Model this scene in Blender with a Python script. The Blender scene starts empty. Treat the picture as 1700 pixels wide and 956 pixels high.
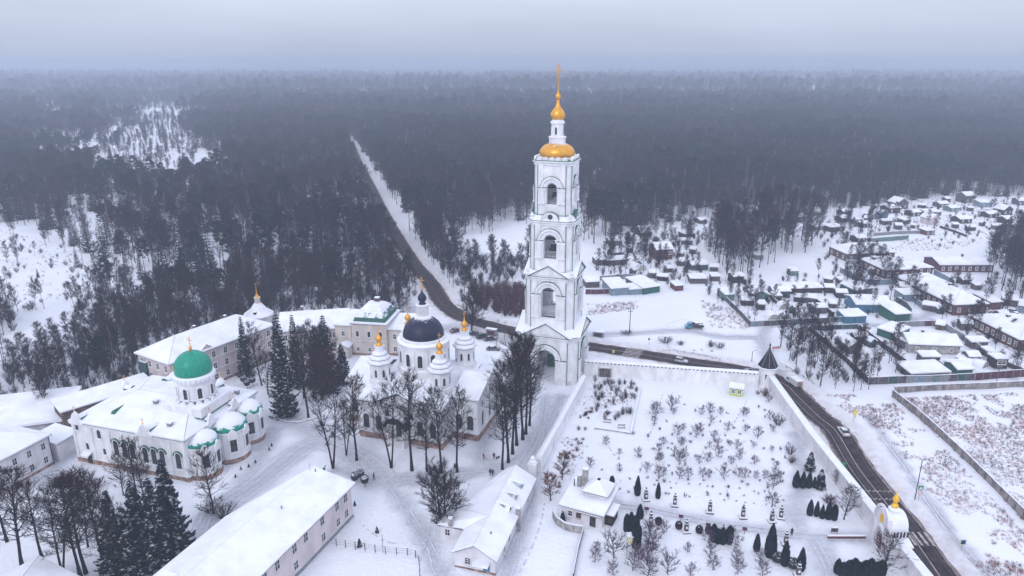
import bpy, math, random
import numpy as np
from mathutils import Vector, Matrix
sc = bpy.context.scene
COL = sc.collection
# ------------------------------------------------------------------ camera, world, sun, exposure
CAMH = 89.0
FPX = 1200.0
PITCH = math.atan(378 / FPX)
cam_data = bpy.data.cameras.new('camera'); cam = bpy.data.objects.new('camera', cam_data); COL.objects.link(cam)
cam.location = (0, 0, CAMH); cam.rotation_euler = (math.pi / 2 - PITCH, 0, 0)
cam_data.sensor_width = 36.0; cam_data.lens = 36.0 * FPX / 1700.0
cam_data.clip_start = 0.5; cam_data.clip_end = 30000
sc.camera = cam
world = bpy.data.worlds.new('World'); sc.world = world; world.use_nodes = True
wn = world.node_tree.nodes; wl = world.node_tree.links; wn.clear()
SUN_EL = math.radians(38); SUN_AZ = math.radians(205)
sky = wn.new('ShaderNodeTexSky'); sky.sky_type = 'NISHITA'; sky.sun_disc = False
sky.sun_elevation = SUN_EL; sky.sun_rotation = SUN_AZ; sky.air_density = 1.0; sky.dust_density = 4.0; sky.ozone_density = 2.0
bgs = wn.new('ShaderNodeBackground'); bgs.inputs[1].default_value = 0.05; wl.new(sky.outputs[0], bgs.inputs[0])
# closed winter overcast in front of that sky: an even pale cloud deck, a little brighter overhead
tc = wn.new('ShaderNodeTexCoord'); sep = wn.new('ShaderNodeSeparateXYZ'); wl.new(tc.outputs['Generated'], sep.inputs[0])
ramp = wn.new('ShaderNodeValToRGB'); wl.new(sep.outputs[2], ramp.inputs[0])
ramp.color_ramp.elements[0].position = 0.0; ramp.color_ramp.elements[0].color = (0.40, 0.45, 0.58, 1)
ramp.color_ramp.elements[1].position = 1.0; ramp.color_ramp.elements[1].color = (0.86, 0.93, 1.14, 1)
e = ramp.color_ramp.elements.new(0.075); e.color = (0.57, 0.63, 0.77, 1)
e = ramp.color_ramp.elements.new(0.3); e.color = (0.86, 0.89, 1.06, 1)
nz = wn.new('ShaderNodeTexNoise'); nz.inputs['Scale'].default_value = 2.2; nz.inputs['Detail'].default_value = 3
mpw = wn.new('ShaderNodeMapping'); mpw.inputs['Scale'].default_value = (1, 1, 6); wl.new(tc.outputs['Generated'], mpw.inputs[0]); wl.new(mpw.outputs[0], nz.inputs[0])
mr = wn.new('ShaderNodeMapRange'); mr.inputs['From Min'].default_value = 0.3; mr.inputs['From Max'].default_value = 0.7
mr.inputs['To Min'].default_value = 0.92; mr.inputs['To Max'].default_value = 1.06; wl.new(nz.outputs[0], mr.inputs[0])
mm = wn.new('ShaderNodeVectorMath'); mm.operation = 'SCALE'; wl.new(ramp.outputs[0], mm.inputs[0]); wl.new(mr.outputs[0], mm.inputs['Scale'])
bgc = wn.new('ShaderNodeBackground'); bgc.inputs[1].default_value = 0.92; wl.new(mm.outputs[0], bgc.inputs[0])
mixw = wn.new('ShaderNodeMixShader'); mixw.inputs[0].default_value = 0.94
wl.new(bgs.outputs[0], mixw.inputs[1]); wl.new(bgc.outputs[0], mixw.inputs[2])
wo = wn.new('ShaderNodeOutputWorld'); wl.new(mixw.outputs[0], wo.inputs[0])
sun_data = bpy.data.lights.new('sun', 'SUN'); sun_data.energy = 0.7; sun_data.angle = math.radians(28); sun_data.color = (1.0, 0.96, 0.93)
sun = bpy.data.objects.new('sun', sun_data); COL.objects.link(sun)
sd = Vector((math.sin(SUN_AZ) * math.cos(SUN_EL), math.cos(SUN_AZ) * math.cos(SUN_EL), math.sin(SUN_EL)))
sun.rotation_euler = sd.to_track_quat('Z', 'Y').to_euler(); sun.location = (0, 0, 300)
sc.view_settings.view_transform = 'Standard'; sc.view_settings.look = 'None'; sc.view_settings.exposure = 0.43; sc.view_settings.gamma = 1.0
sc.view_settings.use_curve_mapping = False
cy = sc.cycles
cy.use_denoising = True
try: cy.denoiser = 'OPENIMAGEDENOISE'
except Exception: pass
cy.max_bounces = 5; cy.diffuse_bounces = 3; cy.glossy_bounces = 2; cy.transmission_bounces = 2; cy.volume_bounces = 2; cy.transparent_max_bounces = 8
cy.use_light_tree = False
cy.caustics_reflective = False; cy.caustics_refractive = False

# ------------------------------------------------------------------ helpers
R = random.Random(7)
rad = math.radians
def G(px, py, h=0.0):
    """the point of the place (at height h) that stands under this point of the survey picture"""
    u = (px - 850) / FPX; v = (py - 478) / FPX
    t = (CAMH - h) / (math.sin(PITCH) + v * math.cos(PITCH))
    return (u * t, (math.cos(PITCH) - v * math.sin(PITCH)) * t)

def snow_nodes(nt):
    pass

MATS = {}
def mat(name, col, rough=0.8, var=0.12, scale=1.5, snow=0.0, metal=0.0, bump=0.0, bscale=8.0, edge=0.45, col2=None, spec=0.3, patch=0.5):
    """snow: how much snow lies on the faces that look up (0 none, 1 full cover)"""
    if name in MATS: return MATS[name]
    m = bpy.data.materials.new(name); m.use_nodes = True
    nt = m.node_tree; n = nt.nodes; l = nt.links
    b = n['Principled BSDF']; b.inputs['Roughness'].default_value = rough; b.inputs['Metallic'].default_value = metal
    b.inputs['Specular IOR Level'].default_value = 0.0 if name.split('_')[0] in ('twigs', 'bark', 'birch', 'pine', 'needles', 'thuja', 'plum', 'weeds', 'snow', 'coat', 'dark') else spec
    geo = n.new('ShaderNodeNewGeometry')
    no = n.new('ShaderNodeTexNoise'); no.inputs['Scale'].default_value = scale; no.inputs['Detail'].default_value = 4
    if 'wall' in name or 'fence' in name:
        mp = n.new('ShaderNodeMapping'); mp.inputs['Scale'].default_value = (1, 1, .5); l.new(geo.outputs['Position'], mp.inputs[0]); l.new(mp.outputs[0], no.inputs['Vector'])
    else: l.new(geo.outputs['Position'], no.inputs['Vector'])
    mx = n.new('ShaderNodeMix'); mx.data_type = 'RGBA'
    c2 = col2 if col2 else tuple(c * (1 - 2 * var) for c in col)
    c1 = tuple(min(1, c * (1 + var)) for c in col) if not col2 else col
    mx.inputs[6].default_value = (*c2, 1); mx.inputs[7].default_value = (*c1, 1)
    mrg = n.new('ShaderNodeMapRange'); mrg.inputs[1].default_value = 0.35; mrg.inputs[2].default_value = 0.65
    l.new(no.outputs[0], mrg.inputs[0]); l.new(mrg.outputs[0], mx.inputs[0])
    out = mx.outputs[2]
    if bump > 0:
        nb = n.new('ShaderNodeTexNoise'); nb.inputs['Scale'].default_value = bscale; nb.inputs['Detail'].default_value = 5
        l.new(geo.outputs['Position'], nb.inputs['Vector'])
        bp = n.new('ShaderNodeBump'); bp.inputs['Strength'].default_value = bump; bp.inputs['Distance'].default_value = 0.2
        l.new(nb.outputs[0], bp.inputs['Height']); l.new(bp.outputs[0], b.inputs['Normal'])
    if snow > 0:
        sx = n.new('ShaderNodeSeparateXYZ'); l.new(geo.outputs['Normal'], sx.inputs[0])
        ns = n.new('ShaderNodeTexNoise'); ns.inputs['Scale'].default_value = patch; ns.inputs['Detail'].default_value = 5
        l.new(geo.outputs['Position'], ns.inputs['Vector'])
        # f = smoothstep(nz + (noise-.5)*k - edge)
        ma = n.new('ShaderNodeMath'); ma.operation = 'MULTIPLY_ADD'; l.new(ns.outputs[0], ma.inputs[0])
        ma.inputs[1].default_value = 1.6 * (1.15 - snow); ma.inputs[2].default_value = -0.8 * (1.15 - snow)
        ad = n.new('ShaderNodeMath'); ad.operation = 'ADD'; l.new(sx.outputs[2], ad.inputs[0]); l.new(ma.outputs[0], ad.inputs[1])
        m2 = n.new('ShaderNodeMapRange'); m2.interpolation_type = 'SMOOTHSTEP'
        m2.inputs[1].default_value = edge + 0.25 * (1 - snow); m2.inputs[2].default_value = edge + 0.12 + 0.25 * (1 - snow)
        l.new(ad.outputs[0], m2.inputs[0])
        ms = n.new('ShaderNodeMix'); ms.data_type = 'RGBA'; l.new(m2.outputs[0], ms.inputs[0]); l.new(out, ms.inputs[6])
        ms.inputs[7].default_value = (*SNOW, 1); out = ms.outputs[2]
        mr2 = n.new('ShaderNodeMapRange'); l.new(m2.outputs[0], mr2.inputs[0]); mr2.inputs[3].default_value = rough; mr2.inputs[4].default_value = 0.9
        l.new(mr2.outputs[0], b.inputs['Roughness'])
        if metal > 0:
            mr3 = n.new('ShaderNodeMapRange'); l.new(m2.outputs[0], mr3.inputs[0]); mr3.inputs[3].default_value = metal; mr3.inputs[4].default_value = 0.0
            l.new(mr3.outputs[0], b.inputs['Metallic'])
    l.new(out, b.inputs['Base Color'])
    MATS[name] = m
    return m
SNOW = (0.84, 0.86, 0.92)
def M(k): return MATS[k]
mat('roof_snow', SNOW, 0.9, 0.045, 0.30, bump=0.35, bscale=0.9)
mat('wall_snow', SNOW, 0.9, 0.03, 0.5)
mat('white_wall', (0.82, 0.82, 0.84), 0.85, 0.07, 0.6, snow=0.95, edge=0.5)
mat('old_white_wall', (0.72, 0.70, 0.73), 0.85, 0.09, 0.5, snow=0.95, edge=0.5)
mat('pink_wall', (0.66, 0.57, 0.58), 0.85, 0.07, 0.4, snow=0.9, edge=0.5)
mat('pale_pink_wall', (0.62, 0.53, 0.54), 0.85, 0.08, 0.4, snow=0.9, edge=0.5)
mat('cream_wall', (0.62, 0.56, 0.51), 0.85, 0.08, 0.4, snow=0.9, edge=0.5)
mat('grey_wall', (0.42, 0.40, 0.41), 0.85, 0.15, 0.6, snow=0.9, edge=0.5)
mat('brick_wall', (0.125, 0.052, 0.05), 0.85, 0.2, 1.2, snow=0.9, edge=0.5)
mat('brown_brick', (0.15, 0.10, 0.085), 0.9, 0.3, 1.0, snow=0.8, edge=0.5)
mat('plinth', (0.36, 0.24, 0.19), 0.9, 0.3, 0.8, snow=0.9, edge=0.5)
mat('dark_wood', (0.06, 0.045, 0.045), 0.85, 0.3, 1.5, snow=0.95, edge=0.5)
mat('grey_wood', (0.11, 0.095, 0.10), 0.85, 0.3, 1.5, snow=0.95, edge=0.5)
mat('red_wood', (0.14, 0.045, 0.045), 0.8, 0.2, 1.5, snow=0.95, edge=0.5)
mat('green_paint', (0.02, 0.12, 0.09), 0.6, 0.2, 1.5, snow=0.95, edge=0.5)
mat('teal_paint', (0.04, 0.10, 0.10), 0.6, 0.2, 1.5, snow=0.95, edge=0.5)
mat('pale_green_paint', (0.14, 0.23, 0.21), 0.6, 0.2, 1.5, snow=0.95, edge=0.5)
mat('blue_paint', (0.05, 0.17, 0.27), 0.6, 0.15, 1.5, snow=0.95, edge=0.5)
mat('pale_blue_paint', (0.20, 0.28, 0.34), 0.6, 0.15, 1.5, snow=0.95, edge=0.5)
mat('maroon_paint', (0.10, 0.03, 0.045), 0.6, 0.2, 1.5, snow=0.95, edge=0.5)
mat('green_pipe', (0.03, 0.14, 0.09), 0.5, 0.1, 1.5)
mat('green_roof', (0.004, 0.30, 0.20), 0.35, 0.1, 2.0, snow=0.74, edge=0.36, patch=1.3)
mat('green_roof_bare', (0.003, 0.30, 0.19), 0.35, 0.1, 2.0, snow=0.5, edge=0.97, patch=0.9)
mat('green_snowy', (0.015, 0.11, 0.08), 0.5, 0.1, 2.0, snow=0.85, edge=0.42, patch=0.7)
mat('gold', (0.82, 0.40, 0.045), 0.32, 0.08, 3.0, snow=0.3, edge=1.25, metal=0.55, patch=0.6)
mat('gold_snowy', (0.82, 0.39, 0.045), 0.32, 0.08, 3.0, snow=0.6, edge=0.80, metal=0.55, patch=0.6)
mat('gilt_bright', (1.0, 0.56, 0.03), 0.35, 0.05, 3.0, metal=0.3)
mat('black_dome', (0.007, 0.010, 0.045), 0.4, 0.3, 3.0, snow=0.30, edge=0.80, patch=3.0)
mat('dark_metal', (0.03, 0.03, 0.035), 0.5, 0.2, 3.0, snow=0.8, edge=0.6)
mat('iron', (0.05, 0.045, 0.045), 0.6, 0.2, 3.0)
mat('grey_metal', (0.25, 0.26, 0.28), 0.5, 0.15, 2.0, snow=0.8, edge=0.6)
mat('glass', (0.022, 0.024, 0.032), 0.15, 0.2, 0.7, spec=0.5)
mat('frame_white', (0.75, 0.75, 0.77), 0.7, 0.05, 2.0)
mat('frame_dark', (0.10, 0.09, 0.09), 0.7, 0.1, 2.0)
mat('bronze', (0.025, 0.022, 0.024), 0.5, 0.2, 5.0, snow=0.6, edge=0.6)
mat('granite', (0.10, 0.07, 0.075), 0.4, 0.3, 5.0, snow=0.9, edge=0.5)
mat('concrete', (0.38, 0.36, 0.35), 0.9, 0.2, 1.0, snow=0.95, edge=0.5)
mat('fence_concrete', (0.27, 0.24, 0.235), 0.9, 0.25, 0.8, snow=0.9, edge=0.5)
mat('asphalt_dummy', (0.05, 0.045, 0.05), 0.8)
mat('bark', (0.028, 0.020, 0.023), 0.9, 0.3, 1.5, snow=0.35, edge=0.75, patch=1.0)
mat('twigs', (0.032, 0.017, 0.020), 0.9, 0.25, 0.35)
mat('twigs_wood', (0.050, 0.030, 0.042), 0.9, 0.3, 0.03)
mat('twigs_red', (0.085, 0.022, 0.036), 0.9, 0.25, 0.35)
mat('twigs_orange', (0.20, 0.10, 0.07), 0.9, 0.25, 0.35)
mat('twigs_frost', (0.16, 0.13, 0.17), 0.9, 0.3, 0.35)
mat('birch_bark', (0.30, 0.28, 0.30), 0.9, 0.35, 2.5)
mat('pine_bark', (0.14, 0.075, 0.05), 0.9, 0.3, 1.5)
mat('needles', (0.006, 0.016, 0.023), 0.9, 0.25, 0.3, snow=0.30, edge=0.86, patch=1.1)
mat('needles_bare', (0.007, 0.022, 0.024), 0.9, 0.3, 0.12, snow=0.1, edge=0.95, patch=0.8)
mat('thuja_leaves', (0.010, 0.024, 0.032), 0.9, 0.25, 0.8, snow=0.5, edge=0.62, patch=2.2)
mat('plum_leaves', (0.05, 0.022, 0.05), 0.9, 0.25, 0.8, snow=0.3, edge=0.8, patch=1.6)
mat('weeds', (0.42, 0.21, 0.18), 0.9, 0.35, 0.1, col2=(0.22, 0.11, 0.11))
mat('weeds_dark', (0.10, 0.06, 0.07), 0.9, 0.35, 0.1)
mat('rubber', (0.02, 0.02, 0.02), 0.8)
mat('car_glass', (0.02, 0.022, 0.028), 0.08, 0.0, spec=0.6)
mat('headlight_glass', (0.7, 0.7, 0.68), 0.2)
mat('tail_light', (0.4, 0.02, 0.02), 0.3)

class MB:
    """collects shapes, builds ONE mesh object"""
    def __init__(s): s.v = []; s.f = []; s.m = []; s.mats = []; s.cur = 0
    def mat(s, name):
        if name not in s.mats: s.mats.append(name)
        s.cur = s.mats.index(name); return s
    def add(s, vs, fs):
        o = len(s.v); s.v += [tuple(map(float, p)) for p in vs]
        for f in fs: s.f.append(tuple(i + o for i in f)); s.m.append(s.cur)
    def box(s, cx, cy, z0, sx, sy, h, rot=0.0, taper=1.0):
        c, n = math.cos(rot), math.sin(rot); vs = []
        for k, z in ((1.0, z0), (taper, z0 + h)):
            for ax, ay in ((-1, -1), (1, -1), (1, 1), (-1, 1)):
                x = ax * sx / 2 * k; y = ay * sy / 2 * k; vs.append((cx + x * c - y * n, cy + x * n + y * c, z))
        s.add(vs, [(3, 2, 1, 0), (4, 5, 6, 7), (0, 1, 5, 4), (1, 2, 6, 5), (2, 3, 7, 6), (3, 0, 4, 7)]); return s
    def prism(s, poly, z0, z1, scale=1.0):
        n = len(poly); cx = sum(p[0] for p in poly) / n; cy = sum(p[1] for p in poly) / n
        vs = [(x, y, z0) for x, y in poly] + [(cx + (x - cx) * scale, cy + (y - cy) * scale, z1) for x, y in poly]
        s.add(vs, [tuple(range(n))[::-1], tuple(range(n, 2 * n))] + [(i, (i + 1) % n, n + (i + 1) % n, n + i) for i in range(n)]); return s
    def lathe(s, prof, seg=16, cx=0, cy=0, a0=0.0, square=False):
        """prof: [(r,z)...] bottom to top"""
        vs = []; fs = []
        for r, z in prof:
            for k in range(seg):
                a = a0 + 2 * math.pi * k / seg; vs.append((cx + r * math.cos(a), cy + r * math.sin(a), z))
        for j in range(len(prof) - 1):
            for k in range(seg):
                k2 = (k + 1) % seg; fs.append((j * seg + k, j * seg + k2, (j + 1) * seg + k2, (j + 1) * seg + k))
        fs.append(tuple(range(seg))[::-1]); fs.append(tuple((len(prof) - 1) * seg + k for k in range(seg)))
        s.add(vs, fs); return s
    def tube(s, p0, p1, r0, r1=None, seg=6, cap=True):
        r1 = r0 if r1 is None else r1
        p0 = Vector(p0); p1 = Vector(p1); d = (p1 - p0)
        if d.length < 1e-6: return s
        q = d.to_track_quat('Z', 'Y'); vs = []
        for p, r in ((p0, r0), (p1, r1)):
            for k in range(seg):
                a = 2 * math.pi * k / seg; vs.append(p + q @ Vector((r * math.cos(a), r * math.sin(a), 0)))
        fs = [(k, (k + 1) % seg, seg + (k + 1) % seg, seg + k) for k in range(seg)]
        if cap: fs += [tuple(range(seg))[::-1], tuple(range(seg, 2 * seg))]
        s.add(vs, fs); return s
    def poly3(s, pts, thick=0.0):
        """a slab: polygon in space, pushed down by thick"""
        n = len(pts); vs = list(pts)
        if thick:
            vs += [(p[0], p[1], p[2] - thick) for p in pts]
            s.add(vs, [tuple(range(n)), tuple(range(n, 2 * n))[::-1]] + [(i, i + n, (i + 1) % n + n, (i + 1) % n) for i in range(n)])
        else: s.add(vs, [tuple(range(n))])
        return s
    def extr(s, prof, frame, depth):
        """prof 2d (u,z) polygon stood up: frame=(origin(x,y), angle) u runs along angle, depth goes to outward normal"""
        (ox, oy), a = frame; ux, uy = math.cos(a), math.sin(a); nx, ny = math.sin(a), -math.cos(a); n = len(prof)
        vs = [(ox + u * ux, oy + u * uy, z) for u, z in prof] + [(ox + u * ux + nx * depth, oy + u * uy + ny * depth, z) for u, z in prof]
        s.add(vs, [tuple(range(n))[::-1], tuple(range(n, 2 * n))] + [(i, (i + 1) % n, n + (i + 1) % n, n + i) for i in range(n)]); return s
    def mesh(s, name, smooth=False):
        me = bpy.data.meshes.new(name); me.from_pydata(s.v, [], s.f)
        for k in s.mats: me.materials.append(MATS[k])
        if len(s.mats) > 1: me.polygons.foreach_set('material_index', s.m)
        if smooth: me.polygons.foreach_set('use_smooth', [True] * len(s.f))
        me.update(); return me
    def build(s, name, parent=None, smooth=False, label=None):
        o = bpy.data.objects.new(name, s.mesh(name, smooth)); COL.objects.link(o)
        if parent is not None: o.parent = parent
        if label: o['label'] = label
        return o
def nb(k): return MB().mat(k)
def fixnormals(me):
    import bmesh
    b = bmesh.new(); b.from_mesh(me); bmesh.ops.recalc_face_normals(b, faces=b.faces); b.to_mesh(me); b.free()
def tag(o, label=None, cat=None, group=None, kind=None):
    if label: o['label'] = label
    if cat: o['category'] = cat
    if group: o['group'] = group
    if kind: o['kind'] = kind
    return o
def thing(name, label, cat, loc=(0, 0), rot=0.0, group=None, z=0.0):
    o = bpy.data.objects.new(name, None); COL.objects.link(o); o.empty_display_size = 0.5
    o.location = (loc[0], loc[1], z); o.rotation_euler = (0, 0, rot); return tag(o, label, cat, group)
def inst(name, me, parent=None, loc=(0, 0, 0), rot=0.0, scale=None):
    o = bpy.data.objects.new(name, me); COL.objects.link(o)
    if parent is not None: o.parent = parent
    o.location = loc; o.rotation_euler = (0, 0, rot)
    if scale: o.scale = scale if isinstance(scale, tuple) else (scale,) * 3
    return o
def copy_thing(root, loc, rot, label=None, z=None):
    r = root.copy(); COL.objects.link(r); r.location = (loc[0], loc[1], root.location.z if z is None else z); r.rotation_euler = (0, 0, rot)
    if label: r['label'] = label
    for ch in root.children:
        c = ch.copy(); COL.objects.link(c); c.parent = r
        for g in ch.children:
            d = g.copy(); COL.objects.link(d); d.parent = c
    return r
# ------------------------------------------------------------------ ground
def seglist(pts): return [(pts[i], pts[i + 1]) for i in range(len(pts) - 1)]
def dist_poly(X, Y, pts):
    d = np.full(X.shape, 1e9)
    for (ax, ay), (bx, by) in seglist(pts):
        vx, vy = bx - ax, by - ay; L = vx * vx + vy * vy + 1e-9
        t = np.clip(((X - ax) * vx + (Y - ay) * vy) / L, 0, 1)
        d = np.minimum(d, np.hypot(X - ax - t * vx, Y - ay - t * vy))
    return d
def smooth_line(pts, n=8):
    out = []; P = [pts[0]] + list(pts) + [pts[-1]]
    for i in range(1, len(P) - 2):
        for k in range(n):
            t = k / n; p = []
            for c in range(2):
                a, b, cc, d = P[i - 1][c], P[i][c], P[i + 1][c], P[i + 2][c]
                p.append(0.5 * (2 * b + (cc - a) * t + (2 * a - 5 * b + 4 * cc - d) * t * t + (3 * b - a - 3 * cc + d) * t ** 3))
            out.append(tuple(p))
    out.append(P[-2]); return out
def vnoise(X, Y, s, seed=0):
    """value noise, numpy"""
    x = X / s; y = Y / s; xi = np.floor(x).astype(np.int64); yi = np.floor(y).astype(np.int64); fx = x - xi; fy = y - yi
    fx = fx * fx * (3 - 2 * fx); fy = fy * fy * (3 - 2 * fy)
    def hsh(a, b):
        h = (a * 374761393 + b * 668265263 + seed * 1442695040) & 0x7fffffff
        h = ((h ^ (h >> 13)) * 1274126177) & 0x7fffffff
        return ((h ^ (h >> 16)) & 0xffff) / 65535.0
    return (hsh(xi, yi) * (1 - fx) + hsh(xi + 1, yi) * fx) * (1 - fy) + (hsh(xi, yi + 1) * (1 - fx) + hsh(xi + 1, yi + 1) * fx) * fy
road_px = [(560, 175), (566, 190), (574, 213), (592, 262), (611, 300), (635, 350), (663, 400), (689, 440), (715, 470), (733, 500), (757, 521), (780, 531), (805, 538), (853, 550),
           (920, 565), (985, 576), (1060, 587), (1140, 600), (1200, 609), (1250, 618), (1280, 627), (1306, 640), (1327, 660), (1358, 690), (1389, 717), (1428, 780), (1464, 823), (1507, 880), (1558, 953)]
road_px = [p for p in road_px if p not in ((1464, 823),)]
road_w = [G(*p) for p in road_px]
e0 = road_w[0]; e1 = road_w[-1]; e2 = road_w[-2]
road_w = [(e0[0] - 450, e0[1] + 1200)] + road_w + [(e1[0] + (e1[0] - e2[0]) * 5, e1[1] + (e1[1] - e2[1]) * 5)]
road_line = smooth_line(road_w, 8)
paths = {  # trodden and swept snow, centre lines and widths
    'yard': ([(640, 800), (600, 760), (540, 735), (500, 745), (430, 800), (360, 850), (330, 900), (250, 956)], 4.5),
    'yard2': ([(470, 690), (510, 710), (560, 735), (600, 770)], 5.0),
    'yard3': ([(455, 715), (420, 780), (380, 830)], 3.0),
    'cross': ([(560, 780), (620, 793), (700, 790), (780, 782), (830, 775), (860, 760)], 2.2),
    'east': ([(905, 660), (900, 700), (880, 745), (850, 790), (820, 775), (800, 745), (830, 700), (870, 680)], 3.0),
    'south': ([(640, 793), (665, 830), (690, 870), (715, 915), (735, 956)], 2.6),
    'south2': ([(790, 785), (740, 800), (690, 800), (640, 795)], 2.2),
    'garden': ([(1022, 838), (1100, 850), (1180, 868), (1260, 880), (1340, 890), (1430, 893)], 2.4),
    'garden2': ([(1350, 895), (1370, 930), (1385, 975)], 3.2),
    'garden3': ([(1320, 720), (1330, 790), (1320, 850), (1330, 880)], 2.5),
    'track': ([(1290, 620), (1270, 580), (1265, 555), (1290, 535), (1340, 538), (1420, 540), (1500, 538), (1545, 520), (1570, 500)], 2.8),
    'track2': ([(985, 555), (1060, 552), (1130, 548), (1200, 558), (1262, 560)], 3.0),
    'track3': ([(1545, 530), (1600, 560), (1640, 600), (1700, 640)], 2.5),
    'lot': ([(700, 550), (760, 545), (810, 560), (850, 565)], 5.0),
    'lot2': ([(660, 495), (690, 520), (720, 550)], 4.0),
    'verge': ([(1440, 690), (1500, 770), (1560, 860), (1640, 956)], 1.6),
    'west': ([(120, 730), (100, 770), (60, 805)], 3.0),
    'lane': ([(930, 660), (905, 720), (890, 790), (870, 860), (840, 956)], 2.5),
}
def make_ground():
    def axis(lo, a, b, hi, s, g):
        mid = list(np.arange(a, b, s)); up = []; x = b; st = s
        while x < hi: up.append(x); st *= g; x += st
        up.append(hi); dn = []; x = a - s; st = s
        while x > lo: dn.append(x); st *= g; x -= st
        dn.append(lo); return np.array(dn[::-1] + mid + up)
    xs = axis(-7000, -120, 150, 7000, 1.1, 1.045); ys = axis(-300, 98, 270, 12000, 1.1, 1.022)
    X, Y = np.meshgrid(xs, ys); nx, ny = len(xs), len(ys)
    dr = dist_poly(X, Y, road_line)
    far = np.clip((np.hypot(X, Y) - 400) / 500, 0, 1)
    Z = (vnoise(X, Y, 9, 1) - .5) * 0.30 + (vnoise(X, Y, 3.1, 2) - .5) * 0.16 + (vnoise(X, Y, 1.6, 3) - .5) * 0.06
    trod = np.zeros(X.shape)
    for k, (pp, w) in paths.items():
        d = dist_poly(X, Y, smooth_line([G(*p) for p in pp], 4)) + (vnoise(X, Y, 2.2, 5) - .5) * 1.8
        trod = np.maximum(trod, np.clip(1.25 - d / w, 0, 1))
    Z = Z * (1 - .6 * trod) - 0.07 * trod
    side = (vnoise(X, Y, 7, 8) - .5) * 1.6
    bank = np.exp(-((dr - 6.3 + side) / 0.9) ** 2) * 0.8 * (0.5 + vnoise(X, Y, 3, 9))
    Z = Z + bank * (1 - far)
    flat = np.clip((dr - 4.2) / 1.6, 0, 1)
    Z = Z * flat - 0.06 * (1 - flat)
    dirt = np.clip(1.35 - (dr + side * 0.9) / 6.0, 0, 1) ** 0.8
    dirt2 = np.clip(1.3 - dr / 9, 0, 1) * .6
    dirt = np.maximum(dirt, dirt2)
    v = np.stack([X, Y, Z], -1).reshape(-1, 3)
    idx = np.arange(nx * ny).reshape(ny, nx)
    f = np.stack([idx[:-1, :-1], idx[:-1, 1:], idx[1:, 1:], idx[1:, :-1]], -1).reshape(-1, 4)
    me = bpy.data.meshes.new('snowy_ground'); me.vertices.add(len(v)); me.vertices.foreach_set('co', v.ravel())
    me.loops.add(len(f) * 4); me.loops.foreach_set('vertex_index', f.ravel().astype(np.int32))
    me.polygons.add(len(f)); me.polygons.foreach_set('loop_start', np.arange(0, len(f) * 4, 4, dtype=np.int32))
    me.polygons.foreach_set('use_smooth', np.ones(len(f), dtype=bool)); me.update()
    for nm, a in (('trod', trod), ('dirt', dirt)):
        at = me.attributes.new(nm, 'FLOAT', 'POINT'); at.data.foreach_set('value', a.ravel().astype(np.float32))
    m = bpy.data.materials.new('ground_snow'); m.use_nodes = True; n = m.node_tree.nodes; l = m.node_tree.links
    b = n['Principled BSDF']; b.inputs['Roughness'].default_value = 0.9; b.inputs['Specular IOR Level'].default_value = 0.2
    geo = n.new('ShaderNodeNewGeometry')
    def noise(s, d=5):
        q = n.new('ShaderNodeTexNoise'); q.inputs['Scale'].default_value = s; q.inputs['Detail'].default_value = d; l.new(geo.outputs['Position'], q.inputs['Vector']); return q.outputs[0]
    def mix(fac, a, c):
        q = n.new('ShaderNodeMix'); q.data_type = 'RGBA'
        l.new(fac, q.inputs[0])
        for i, w in ((6, a), (7, c)):
            if isinstance(w, tuple): q.inputs[i].default_value = (*w, 1)
            else: l.new(w, q.inputs[i])
        return q.outputs[2]
    def mrange(src, a, c, lo=0, hi=1):
        q = n.new('ShaderNodeMapRange'); q.inputs[1].default_value = a; q.inputs[2].default_value = c; q.inputs[3].default_value = lo; q.inputs[4].default_value = hi; l.new(src, q.inputs[0]); return q.outputs[0]
    def math_(op, a, c):
        q = n.new('ShaderNodeMath'); q.operation = op
        for i, w in ((0, a), (1, c)):
            if isinstance(w, (int, float)): q.inputs[i].default_value = w
            else: l.new(w, q.inputs[i])
        return q.outputs[0]
    at1 = n.new('ShaderNodeAttribute'); at1.attribute_name = 'trod'
    at2 = n.new('ShaderNodeAttribute'); at2.attribute_name = 'dirt'
    c = mix(mrange(noise(0.06, 3), 0.35, 0.65), (0.80, 0.82, 0.88), SNOW)
    c = mix(mrange(noise(0.9), 0.56, 0.72, 0, 0.25), c, (0.62, 0.62, 0.70))
    tf = math_('MULTIPLY', at1.outputs['Fac'], mrange(noise(0.8), 0.3, 0.6, 0.35, 0.9))
    c = mix(tf, c, (0.58, 0.60, 0.67))
    df = math_('MULTIPLY', at2.outputs['Fac'], mrange(noise(0.45), 0.25, 0.7, 0.25, 1.0))
    c = mix(df, c, (0.42, 0.355, 0.35))
    l.new(c, b.inputs['Base Color'])
    bp = n.new('ShaderNodeBump'); bp.inputs['Strength'].default_value = 0.8; bp.inputs['Distance'].default_value = 0.35
    l.new(math_('ADD', noise(1.2), math_('MULTIPLY', noise(4.0, 5), math_('ADD', math_('MULTIPLY', at1.outputs['Fac'], 2.0), 0.4))), bp.inputs['Height']); l.new(bp.outputs[0], b.inputs['Normal'])
    me.materials.append(m)
    o = bpy.data.objects.new('snowy_ground', me); COL.objects.link(o); tag(o, kind='structure')
make_ground()

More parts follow.
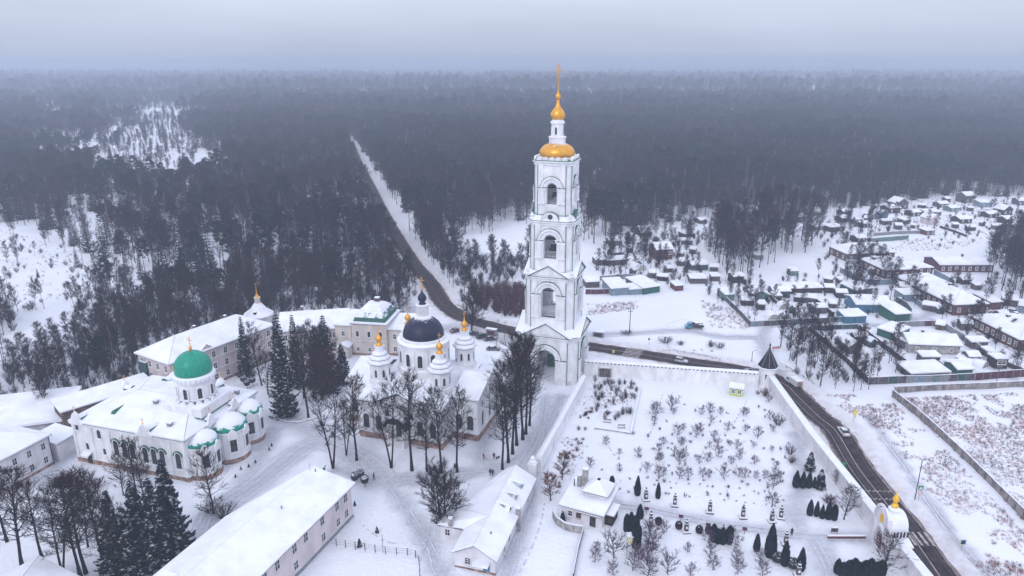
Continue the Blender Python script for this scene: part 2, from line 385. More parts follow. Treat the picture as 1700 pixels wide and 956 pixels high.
# ------------------------------------------------------------------ road
def offset_line(line, o):
    out = []
    for i, p in enumerate(line):
        a = line[max(0, i - 1)]; b = line[min(len(line) - 1, i + 1)]
        dx, dy = b[0] - a[0], b[1] - a[1]; L = math.hypot(dx, dy) or 1
        out.append((p[0] + dy / L * o, p[1] - dx / L * o))
    return out
def resample(line, step):
    out = [line[0]]; acc = 0
    for (a, b) in seglist(line):
        L = math.hypot(b[0] - a[0], b[1] - a[1]); n = max(1, int(L / step))
        for k in range(1, n + 1): out.append((a[0] + (b[0] - a[0]) * k / n, a[1] + (b[1] - a[1]) * k / n))
    return out
near_line = [p for p in road_line if math.hypot(*p) < 900]
RL = resample(near_line, 2.0)
def strip(name, o0, o1, z, m, jit=0.0, line=RL, parent=None, jz=0.0, step=3.0):
    a = offset_line(line, o0); b = offset_line(line, o1); mb = nb(m); vs = []; fs = []
    for i in range(len(line)):
        j1 = (R.random() - .5) * jit; j2 = (R.random() - .5) * jit
        (x0, y0), (x1, y1) = a[i], b[i]; dx, dy = x1 - x0, y1 - y0; L = math.hypot(dx, dy)
        vs += [(x0 - dx / L * j1, y0 - dy / L * j1, z), (x1 + dx / L * j2, y1 + dy / L * j2, z)]
        if i: k = 2 * i; fs.append((k - 2, k - 1, k + 1, k))
    mb.add(vs, fs); return mb
def road_material():
    m = bpy.data.materials.new('asphalt'); m.use_nodes = True; n = m.node_tree.nodes; l = m.node_tree.links
    b = n['Principled BSDF']; b.inputs['Roughness'].default_value = 0.85; b.inputs['Specular IOR Level'].default_value = 0.1
    geo = n.new('ShaderNodeNewGeometry'); at = n.new('ShaderNodeAttribute'); at.attribute_name = 'lat'
    no = n.new('ShaderNodeTexNoise'); no.inputs['Scale'].default_value = 0.5; no.inputs['Detail'].default_value = 6; l.new(geo.outputs['Position'], no.inputs['Vector'])
    wv = n.new('ShaderNodeTexNoise'); wv.noise_dimensions = '1D'; wv.inputs['Scale'].default_value = 1.5; wv.inputs['Detail'].default_value = 3; l.new(at.outputs['Fac'], wv.inputs['W'])
    ad = n.new('ShaderNodeMath'); ad.operation = 'MULTIPLY_ADD'; l.new(wv.outputs[0], ad.inputs[0]); ad.inputs[1].default_value = 1.1; l.new(no.outputs[0], ad.inputs[2])
    mr = n.new('ShaderNodeMapRange'); mr.inputs[1].default_value = 0.85; mr.inputs[2].default_value = 1.35; l.new(ad.outputs[0], mr.inputs[0])
    mx = n.new('ShaderNodeMix'); mx.data_type = 'RGBA'; l.new(mr.outputs[0], mx.inputs[0]); mx.inputs[6].default_value = (0.016, 0.013, 0.016, 1); mx.inputs[7].default_value = (0.080, 0.058, 0.058, 1)
    # slush gathers along the edges and far out where nobody salts
    ab = n.new('ShaderNodeMath'); ab.operation = 'ABSOLUTE'; l.new(at.outputs['Fac'], ab.inputs[0])
    a2 = n.new('ShaderNodeMath'); a2.operation = 'MULTIPLY_ADD'; l.new(no.outputs[0], a2.inputs[0]); a2.inputs[1].default_value = 1.6; l.new(ab.outputs[0], a2.inputs[2])
    m2 = n.new('ShaderNodeMapRange'); m2.inputs[1].default_value = 3.7; m2.inputs[2].default_value = 4.7; l.new(a2.outputs[0], m2.inputs[0])
    mx2 = n.new('ShaderNodeMix'); mx2.data_type = 'RGBA'; l.new(m2.outputs[0], mx2.inputs[0]); l.new(mx.outputs[2], mx2.inputs[6]); mx2.inputs[7].default_value = (0.30, 0.24, 0.23, 1)
    l.new(mx2.outputs[2], b.inputs['Base Color'])
    return m
MATS['asphalt'] = road_material()
mat('road_paint', (0.50, 0.45, 0.45), 0.7, 0.3, 1.2, col2=(0.22, 0.19, 0.20))
mat('road_paint_yellow', (0.62, 0.54, 0.32), 0.7, 0.2, 1.5)
def lat_strip(name, half, z, m, cols=7, line=RL):
    offs = np.linspace(-half, half, cols); mb = nb(m); rows = [offset_line(line, o) for o in offs]; vs = []; la = []
    for i in range(len(line)):
        for c in range(cols):
            j = (R.random() - .5) * 0.7 if c in (0, cols - 1) else 0
            ref = rows[c][i]; nx = rows[-1][i][0] - rows[0][i][0]; ny = rows[-1][i][1] - rows[0][i][1]; L = math.hypot(nx, ny)
            vs.append((ref[0] + nx / L * j, ref[1] + ny / L * j, z)); la.append(offs[c] + j)
    fs = [(i * cols + c, i * cols + c + 1, (i + 1) * cols + c + 1, (i + 1) * cols + c) for i in range(len(line) - 1) for c in range(cols - 1)]
    mb.add(vs, fs); me = mb.mesh(name); fixnormals(me)
    at = me.attributes.new('lat', 'FLOAT', 'POINT'); at.data.foreach_set('value', la)
    o = bpy.data.objects.new(name, me); COL.objects.link(o); return o
road = lat_strip('road', 3.7, 0.03, 'asphalt'); tag(road, kind='structure')
near_rl = [p for p in RL if p[0] > -40 and p[1] < 260]
i0 = min(range(len(RL)), key=lambda i: math.hypot(RL[i][0] - G(1290, 632)[0], RL[i][1] - G(1290, 632)[1]))
def mark(o0, o1, ia, ib, mname='road_paint', z=0.036, jit=0.05):
    mb = strip('road_marking', o0, o1, z, mname, jit, RL[ia:ib]); o = mb.build('road_marking'); tag(o, kind='structure'); fixnormals(o.data); return o
mark(-0.08, 0.10, i0, len(RL))
mark(1.9, 2.02, i0 + 4, len(RL), z=0.034)
mark(-0.08, 0.08, i0 - 45, i0 - 8)
mark(-3.25, -3.13, i0, len(RL), z=0.034, jit=.12)
def cross_marks(px, py, n_, w, length, gap, col='road_paint', only=None):
    """bars that lie along the road, set across it"""
    c = G(px, py); i = min(range(len(RL)), key=lambda i: math.hypot(RL[i][0] - c[0], RL[i][1] - c[1]))
    a = RL[i - 1]; b = RL[i + 1]; ang = math.atan2(b[1] - a[1], b[0] - a[0]); c = RL[i]
    for k in range(n_):
        o = (k - (n_ - 1) / 2) * gap; x = c[0] + math.sin(ang) * o; y = c[1] - math.cos(ang) * o
        mb = nb(col if not only or k in only else only[k]); mb.box(0, 0, 0, length, w, 0.012); ob = mb.build('crossing_bar'); ob.location = (x, y, 0.042); ob.rotation_euler = (0, 0, ang); tag(ob, kind='structure')
cross_marks(1515, 893, 6, 0.5, 4.2, 1.15)
cross_marks(1048, 585, 6, 0.5, 5.5, 1.15)
def bump_row(px, py):
    c = G(px, py); i = min(range(len(RL)), key=lambda i: math.hypot(RL[i][0] - c[0], RL[i][1] - c[1]))
    a = RL[i - 1]; b = RL[i + 1]; ang = math.atan2(b[1] - a[1], b[0] - a[0]); c = RL[i]
    for k in range(12):
        o = (k - 5.5) * 0.55; x = c[0] + math.sin(ang) * o; y = c[1] - math.cos(ang) * o
        mb = nb('road_paint'); mb.box(0, 0, 0, 0.45, 0.3, 0.012); ob = mb.build('crossing_bar'); ob.location = (x + (k % 2) * .3 * math.cos(ang), y + (k % 2) * .3 * math.sin(ang), 0.042); ob.rotation_euler = (0, 0, ang); tag(ob, kind='structure')
bump_row(1446, 809); bump_row(1462, 828)

# tyre ruts and foot trails pressed into the snow
mat('pressed_snow', (0.66, 0.67, 0.74), 0.9, 0.12, 1.5, col2=(0.50, 0.50, 0.57))
def gz(x, y):
    X, Y = np.array([x]), np.array([y]); return float(((vnoise(X, Y, 9, 1) - .5) * 0.30 + (vnoise(X, Y, 3.1, 2) - .5) * 0.16 + (vnoise(X, Y, 1.6, 3) - .5) * 0.06)[0])
def rut(pp, off, w, gap=0.0):
    line = resample(smooth_line([G(*p) for p in pp], 5), .8); line = offset_line(line, off); mb = nb('pressed_snow'); vs = []; fs = []
    wob = [(vnoise(np.array([i * 1.0]), np.array([off * 9.0]), 7, 61)[0] - .5) * .8 for i in range(len(line))]
    a = offset_line(line, -w / 2); c = offset_line(line, w / 2)
    for i, (p, q) in enumerate(zip(a, c)):
        s = wob[i]; j = R.uniform(-.08, .08); z = max(gz(*p), gz(*q)) * .62 + .02
        vs += [(p[0] + s + j, p[1] + s * .4, z), (q[0] + s - j, q[1] + s * .4, z)]
        if i and not (gap and (i * .8) % (gap * 2) > gap): k = 2 * i; fs.append((k - 2, k - 1, k + 1, k))
    mb.add(vs, fs); o = mb.build('snow_track'); tag(o, kind='structure'); fixnormals(o.data)
for k, offs in (('track', (-.8, .8)), ('track2', (-.8, .8, 2.4)), ('track3', (-.8, .8)), ('lot', (-2.4, -.8, .9, 2.6)), ('lot2', (-.8, .8)), ('yard', (-3.0, -1.4, .2, 1.9, 3.2)), ('yard2', (-1.6, .1, 1.8)), ('south', (-.8, .8)), ('cross', (-.5, .7)), ('garden', (-.9, .7)), ('garden2', (-.8, .8)), ('east', (-.8, .6)), ('south2', (-.5, .5)), ('verge', (-.5, .6)), ('lane', (-.9, .7)), ('west', (-.8, .8))):
    for o_ in offs: rut(paths[k][0], o_, .34)
for pp in ([(1100, 655), (1080, 720), (1060, 800)], [(1240, 665), (1200, 740), (1210, 830)], [(905, 835), (885, 900), (862, 950)], [(600, 870), (640, 900), (700, 905)], [(1400, 690), (1440, 720), (1500, 800)], [(1105, 540), (1140, 530), (1180, 560)], [(1000, 730), (1030, 780), (1020, 830)], [(760, 800), (720, 850), (700, 930)]): rut(pp, 0, .4, 1.0)
# ------------------------------------------------------------------ trees: mesh makers
def rot_about(v, axis, a): return Matrix.Rotation(a, 3, axis) @ v
def perp(v):
    p = v.cross(Vector((0, 0, 1)))
    if p.length < 1e-3: p = Vector((1, 0, 0))
    return p.normalized()
def limb(mb, p0, d, L, r, segs, rnd, up=0.25, wob=0.18, seg=3):
    pts = [p0.copy()]; d = d.normalized(); p = p0.copy()
    for k in range(segs):
        d = (d + Vector((rnd.uniform(-wob, wob), rnd.uniform(-wob, wob), rnd.uniform(-wob, wob) + up * 0.5))).normalized()
        p = p + d * (L / segs); pts.append(p.copy())
    for k in range(segs):
        mb.tube(pts[k], pts[k + 1], r * (1 - k / segs) + .012, r * (1 - (k + 1) / segs) + .012, seg, cap=False)
    return pts, d
def sliver(vs, fs, p, d, L, w, rnd):
    s = perp(d); s = rot_about(s, d, rnd.uniform(0, 6.28)); k = len(vs)
    mid = p + d * L * 0.5 + Vector((rnd.uniform(-.1, .1), rnd.uniform(-.1, .1), rnd.uniform(-.02, .12))) * L
    vs += [tuple(p + s * w * .5), tuple(p - s * w * .5), tuple(mid), tuple(p + d * L)]
    fs += [(k, k + 1, k + 2), (k + 1, k + 3, k + 2)] if rnd.random() < .0 else [(k, k + 1, k + 3)]
def bare_tree(seed, H=20, r=0.28, cb=0.4, spread=4.0, limbs=26, subs=5, twigs=8, tw=0.06, tl=1.1, up=0.35, elev=(25, 60), forks=1, barkm='bark', twigm='twigs', narrow=1.0, lean=0.0, nests=0):
    rnd = random.Random(seed); T = nb(barkm); C = nb(barkm); vs = []; fs = []
    for fk in range(forks):
        az = rnd.uniform(0, 6.28); ln = (0.16 if forks > 1 else 0.03) + lean; d0 = Vector((math.cos(az) * ln, math.sin(az) * ln, 1)).normalized()
        base = Vector((0, 0, -0.3)); hh = H * (1 if fk == 0 else rnd.uniform(.78, .95)); n = 8; pts = [base]; d = d0
        for k in range(n):
            d = (d + Vector((rnd.uniform(-.06, .06), rnd.uniform(-.06, .06), 0.05))).normalized(); pts.append(pts[-1] + d * (hh / n))
        rr = r * (1 if forks == 1 else .75)
        for k in range(n): T.tube(pts[k], pts[k + 1], rr * (1 - (k / n) ** 1.2 * .93) * (1.35 if k == 0 else 1), rr * (1 - ((k + 1) / n) ** 1.2 * .93), 6, cap=False)
        for i in range(limbs // forks):
            t = cb + (0.98 - cb) * (i + rnd.random()) / (limbs / forks); k = min(n - 1, int(t * n)); p = pts[k].lerp(pts[k + 1], t * n - k)
            u = (t - cb) / (1 - cb); prof = math.sin(math.pi * min(1, (u * .8 + .17))) ** 0.7
            a = i * 2.4 + rnd.uniform(-.5, .5); el = rad(rnd.uniform(*elev) + u * 18); L = spread * prof * rnd.uniform(.7, 1.15)
            dd = Vector((math.cos(a) * math.cos(el), math.sin(a) * math.cos(el), math.sin(el)))
            lp, ld = limb(C, p, dd, L, rr * .32 * (1 - .6 * u) + .02, 3, rnd, up)
            for s in range(subs):
                q = rnd.uniform(.3, 1); j = min(2, int(q * 3)); sp = lp[j].lerp(lp[j + 1], q * 3 - j)
                sdv = (lp[j + 1] - lp[j]).normalized(); sdv = rot_about(sdv, perp(sdv), rnd.uniform(.4, 1.0) * rnd.choice((-1, 1))); sdv = rot_about(sdv, dd, rnd.uniform(0, 6.28)); sdv.z += .25
                sl, sd2 = limb(C, sp, sdv, L * rnd.uniform(.3, .5), .03, 2, rnd, up)
                for w in range(twigs):
                    q = rnd.uniform(.15, 1); j = min(1, int(q * 2)); tp = sl[j].lerp(sl[j + 1], q * 2 - j)
                    td = (sd2 + Vector((rnd.gauss(0, .7), rnd.gauss(0, .7), rnd.gauss(.25, .5)))).normalized()
                    sliver(vs, fs, tp, td, tl * rnd.uniform(.6, 1.3), tw, rnd)
        for w in range(limbs):   # twigs at the crown's core
            q = rnd.uniform(cb, 1); k = min(n - 1, int(q * n)); tp = pts[k].lerp(pts[k + 1], q * n - k)
            td = Vector((rnd.gauss(0, .8), rnd.gauss(0, .8), rnd.gauss(.6, .4))).normalized(); sliver(vs, fs, tp, td, tl * 1.5, tw, rnd)
    C.mat(twigm); C.add(vs, fs)
    return T, C
def merge(T, C):
    O = MB(); O.mats = list(dict.fromkeys(T.mats + C.mats))
    for S in (T, C):
        o = len(O.v); O.v += S.v; O.f += [tuple(i + o for i in f) for f in S.f]; O.m += [O.mats.index(S.mats[k]) for k in S.m]
    return O
def spruce_tree(seed, H=20, R0=3.6, levels=26, per=9, leaf=.5, tri=10, m='needles', low=.05, sparse=0):
    rnd = random.Random(seed); T = nb('bark'); T.tube((0, 0, -.3), (0, 0, H), .012 * H + .05, .02, 6, cap=False)
    C = nb(m); vs = []; fs = []
    for i in range(levels):
        t = low + (1 - low) * i / levels; z = H * t; rr = R0 * (1 - t) ** .85 * rnd.uniform(.85, 1.1) + .15
        n = max(4, int(per * (1 - t * .5)))
        for k in range(n):
            if rnd.random() < sparse: continue
            a = 6.283 * k / n + i * 1.3 + rnd.uniform(-.25, .25); L = rr * rnd.uniform(.75, 1.12); ca, sa = math.cos(a), math.sin(a)
            dr_ = rnd.uniform(.22, .42)
            def P(s): return Vector((ca * L * s, sa * L * s, z - L * dr_ * math.sin(s * 2.2) + L * .12 * s * s))
            side = Vector((-sa, ca, 0))
            for j in range(tri):
                s = (j + rnd.random()) / tri * .85 + .15; p = P(s * .92); w = leaf * (1.15 - s * .6) * rnd.uniform(.7, 1.3)
                q = P(min(1.05, s + .28)) ; sg = 1 if j % 2 else -1
                tip = p + side * sg * w * rnd.uniform(.7, 1.5) + Vector((ca, sa, 0)) * w * rnd.uniform(.3, .9) + Vector((0, 0, -rnd.uniform(.1, .55) * w))
                k0 = len(vs); vs += [tuple(p), tuple(q), tuple(tip)]; fs.append((k0, k0 + 1, k0 + 2) if sg < 0 else (k0, k0 + 2, k0 + 1))
            k0 = len(vs); p = P(.1); q = P(1.1); vs += [tuple(p + side * .12), tuple(p - side * .12), tuple(q)]; fs.append((k0, k0 + 1, k0 + 2))
    C.add(vs, fs); return T, C
def pine_tree(seed, H=21, R0=3.3, cb=.5, clumps=54, leafs=30, m='needles_bare', bark='pine_bark'):
    rnd = random.Random(seed); T = nb(bark); T.tube((0, 0, -.3), (rnd.uniform(-.4, .4), rnd.uniform(-.4, .4), H * .97), .2, .05, 6, cap=False)
    C = nb('bark'); vs = []; fs = []
    for i in range(clumps):
        t = cb + (1 - cb) * rnd.random() ** .8; z = H * t; a = rnd.uniform(0, 6.28); u = (t - cb) / (1 - cb)
        L = R0 * math.sin(math.pi * (u * .75 + .25)) ** .6 * rnd.uniform(.4, 1.1); p = Vector((math.cos(a) * L, math.sin(a) * L, z + L * .25))
        C.tube((0, 0, z), p, .06, .02, 3, cap=False); s = rnd.uniform(.5, 1.0)
        for k in range(leafs):
            c = p + Vector((rnd.gauss(0, s * .6), rnd.gauss(0, s * .6), rnd.gauss(0, s * .35))); k0 = len(vs)
            for q in range(3): vs.append(tuple(c + Vector((rnd.gauss(0, .36), rnd.gauss(0, .36), rnd.gauss(0, .26)))))
            fs.append((k0, k0 + 1, k0 + 2))
    C.mat(m); C.add(vs, fs); return T, C
def shrub(seed, H=2.5, W=1.8, stems=26, tw=.05, per=8, m='twigs', snowy=0):
    rnd = random.Random(seed); C = nb(m); vs = []; fs = []
    for i in range(stems):
        a = rnd.uniform(0, 6.28); q = rnd.random() ** .6; tip = Vector((math.cos(a) * W * q * .5, math.sin(a) * W * q * .5, H * rnd.uniform(.55, 1) * (1 - .35 * q * q)))
        b = Vector((math.cos(a) * W * .08, math.sin(a) * W * .08, -.05)); C.tube(b, tip, tw * .5, .01, 3, cap=False)
        for k in range(per):
            t = rnd.uniform(.25, 1); p = b.lerp(tip, t); d = ((tip - b).normalized() + Vector((rnd.gauss(0, .6), rnd.gauss(0, .6), rnd.gauss(.2, .3)))).normalized()
            sliver(vs, fs, p, d, H * .28 * rnd.uniform(.5, 1.2), tw, rnd)
    C.add(vs, fs); return C
def leafy(seed, prof, W, n, leaf, m, seg=14):
    """clipped evergreen: prof=[(r,z)] body plus many leaf faces over it"""
    rnd = random.Random(seed); C = nb(m); zs = [z for _, z in prof]; z0, z1 = zs[0], zs[-1]
    C.lathe([(r * .86, z) for r, z in prof], seg); vs = []; fs = []
    for i in range(n):
        z = rnd.uniform(z0, z1); r = float(np.interp(z, zs, [q for q, _ in prof])) * rnd.uniform(.86, 1.07); a = rnd.uniform(0, 6.28)
        c = Vector((math.cos(a) * r, math.sin(a) * r, z)); k0 = len(vs)
        o = Vector((math.cos(a), math.sin(a), .2)); s = Vector((-math.sin(a), math.cos(a), 0))
        vs += [tuple(c + s * leaf * rnd.uniform(.2, .6)), tuple(c - s * leaf * rnd.uniform(.2, .6)), tuple(c + o * leaf * rnd.uniform(.0, .5) + Vector((0, 0, leaf * rnd.uniform(.6, 1.4))))]
        fs.append((k0, k0 + 1, k0 + 2))
    C.add(vs, fs); return C
# prototype library (meshes shared by all copies)
LIB = {}
def reg(name, pair, merged=False):
    if merged: LIB[name] = (merge(*pair).mesh(name),)
    else: LIB[name] = (pair[0].mesh('trunk'), pair[1].mesh('crown'))
for i in range(4): reg('alley%d' % i, bare_tree(10 + i, 24, .34, .30, 5.4, 46, 7, 11, .050, 1.15, .22, (12, 52), twigm='twigs', forks=(1, 2, 1, 1)[i]))
for i in range(2): reg('young%d' % i, bare_tree(20 + i, 15, .20, .18, 4.6, 40, 6, 11, .042, 1.0, .2, (8, 45)))
reg('round', bare_tree(31, 13, .42, .14, 6.4, 58, 9, 19, .048, 1.1, .2, (10, 45), forks=2))
reg('burgundy', bare_tree(32, 15, .22, .10, 4.6, 50, 8, 13, .06, .9, .3, (10, 48), forks=2, twigm='twigs_red'))
reg('orange0', bare_tree(33, 7.5, .14, .16, 2.6, 26, 6, 12, .05, .8, .2, (15, 50), twigm='twigs_orange'))
for i in range(2): reg('spruce%d' % i, spruce_tree(40 + i, 22, 4.0, 34, 10, .62, 16))
reg('spruce_thin', spruce_tree(44, 20, 2.6, 30, 9, .5, 12))
reg('spruce_small', spruce_tree(45, 6, 1.7, 16, 9, .42, 12))
for i in range(5): reg('fbare%d' % i, bare_tree(50 + i, (17, 19, 15, 21, 18)[i], .16, (.25, .4, .2, .5, .35)[i], (3.6, 3.8, 3.9, 3.0, 4.2)[i], 30, 5, 8, .09, 1.3, .25, (18, 58), twigm=('twigs_wood', 'twigs', 'twigs_wood', 'twigs', 'twigs_wood')[i]), True)
for i in range(2): reg('fbirch%d' % i, bare_tree(60 + i, 21, .17, .5, 2.2, 22, 4, 5, .07, 1.0, .5, (40, 70), barkm='birch_bark', twigm='twigs_wood'), True)
for i in range(2): reg('fpine%d' % i, pine_tree(70 + i, (22, 20)[i], 3.4), True)
for i in range(3): reg('fspruce%d' % i, spruce_tree(80 + i, (22, 18, 14)[i], (3.4, 3.1, 2.8)[i], 20, 8, .95, 7, m='needles_bare'), True)
for i in range(3): LIB['fshrub%d' % i] = (shrub(90 + i, (5, 3.5, 6)[i], (4.5, 4, 3.5)[i], 34, .08, 9, ('twigs', 'twigs_red', 'twigs')[i]).mesh('thicket'),)
LIB['frost0'] = (bare_tree(95, 11, .13, .12, 2.6, 34, 5, 8, .06, .9, .3, (20, 55), barkm='twigs_frost', twigm='twigs_frost')[1].mesh('frost'),)
def plant(kind, name, px, py, H0, Hn, label, cat='tree', group=None, rot=None, sxy=None, world_xy=None):
    """kind's prototype is Hn high and is scaled to H0"""
    x, y = world_xy if world_xy else G(px, py); s = H0 / Hn; L = LIB[kind]; rot = R.uniform(0, 6.28) if rot is None else rot
    q = sxy if sxy else s
    if len(L) == 1:
        o = inst(name, L[0], None, (x, y, 0), rot, (q, q, s)); return tag(o, label, cat, group)
    t = thing(name, label, cat, (x, y), rot, group)
    inst('trunk', L[0], t, scale=(q, q, s)); inst('crown', L[1], t, scale=(q, q, s)); return t
# ------------------------------------------------------------------ woods
def in_poly(px, py, poly):
    c = np.zeros(px.shape, bool); n = len(poly)
    for i in range(n):
        x0, y0 = poly[i]; x1, y1 = poly[(i + 1) % n]
        if y0 == y1: continue
        c ^= ((y0 > py) != (y1 > py)) & (px < (x1 - x0) * (py - y0) / (y1 - y0) + x0)
    return c
SP, CP = math.sin(PITCH), math.cos(PITCH)
def to_px(x, y, z=0.0):
    f = y * CP + (CAMH - z) * SP; return 850 + FPX * x / f, 478 + FPX * ((CAMH - z) * CP - y * SP) / f
WP = lambda pts: [tuple(G(*p)) for p in pts]
# zones of wood on the ground: outline, metres between trees, kinds, size
Z_ = []
def zone(name, pts, sp, kinds, s=(.8, 1.15), holes=(), seed=1): Z_.append((name, WP(pts), sp, kinds, s, [WP(h) for h in holes], seed))
MIX_R = dict(fpine=5, fspruce=4, fbare=2, fbirch=1.2)
MIX_L = dict(fbare=8, fbirch=.8, fpine=1.0, fspruce=1.2)
clear_left = [[(140, 272), (175, 228), (205, 196), (212, 180), (345, 178), (335, 200), (330, 222), (385, 240), (390, 285), (345, 300), (310, 325), (250, 318), (230, 300), (180, 298)],
              [(46, 176), (88, 178), (140, 285), (70, 288)], [(30, 148), (68, 148), (84, 186), (50, 187)], [(130, 215), (145, 215), (155, 245), (135, 245)]]
zone('far_right', [(580, 212), (606, 262), (630, 300), (668, 352), (700, 372), (745, 380), (800, 368), (880, 350), (960, 342), (1050, 338), (1140, 335), (1240, 338), (1330, 345), (1400, 348), (1480, 335), (1560, 328), (1700, 326), (2050, 330), (2100, 200), (575, 200)], 5.4, MIX_R)
zone('far_left', [(570, 212), (590, 262), (600, 300), (560, 345), (480, 350), (400, 355), (300, 330), (200, 322), (100, 325), (0, 325), (-350, 325), (-350, 200), (560, 200)], 6.0, dict(fbare=5, fbirch=.6, fpine=2, fspruce=2), holes=clear_left + [[(370, 300), (392, 300), (395, 335), (375, 335)]])
zone('vfar', [(-350, 200), (568, 200), (563, 165), (-350, 165)], 12, MIX_R, (1.0, 1.5), holes=clear_left)
zone('vfar2', [(574, 200), (2100, 200), (2050, 165), (568, 165)], 12, MIX_R, (1.0, 1.5), holes=[[(1425, 186), (1465, 186), (1470, 193), (1420, 193)]])
zone('xfar', [(-350, 165), (2050, 165), (2050, 132), (-350, 132)], 26, MIX_R, (1.5, 2.2), holes=[[(600, 130), (820, 130), (820, 137), (600, 137)], [(1300, 138), (1360, 138), (1370, 150), (1300, 150)]])
zone('mid_left', [(602, 310), (640, 385), (655, 440), (600, 470), (540, 440), (470, 440), (420, 440), (330, 480), (240, 460), (150, 425), (60, 378), (0, 372), (-300, 372), (-300, 325), (0, 325), (560, 340)], 6.6, MIX_L,
     holes=[[(520, 340), (545, 340), (550, 385), (530, 390)], [(560, 395), (600, 390), (605, 415), (565, 420)], [(165, 375), (190, 372), (185, 425), (165, 420)], [(90, 360), (210, 345), (220, 365), (130, 378)], [(330, 400), (360, 395), (370, 430), (340, 440)]])
zone('slope', [(640, 450), (700, 500), (668, 492), (600, 500), (520, 520), (470, 525), (430, 525), (395, 530), (350, 535), (280, 560), (225, 590), (232, 640), (150, 662), (100, 680), (40, 700), (0, 705), (-60, 720), (-60, 520), (30, 515), (80, 510), (120, 540), (130, 500), (180, 480), (260, 505), (330, 495), (400, 460), (470, 440), (550, 450), (600, 470)], 3.2, dict(fbare=9, fshrub=7, fbirch=.4, fpine=.3), (.5, .85), seed=3,
     holes=[[(0, 545), (40, 560), (120, 560), (90, 600), (0, 590)], [(60, 505), (140, 495), (165, 545), (130, 640), (85, 600)], [(300, 500), (370, 470), (400, 480), (330, 520)]])
zone('thin_right', [(700, 372), (745, 455), (760, 480), (735, 462), (700, 440), (668, 392)], 6.0, MIX_L, (.8, 1.05))
zone('thin_mid', [(745, 380), (880, 350), (880, 372), (830, 382), (760, 395), (745, 400)], 6.2, dict(fbare=6, fbirch=2, fspruce=.6, fpine=.5), (.8, 1.1))
zone('thin_east', [(965, 342), (1140, 335), (1330, 345), (1330, 362), (1250, 366), (1100, 372), (1050, 390), (985, 405), (965, 400)], 5.8, dict(fbare=6, fbirch=3, fpine=.8, fspruce=.8), (.8, 1.1))
zone('river_shrubs', [(755, 440), (800, 432), (880, 430), (880, 462), (820, 475), (775, 478)], 3.4, dict(fshrub=7, fbare=2), (.5, .9), seed=5)
zone('burgundy', [(780, 482), (872, 476), (872, 530), (840, 526), (795, 514)], 2.5, dict(fshrubred=8), (1.0, 1.5), seed=6)
zone('village_wood', [(1350, 335), (1400, 338), (1400, 352), (1440, 360), (1350, 372), (1300, 365)], 8, dict(fbare=5, fshrub=2), (.6, .9))
zone('village_grove', [(1180, 415), (1200, 388), (1260, 380), (1310, 388), (1350, 398), (1352, 418), (1300, 432), (1255, 450), (1225, 470), (1195, 462)], 5.4, dict(fbare=7, fbirch=1.6, fpine=.6), (.85, 1.2), seed=8)
zone('village_east_grove', [(1640, 420), (1700, 400), (1760, 410), (1760, 500), (1700, 505), (1660, 488), (1635, 465)], 4.8, dict(fbare=7, fbirch=.5), (.75, 1.1), seed=9)
zone('lane_shrubs', [(1290, 560), (1340, 548), (1360, 570), (1440, 640), (1480, 655), (1420, 650), (1330, 645), (1300, 600)], 3.3, dict(fbare=6, fshrub=5), (.45, .7), seed=10)
zone('gardens_a', [(985, 420), (1060, 392), (1180, 388), (1180, 440), (1150, 470), (1090, 480), (1040, 470), (985, 455)], 4.6, dict(fshrub=7, fbare=4, fspruce=.3), (.4, .68), seed=11)
zone('gardens_b', [(1160, 480), (1240, 480), (1290, 500), (1255, 535), (1190, 520)], 4.2, dict(fshrub=7, fbare=3), (.4, .6), seed=12)
zone('gardens_c', [(1360, 430), (1400, 480), (1440, 520), (1560, 500), (1500, 470), (1420, 400)], 5.2, dict(fshrub=6, fbare=4), (.4, .65), seed=13)
zone('gardens_d', [(1440, 345), (1700, 330), (1760, 360), (1700, 400), (1560, 410), (1440, 385)], 7.5, dict(fshrub=8, fbare=1), (.35, .55), seed=14)
zone('gardens_e', [(1560, 480), (1640, 480), (1700, 510), (1760, 560), (1700, 640), (1640, 610), (1560, 540)], 5.4, dict(fshrub=6, fbare=3), (.4, .6), seed=15)
zone('gardens_f', [(1250, 500), (1400, 488), (1450, 500), (1470, 530), (1400, 530), (1300, 530)], 5.0, dict(fshrub=6, fbare=3), (.35, .6), seed=16)
zone('road_brush', [(602, 400), (640, 395), (700, 470), (728, 505), (690, 490), (640, 450), (600, 430)], 3.6, dict(fbare=6, fshrub=6), (.5, .9), seed=21)
zone('road_brush2', [(690, 380), (745, 400), (775, 440), (790, 480), (800, 515), (770, 505), (735, 468), (705, 430)], 3.8, dict(fbare=6, fshrub=6), (.5, .9), seed=22)
zone('gardens_h', [(1350, 380), (1440, 355), (1520, 375), (1440, 395), (1400, 410), (1360, 420)], 6.5, dict(fshrub=6, fbare=4), (.45, .7), seed=23)
zone('gardens_i', [(1160, 470), (1250, 460), (1400, 455), (1440, 480), (1300, 490), (1200, 490)], 6.0, dict(fshrub=6, fbare=3), (.4, .6), seed=24)
zone('vfar_road', [(553, 165), (582, 165), (598, 228), (564, 228)], 8, MIX_R, (.8, 1.2), seed=31)
zone('field_scrub', [(0, 385), (110, 400), (240, 465), (330, 480), (250, 500), (120, 480), (0, 470)], 9, dict(fshrub=7, fbare=4, fspruce=.5), (.3, .7), seed=32)
zone('gardens_g', [(1420, 560), (1490, 600), (1500, 620), (1440, 625), (1400, 590), (1370, 560)], 4.4, dict(fshrub=5, fbare=3), (.4, .6), seed=17)
zone('clear_sparse', [(165, 262), (215, 200), (330, 190), (360, 240), (300, 308), (250, 290)], 13, dict(fbare=6, fspruce=1), (.4, 1.0), seed=18)
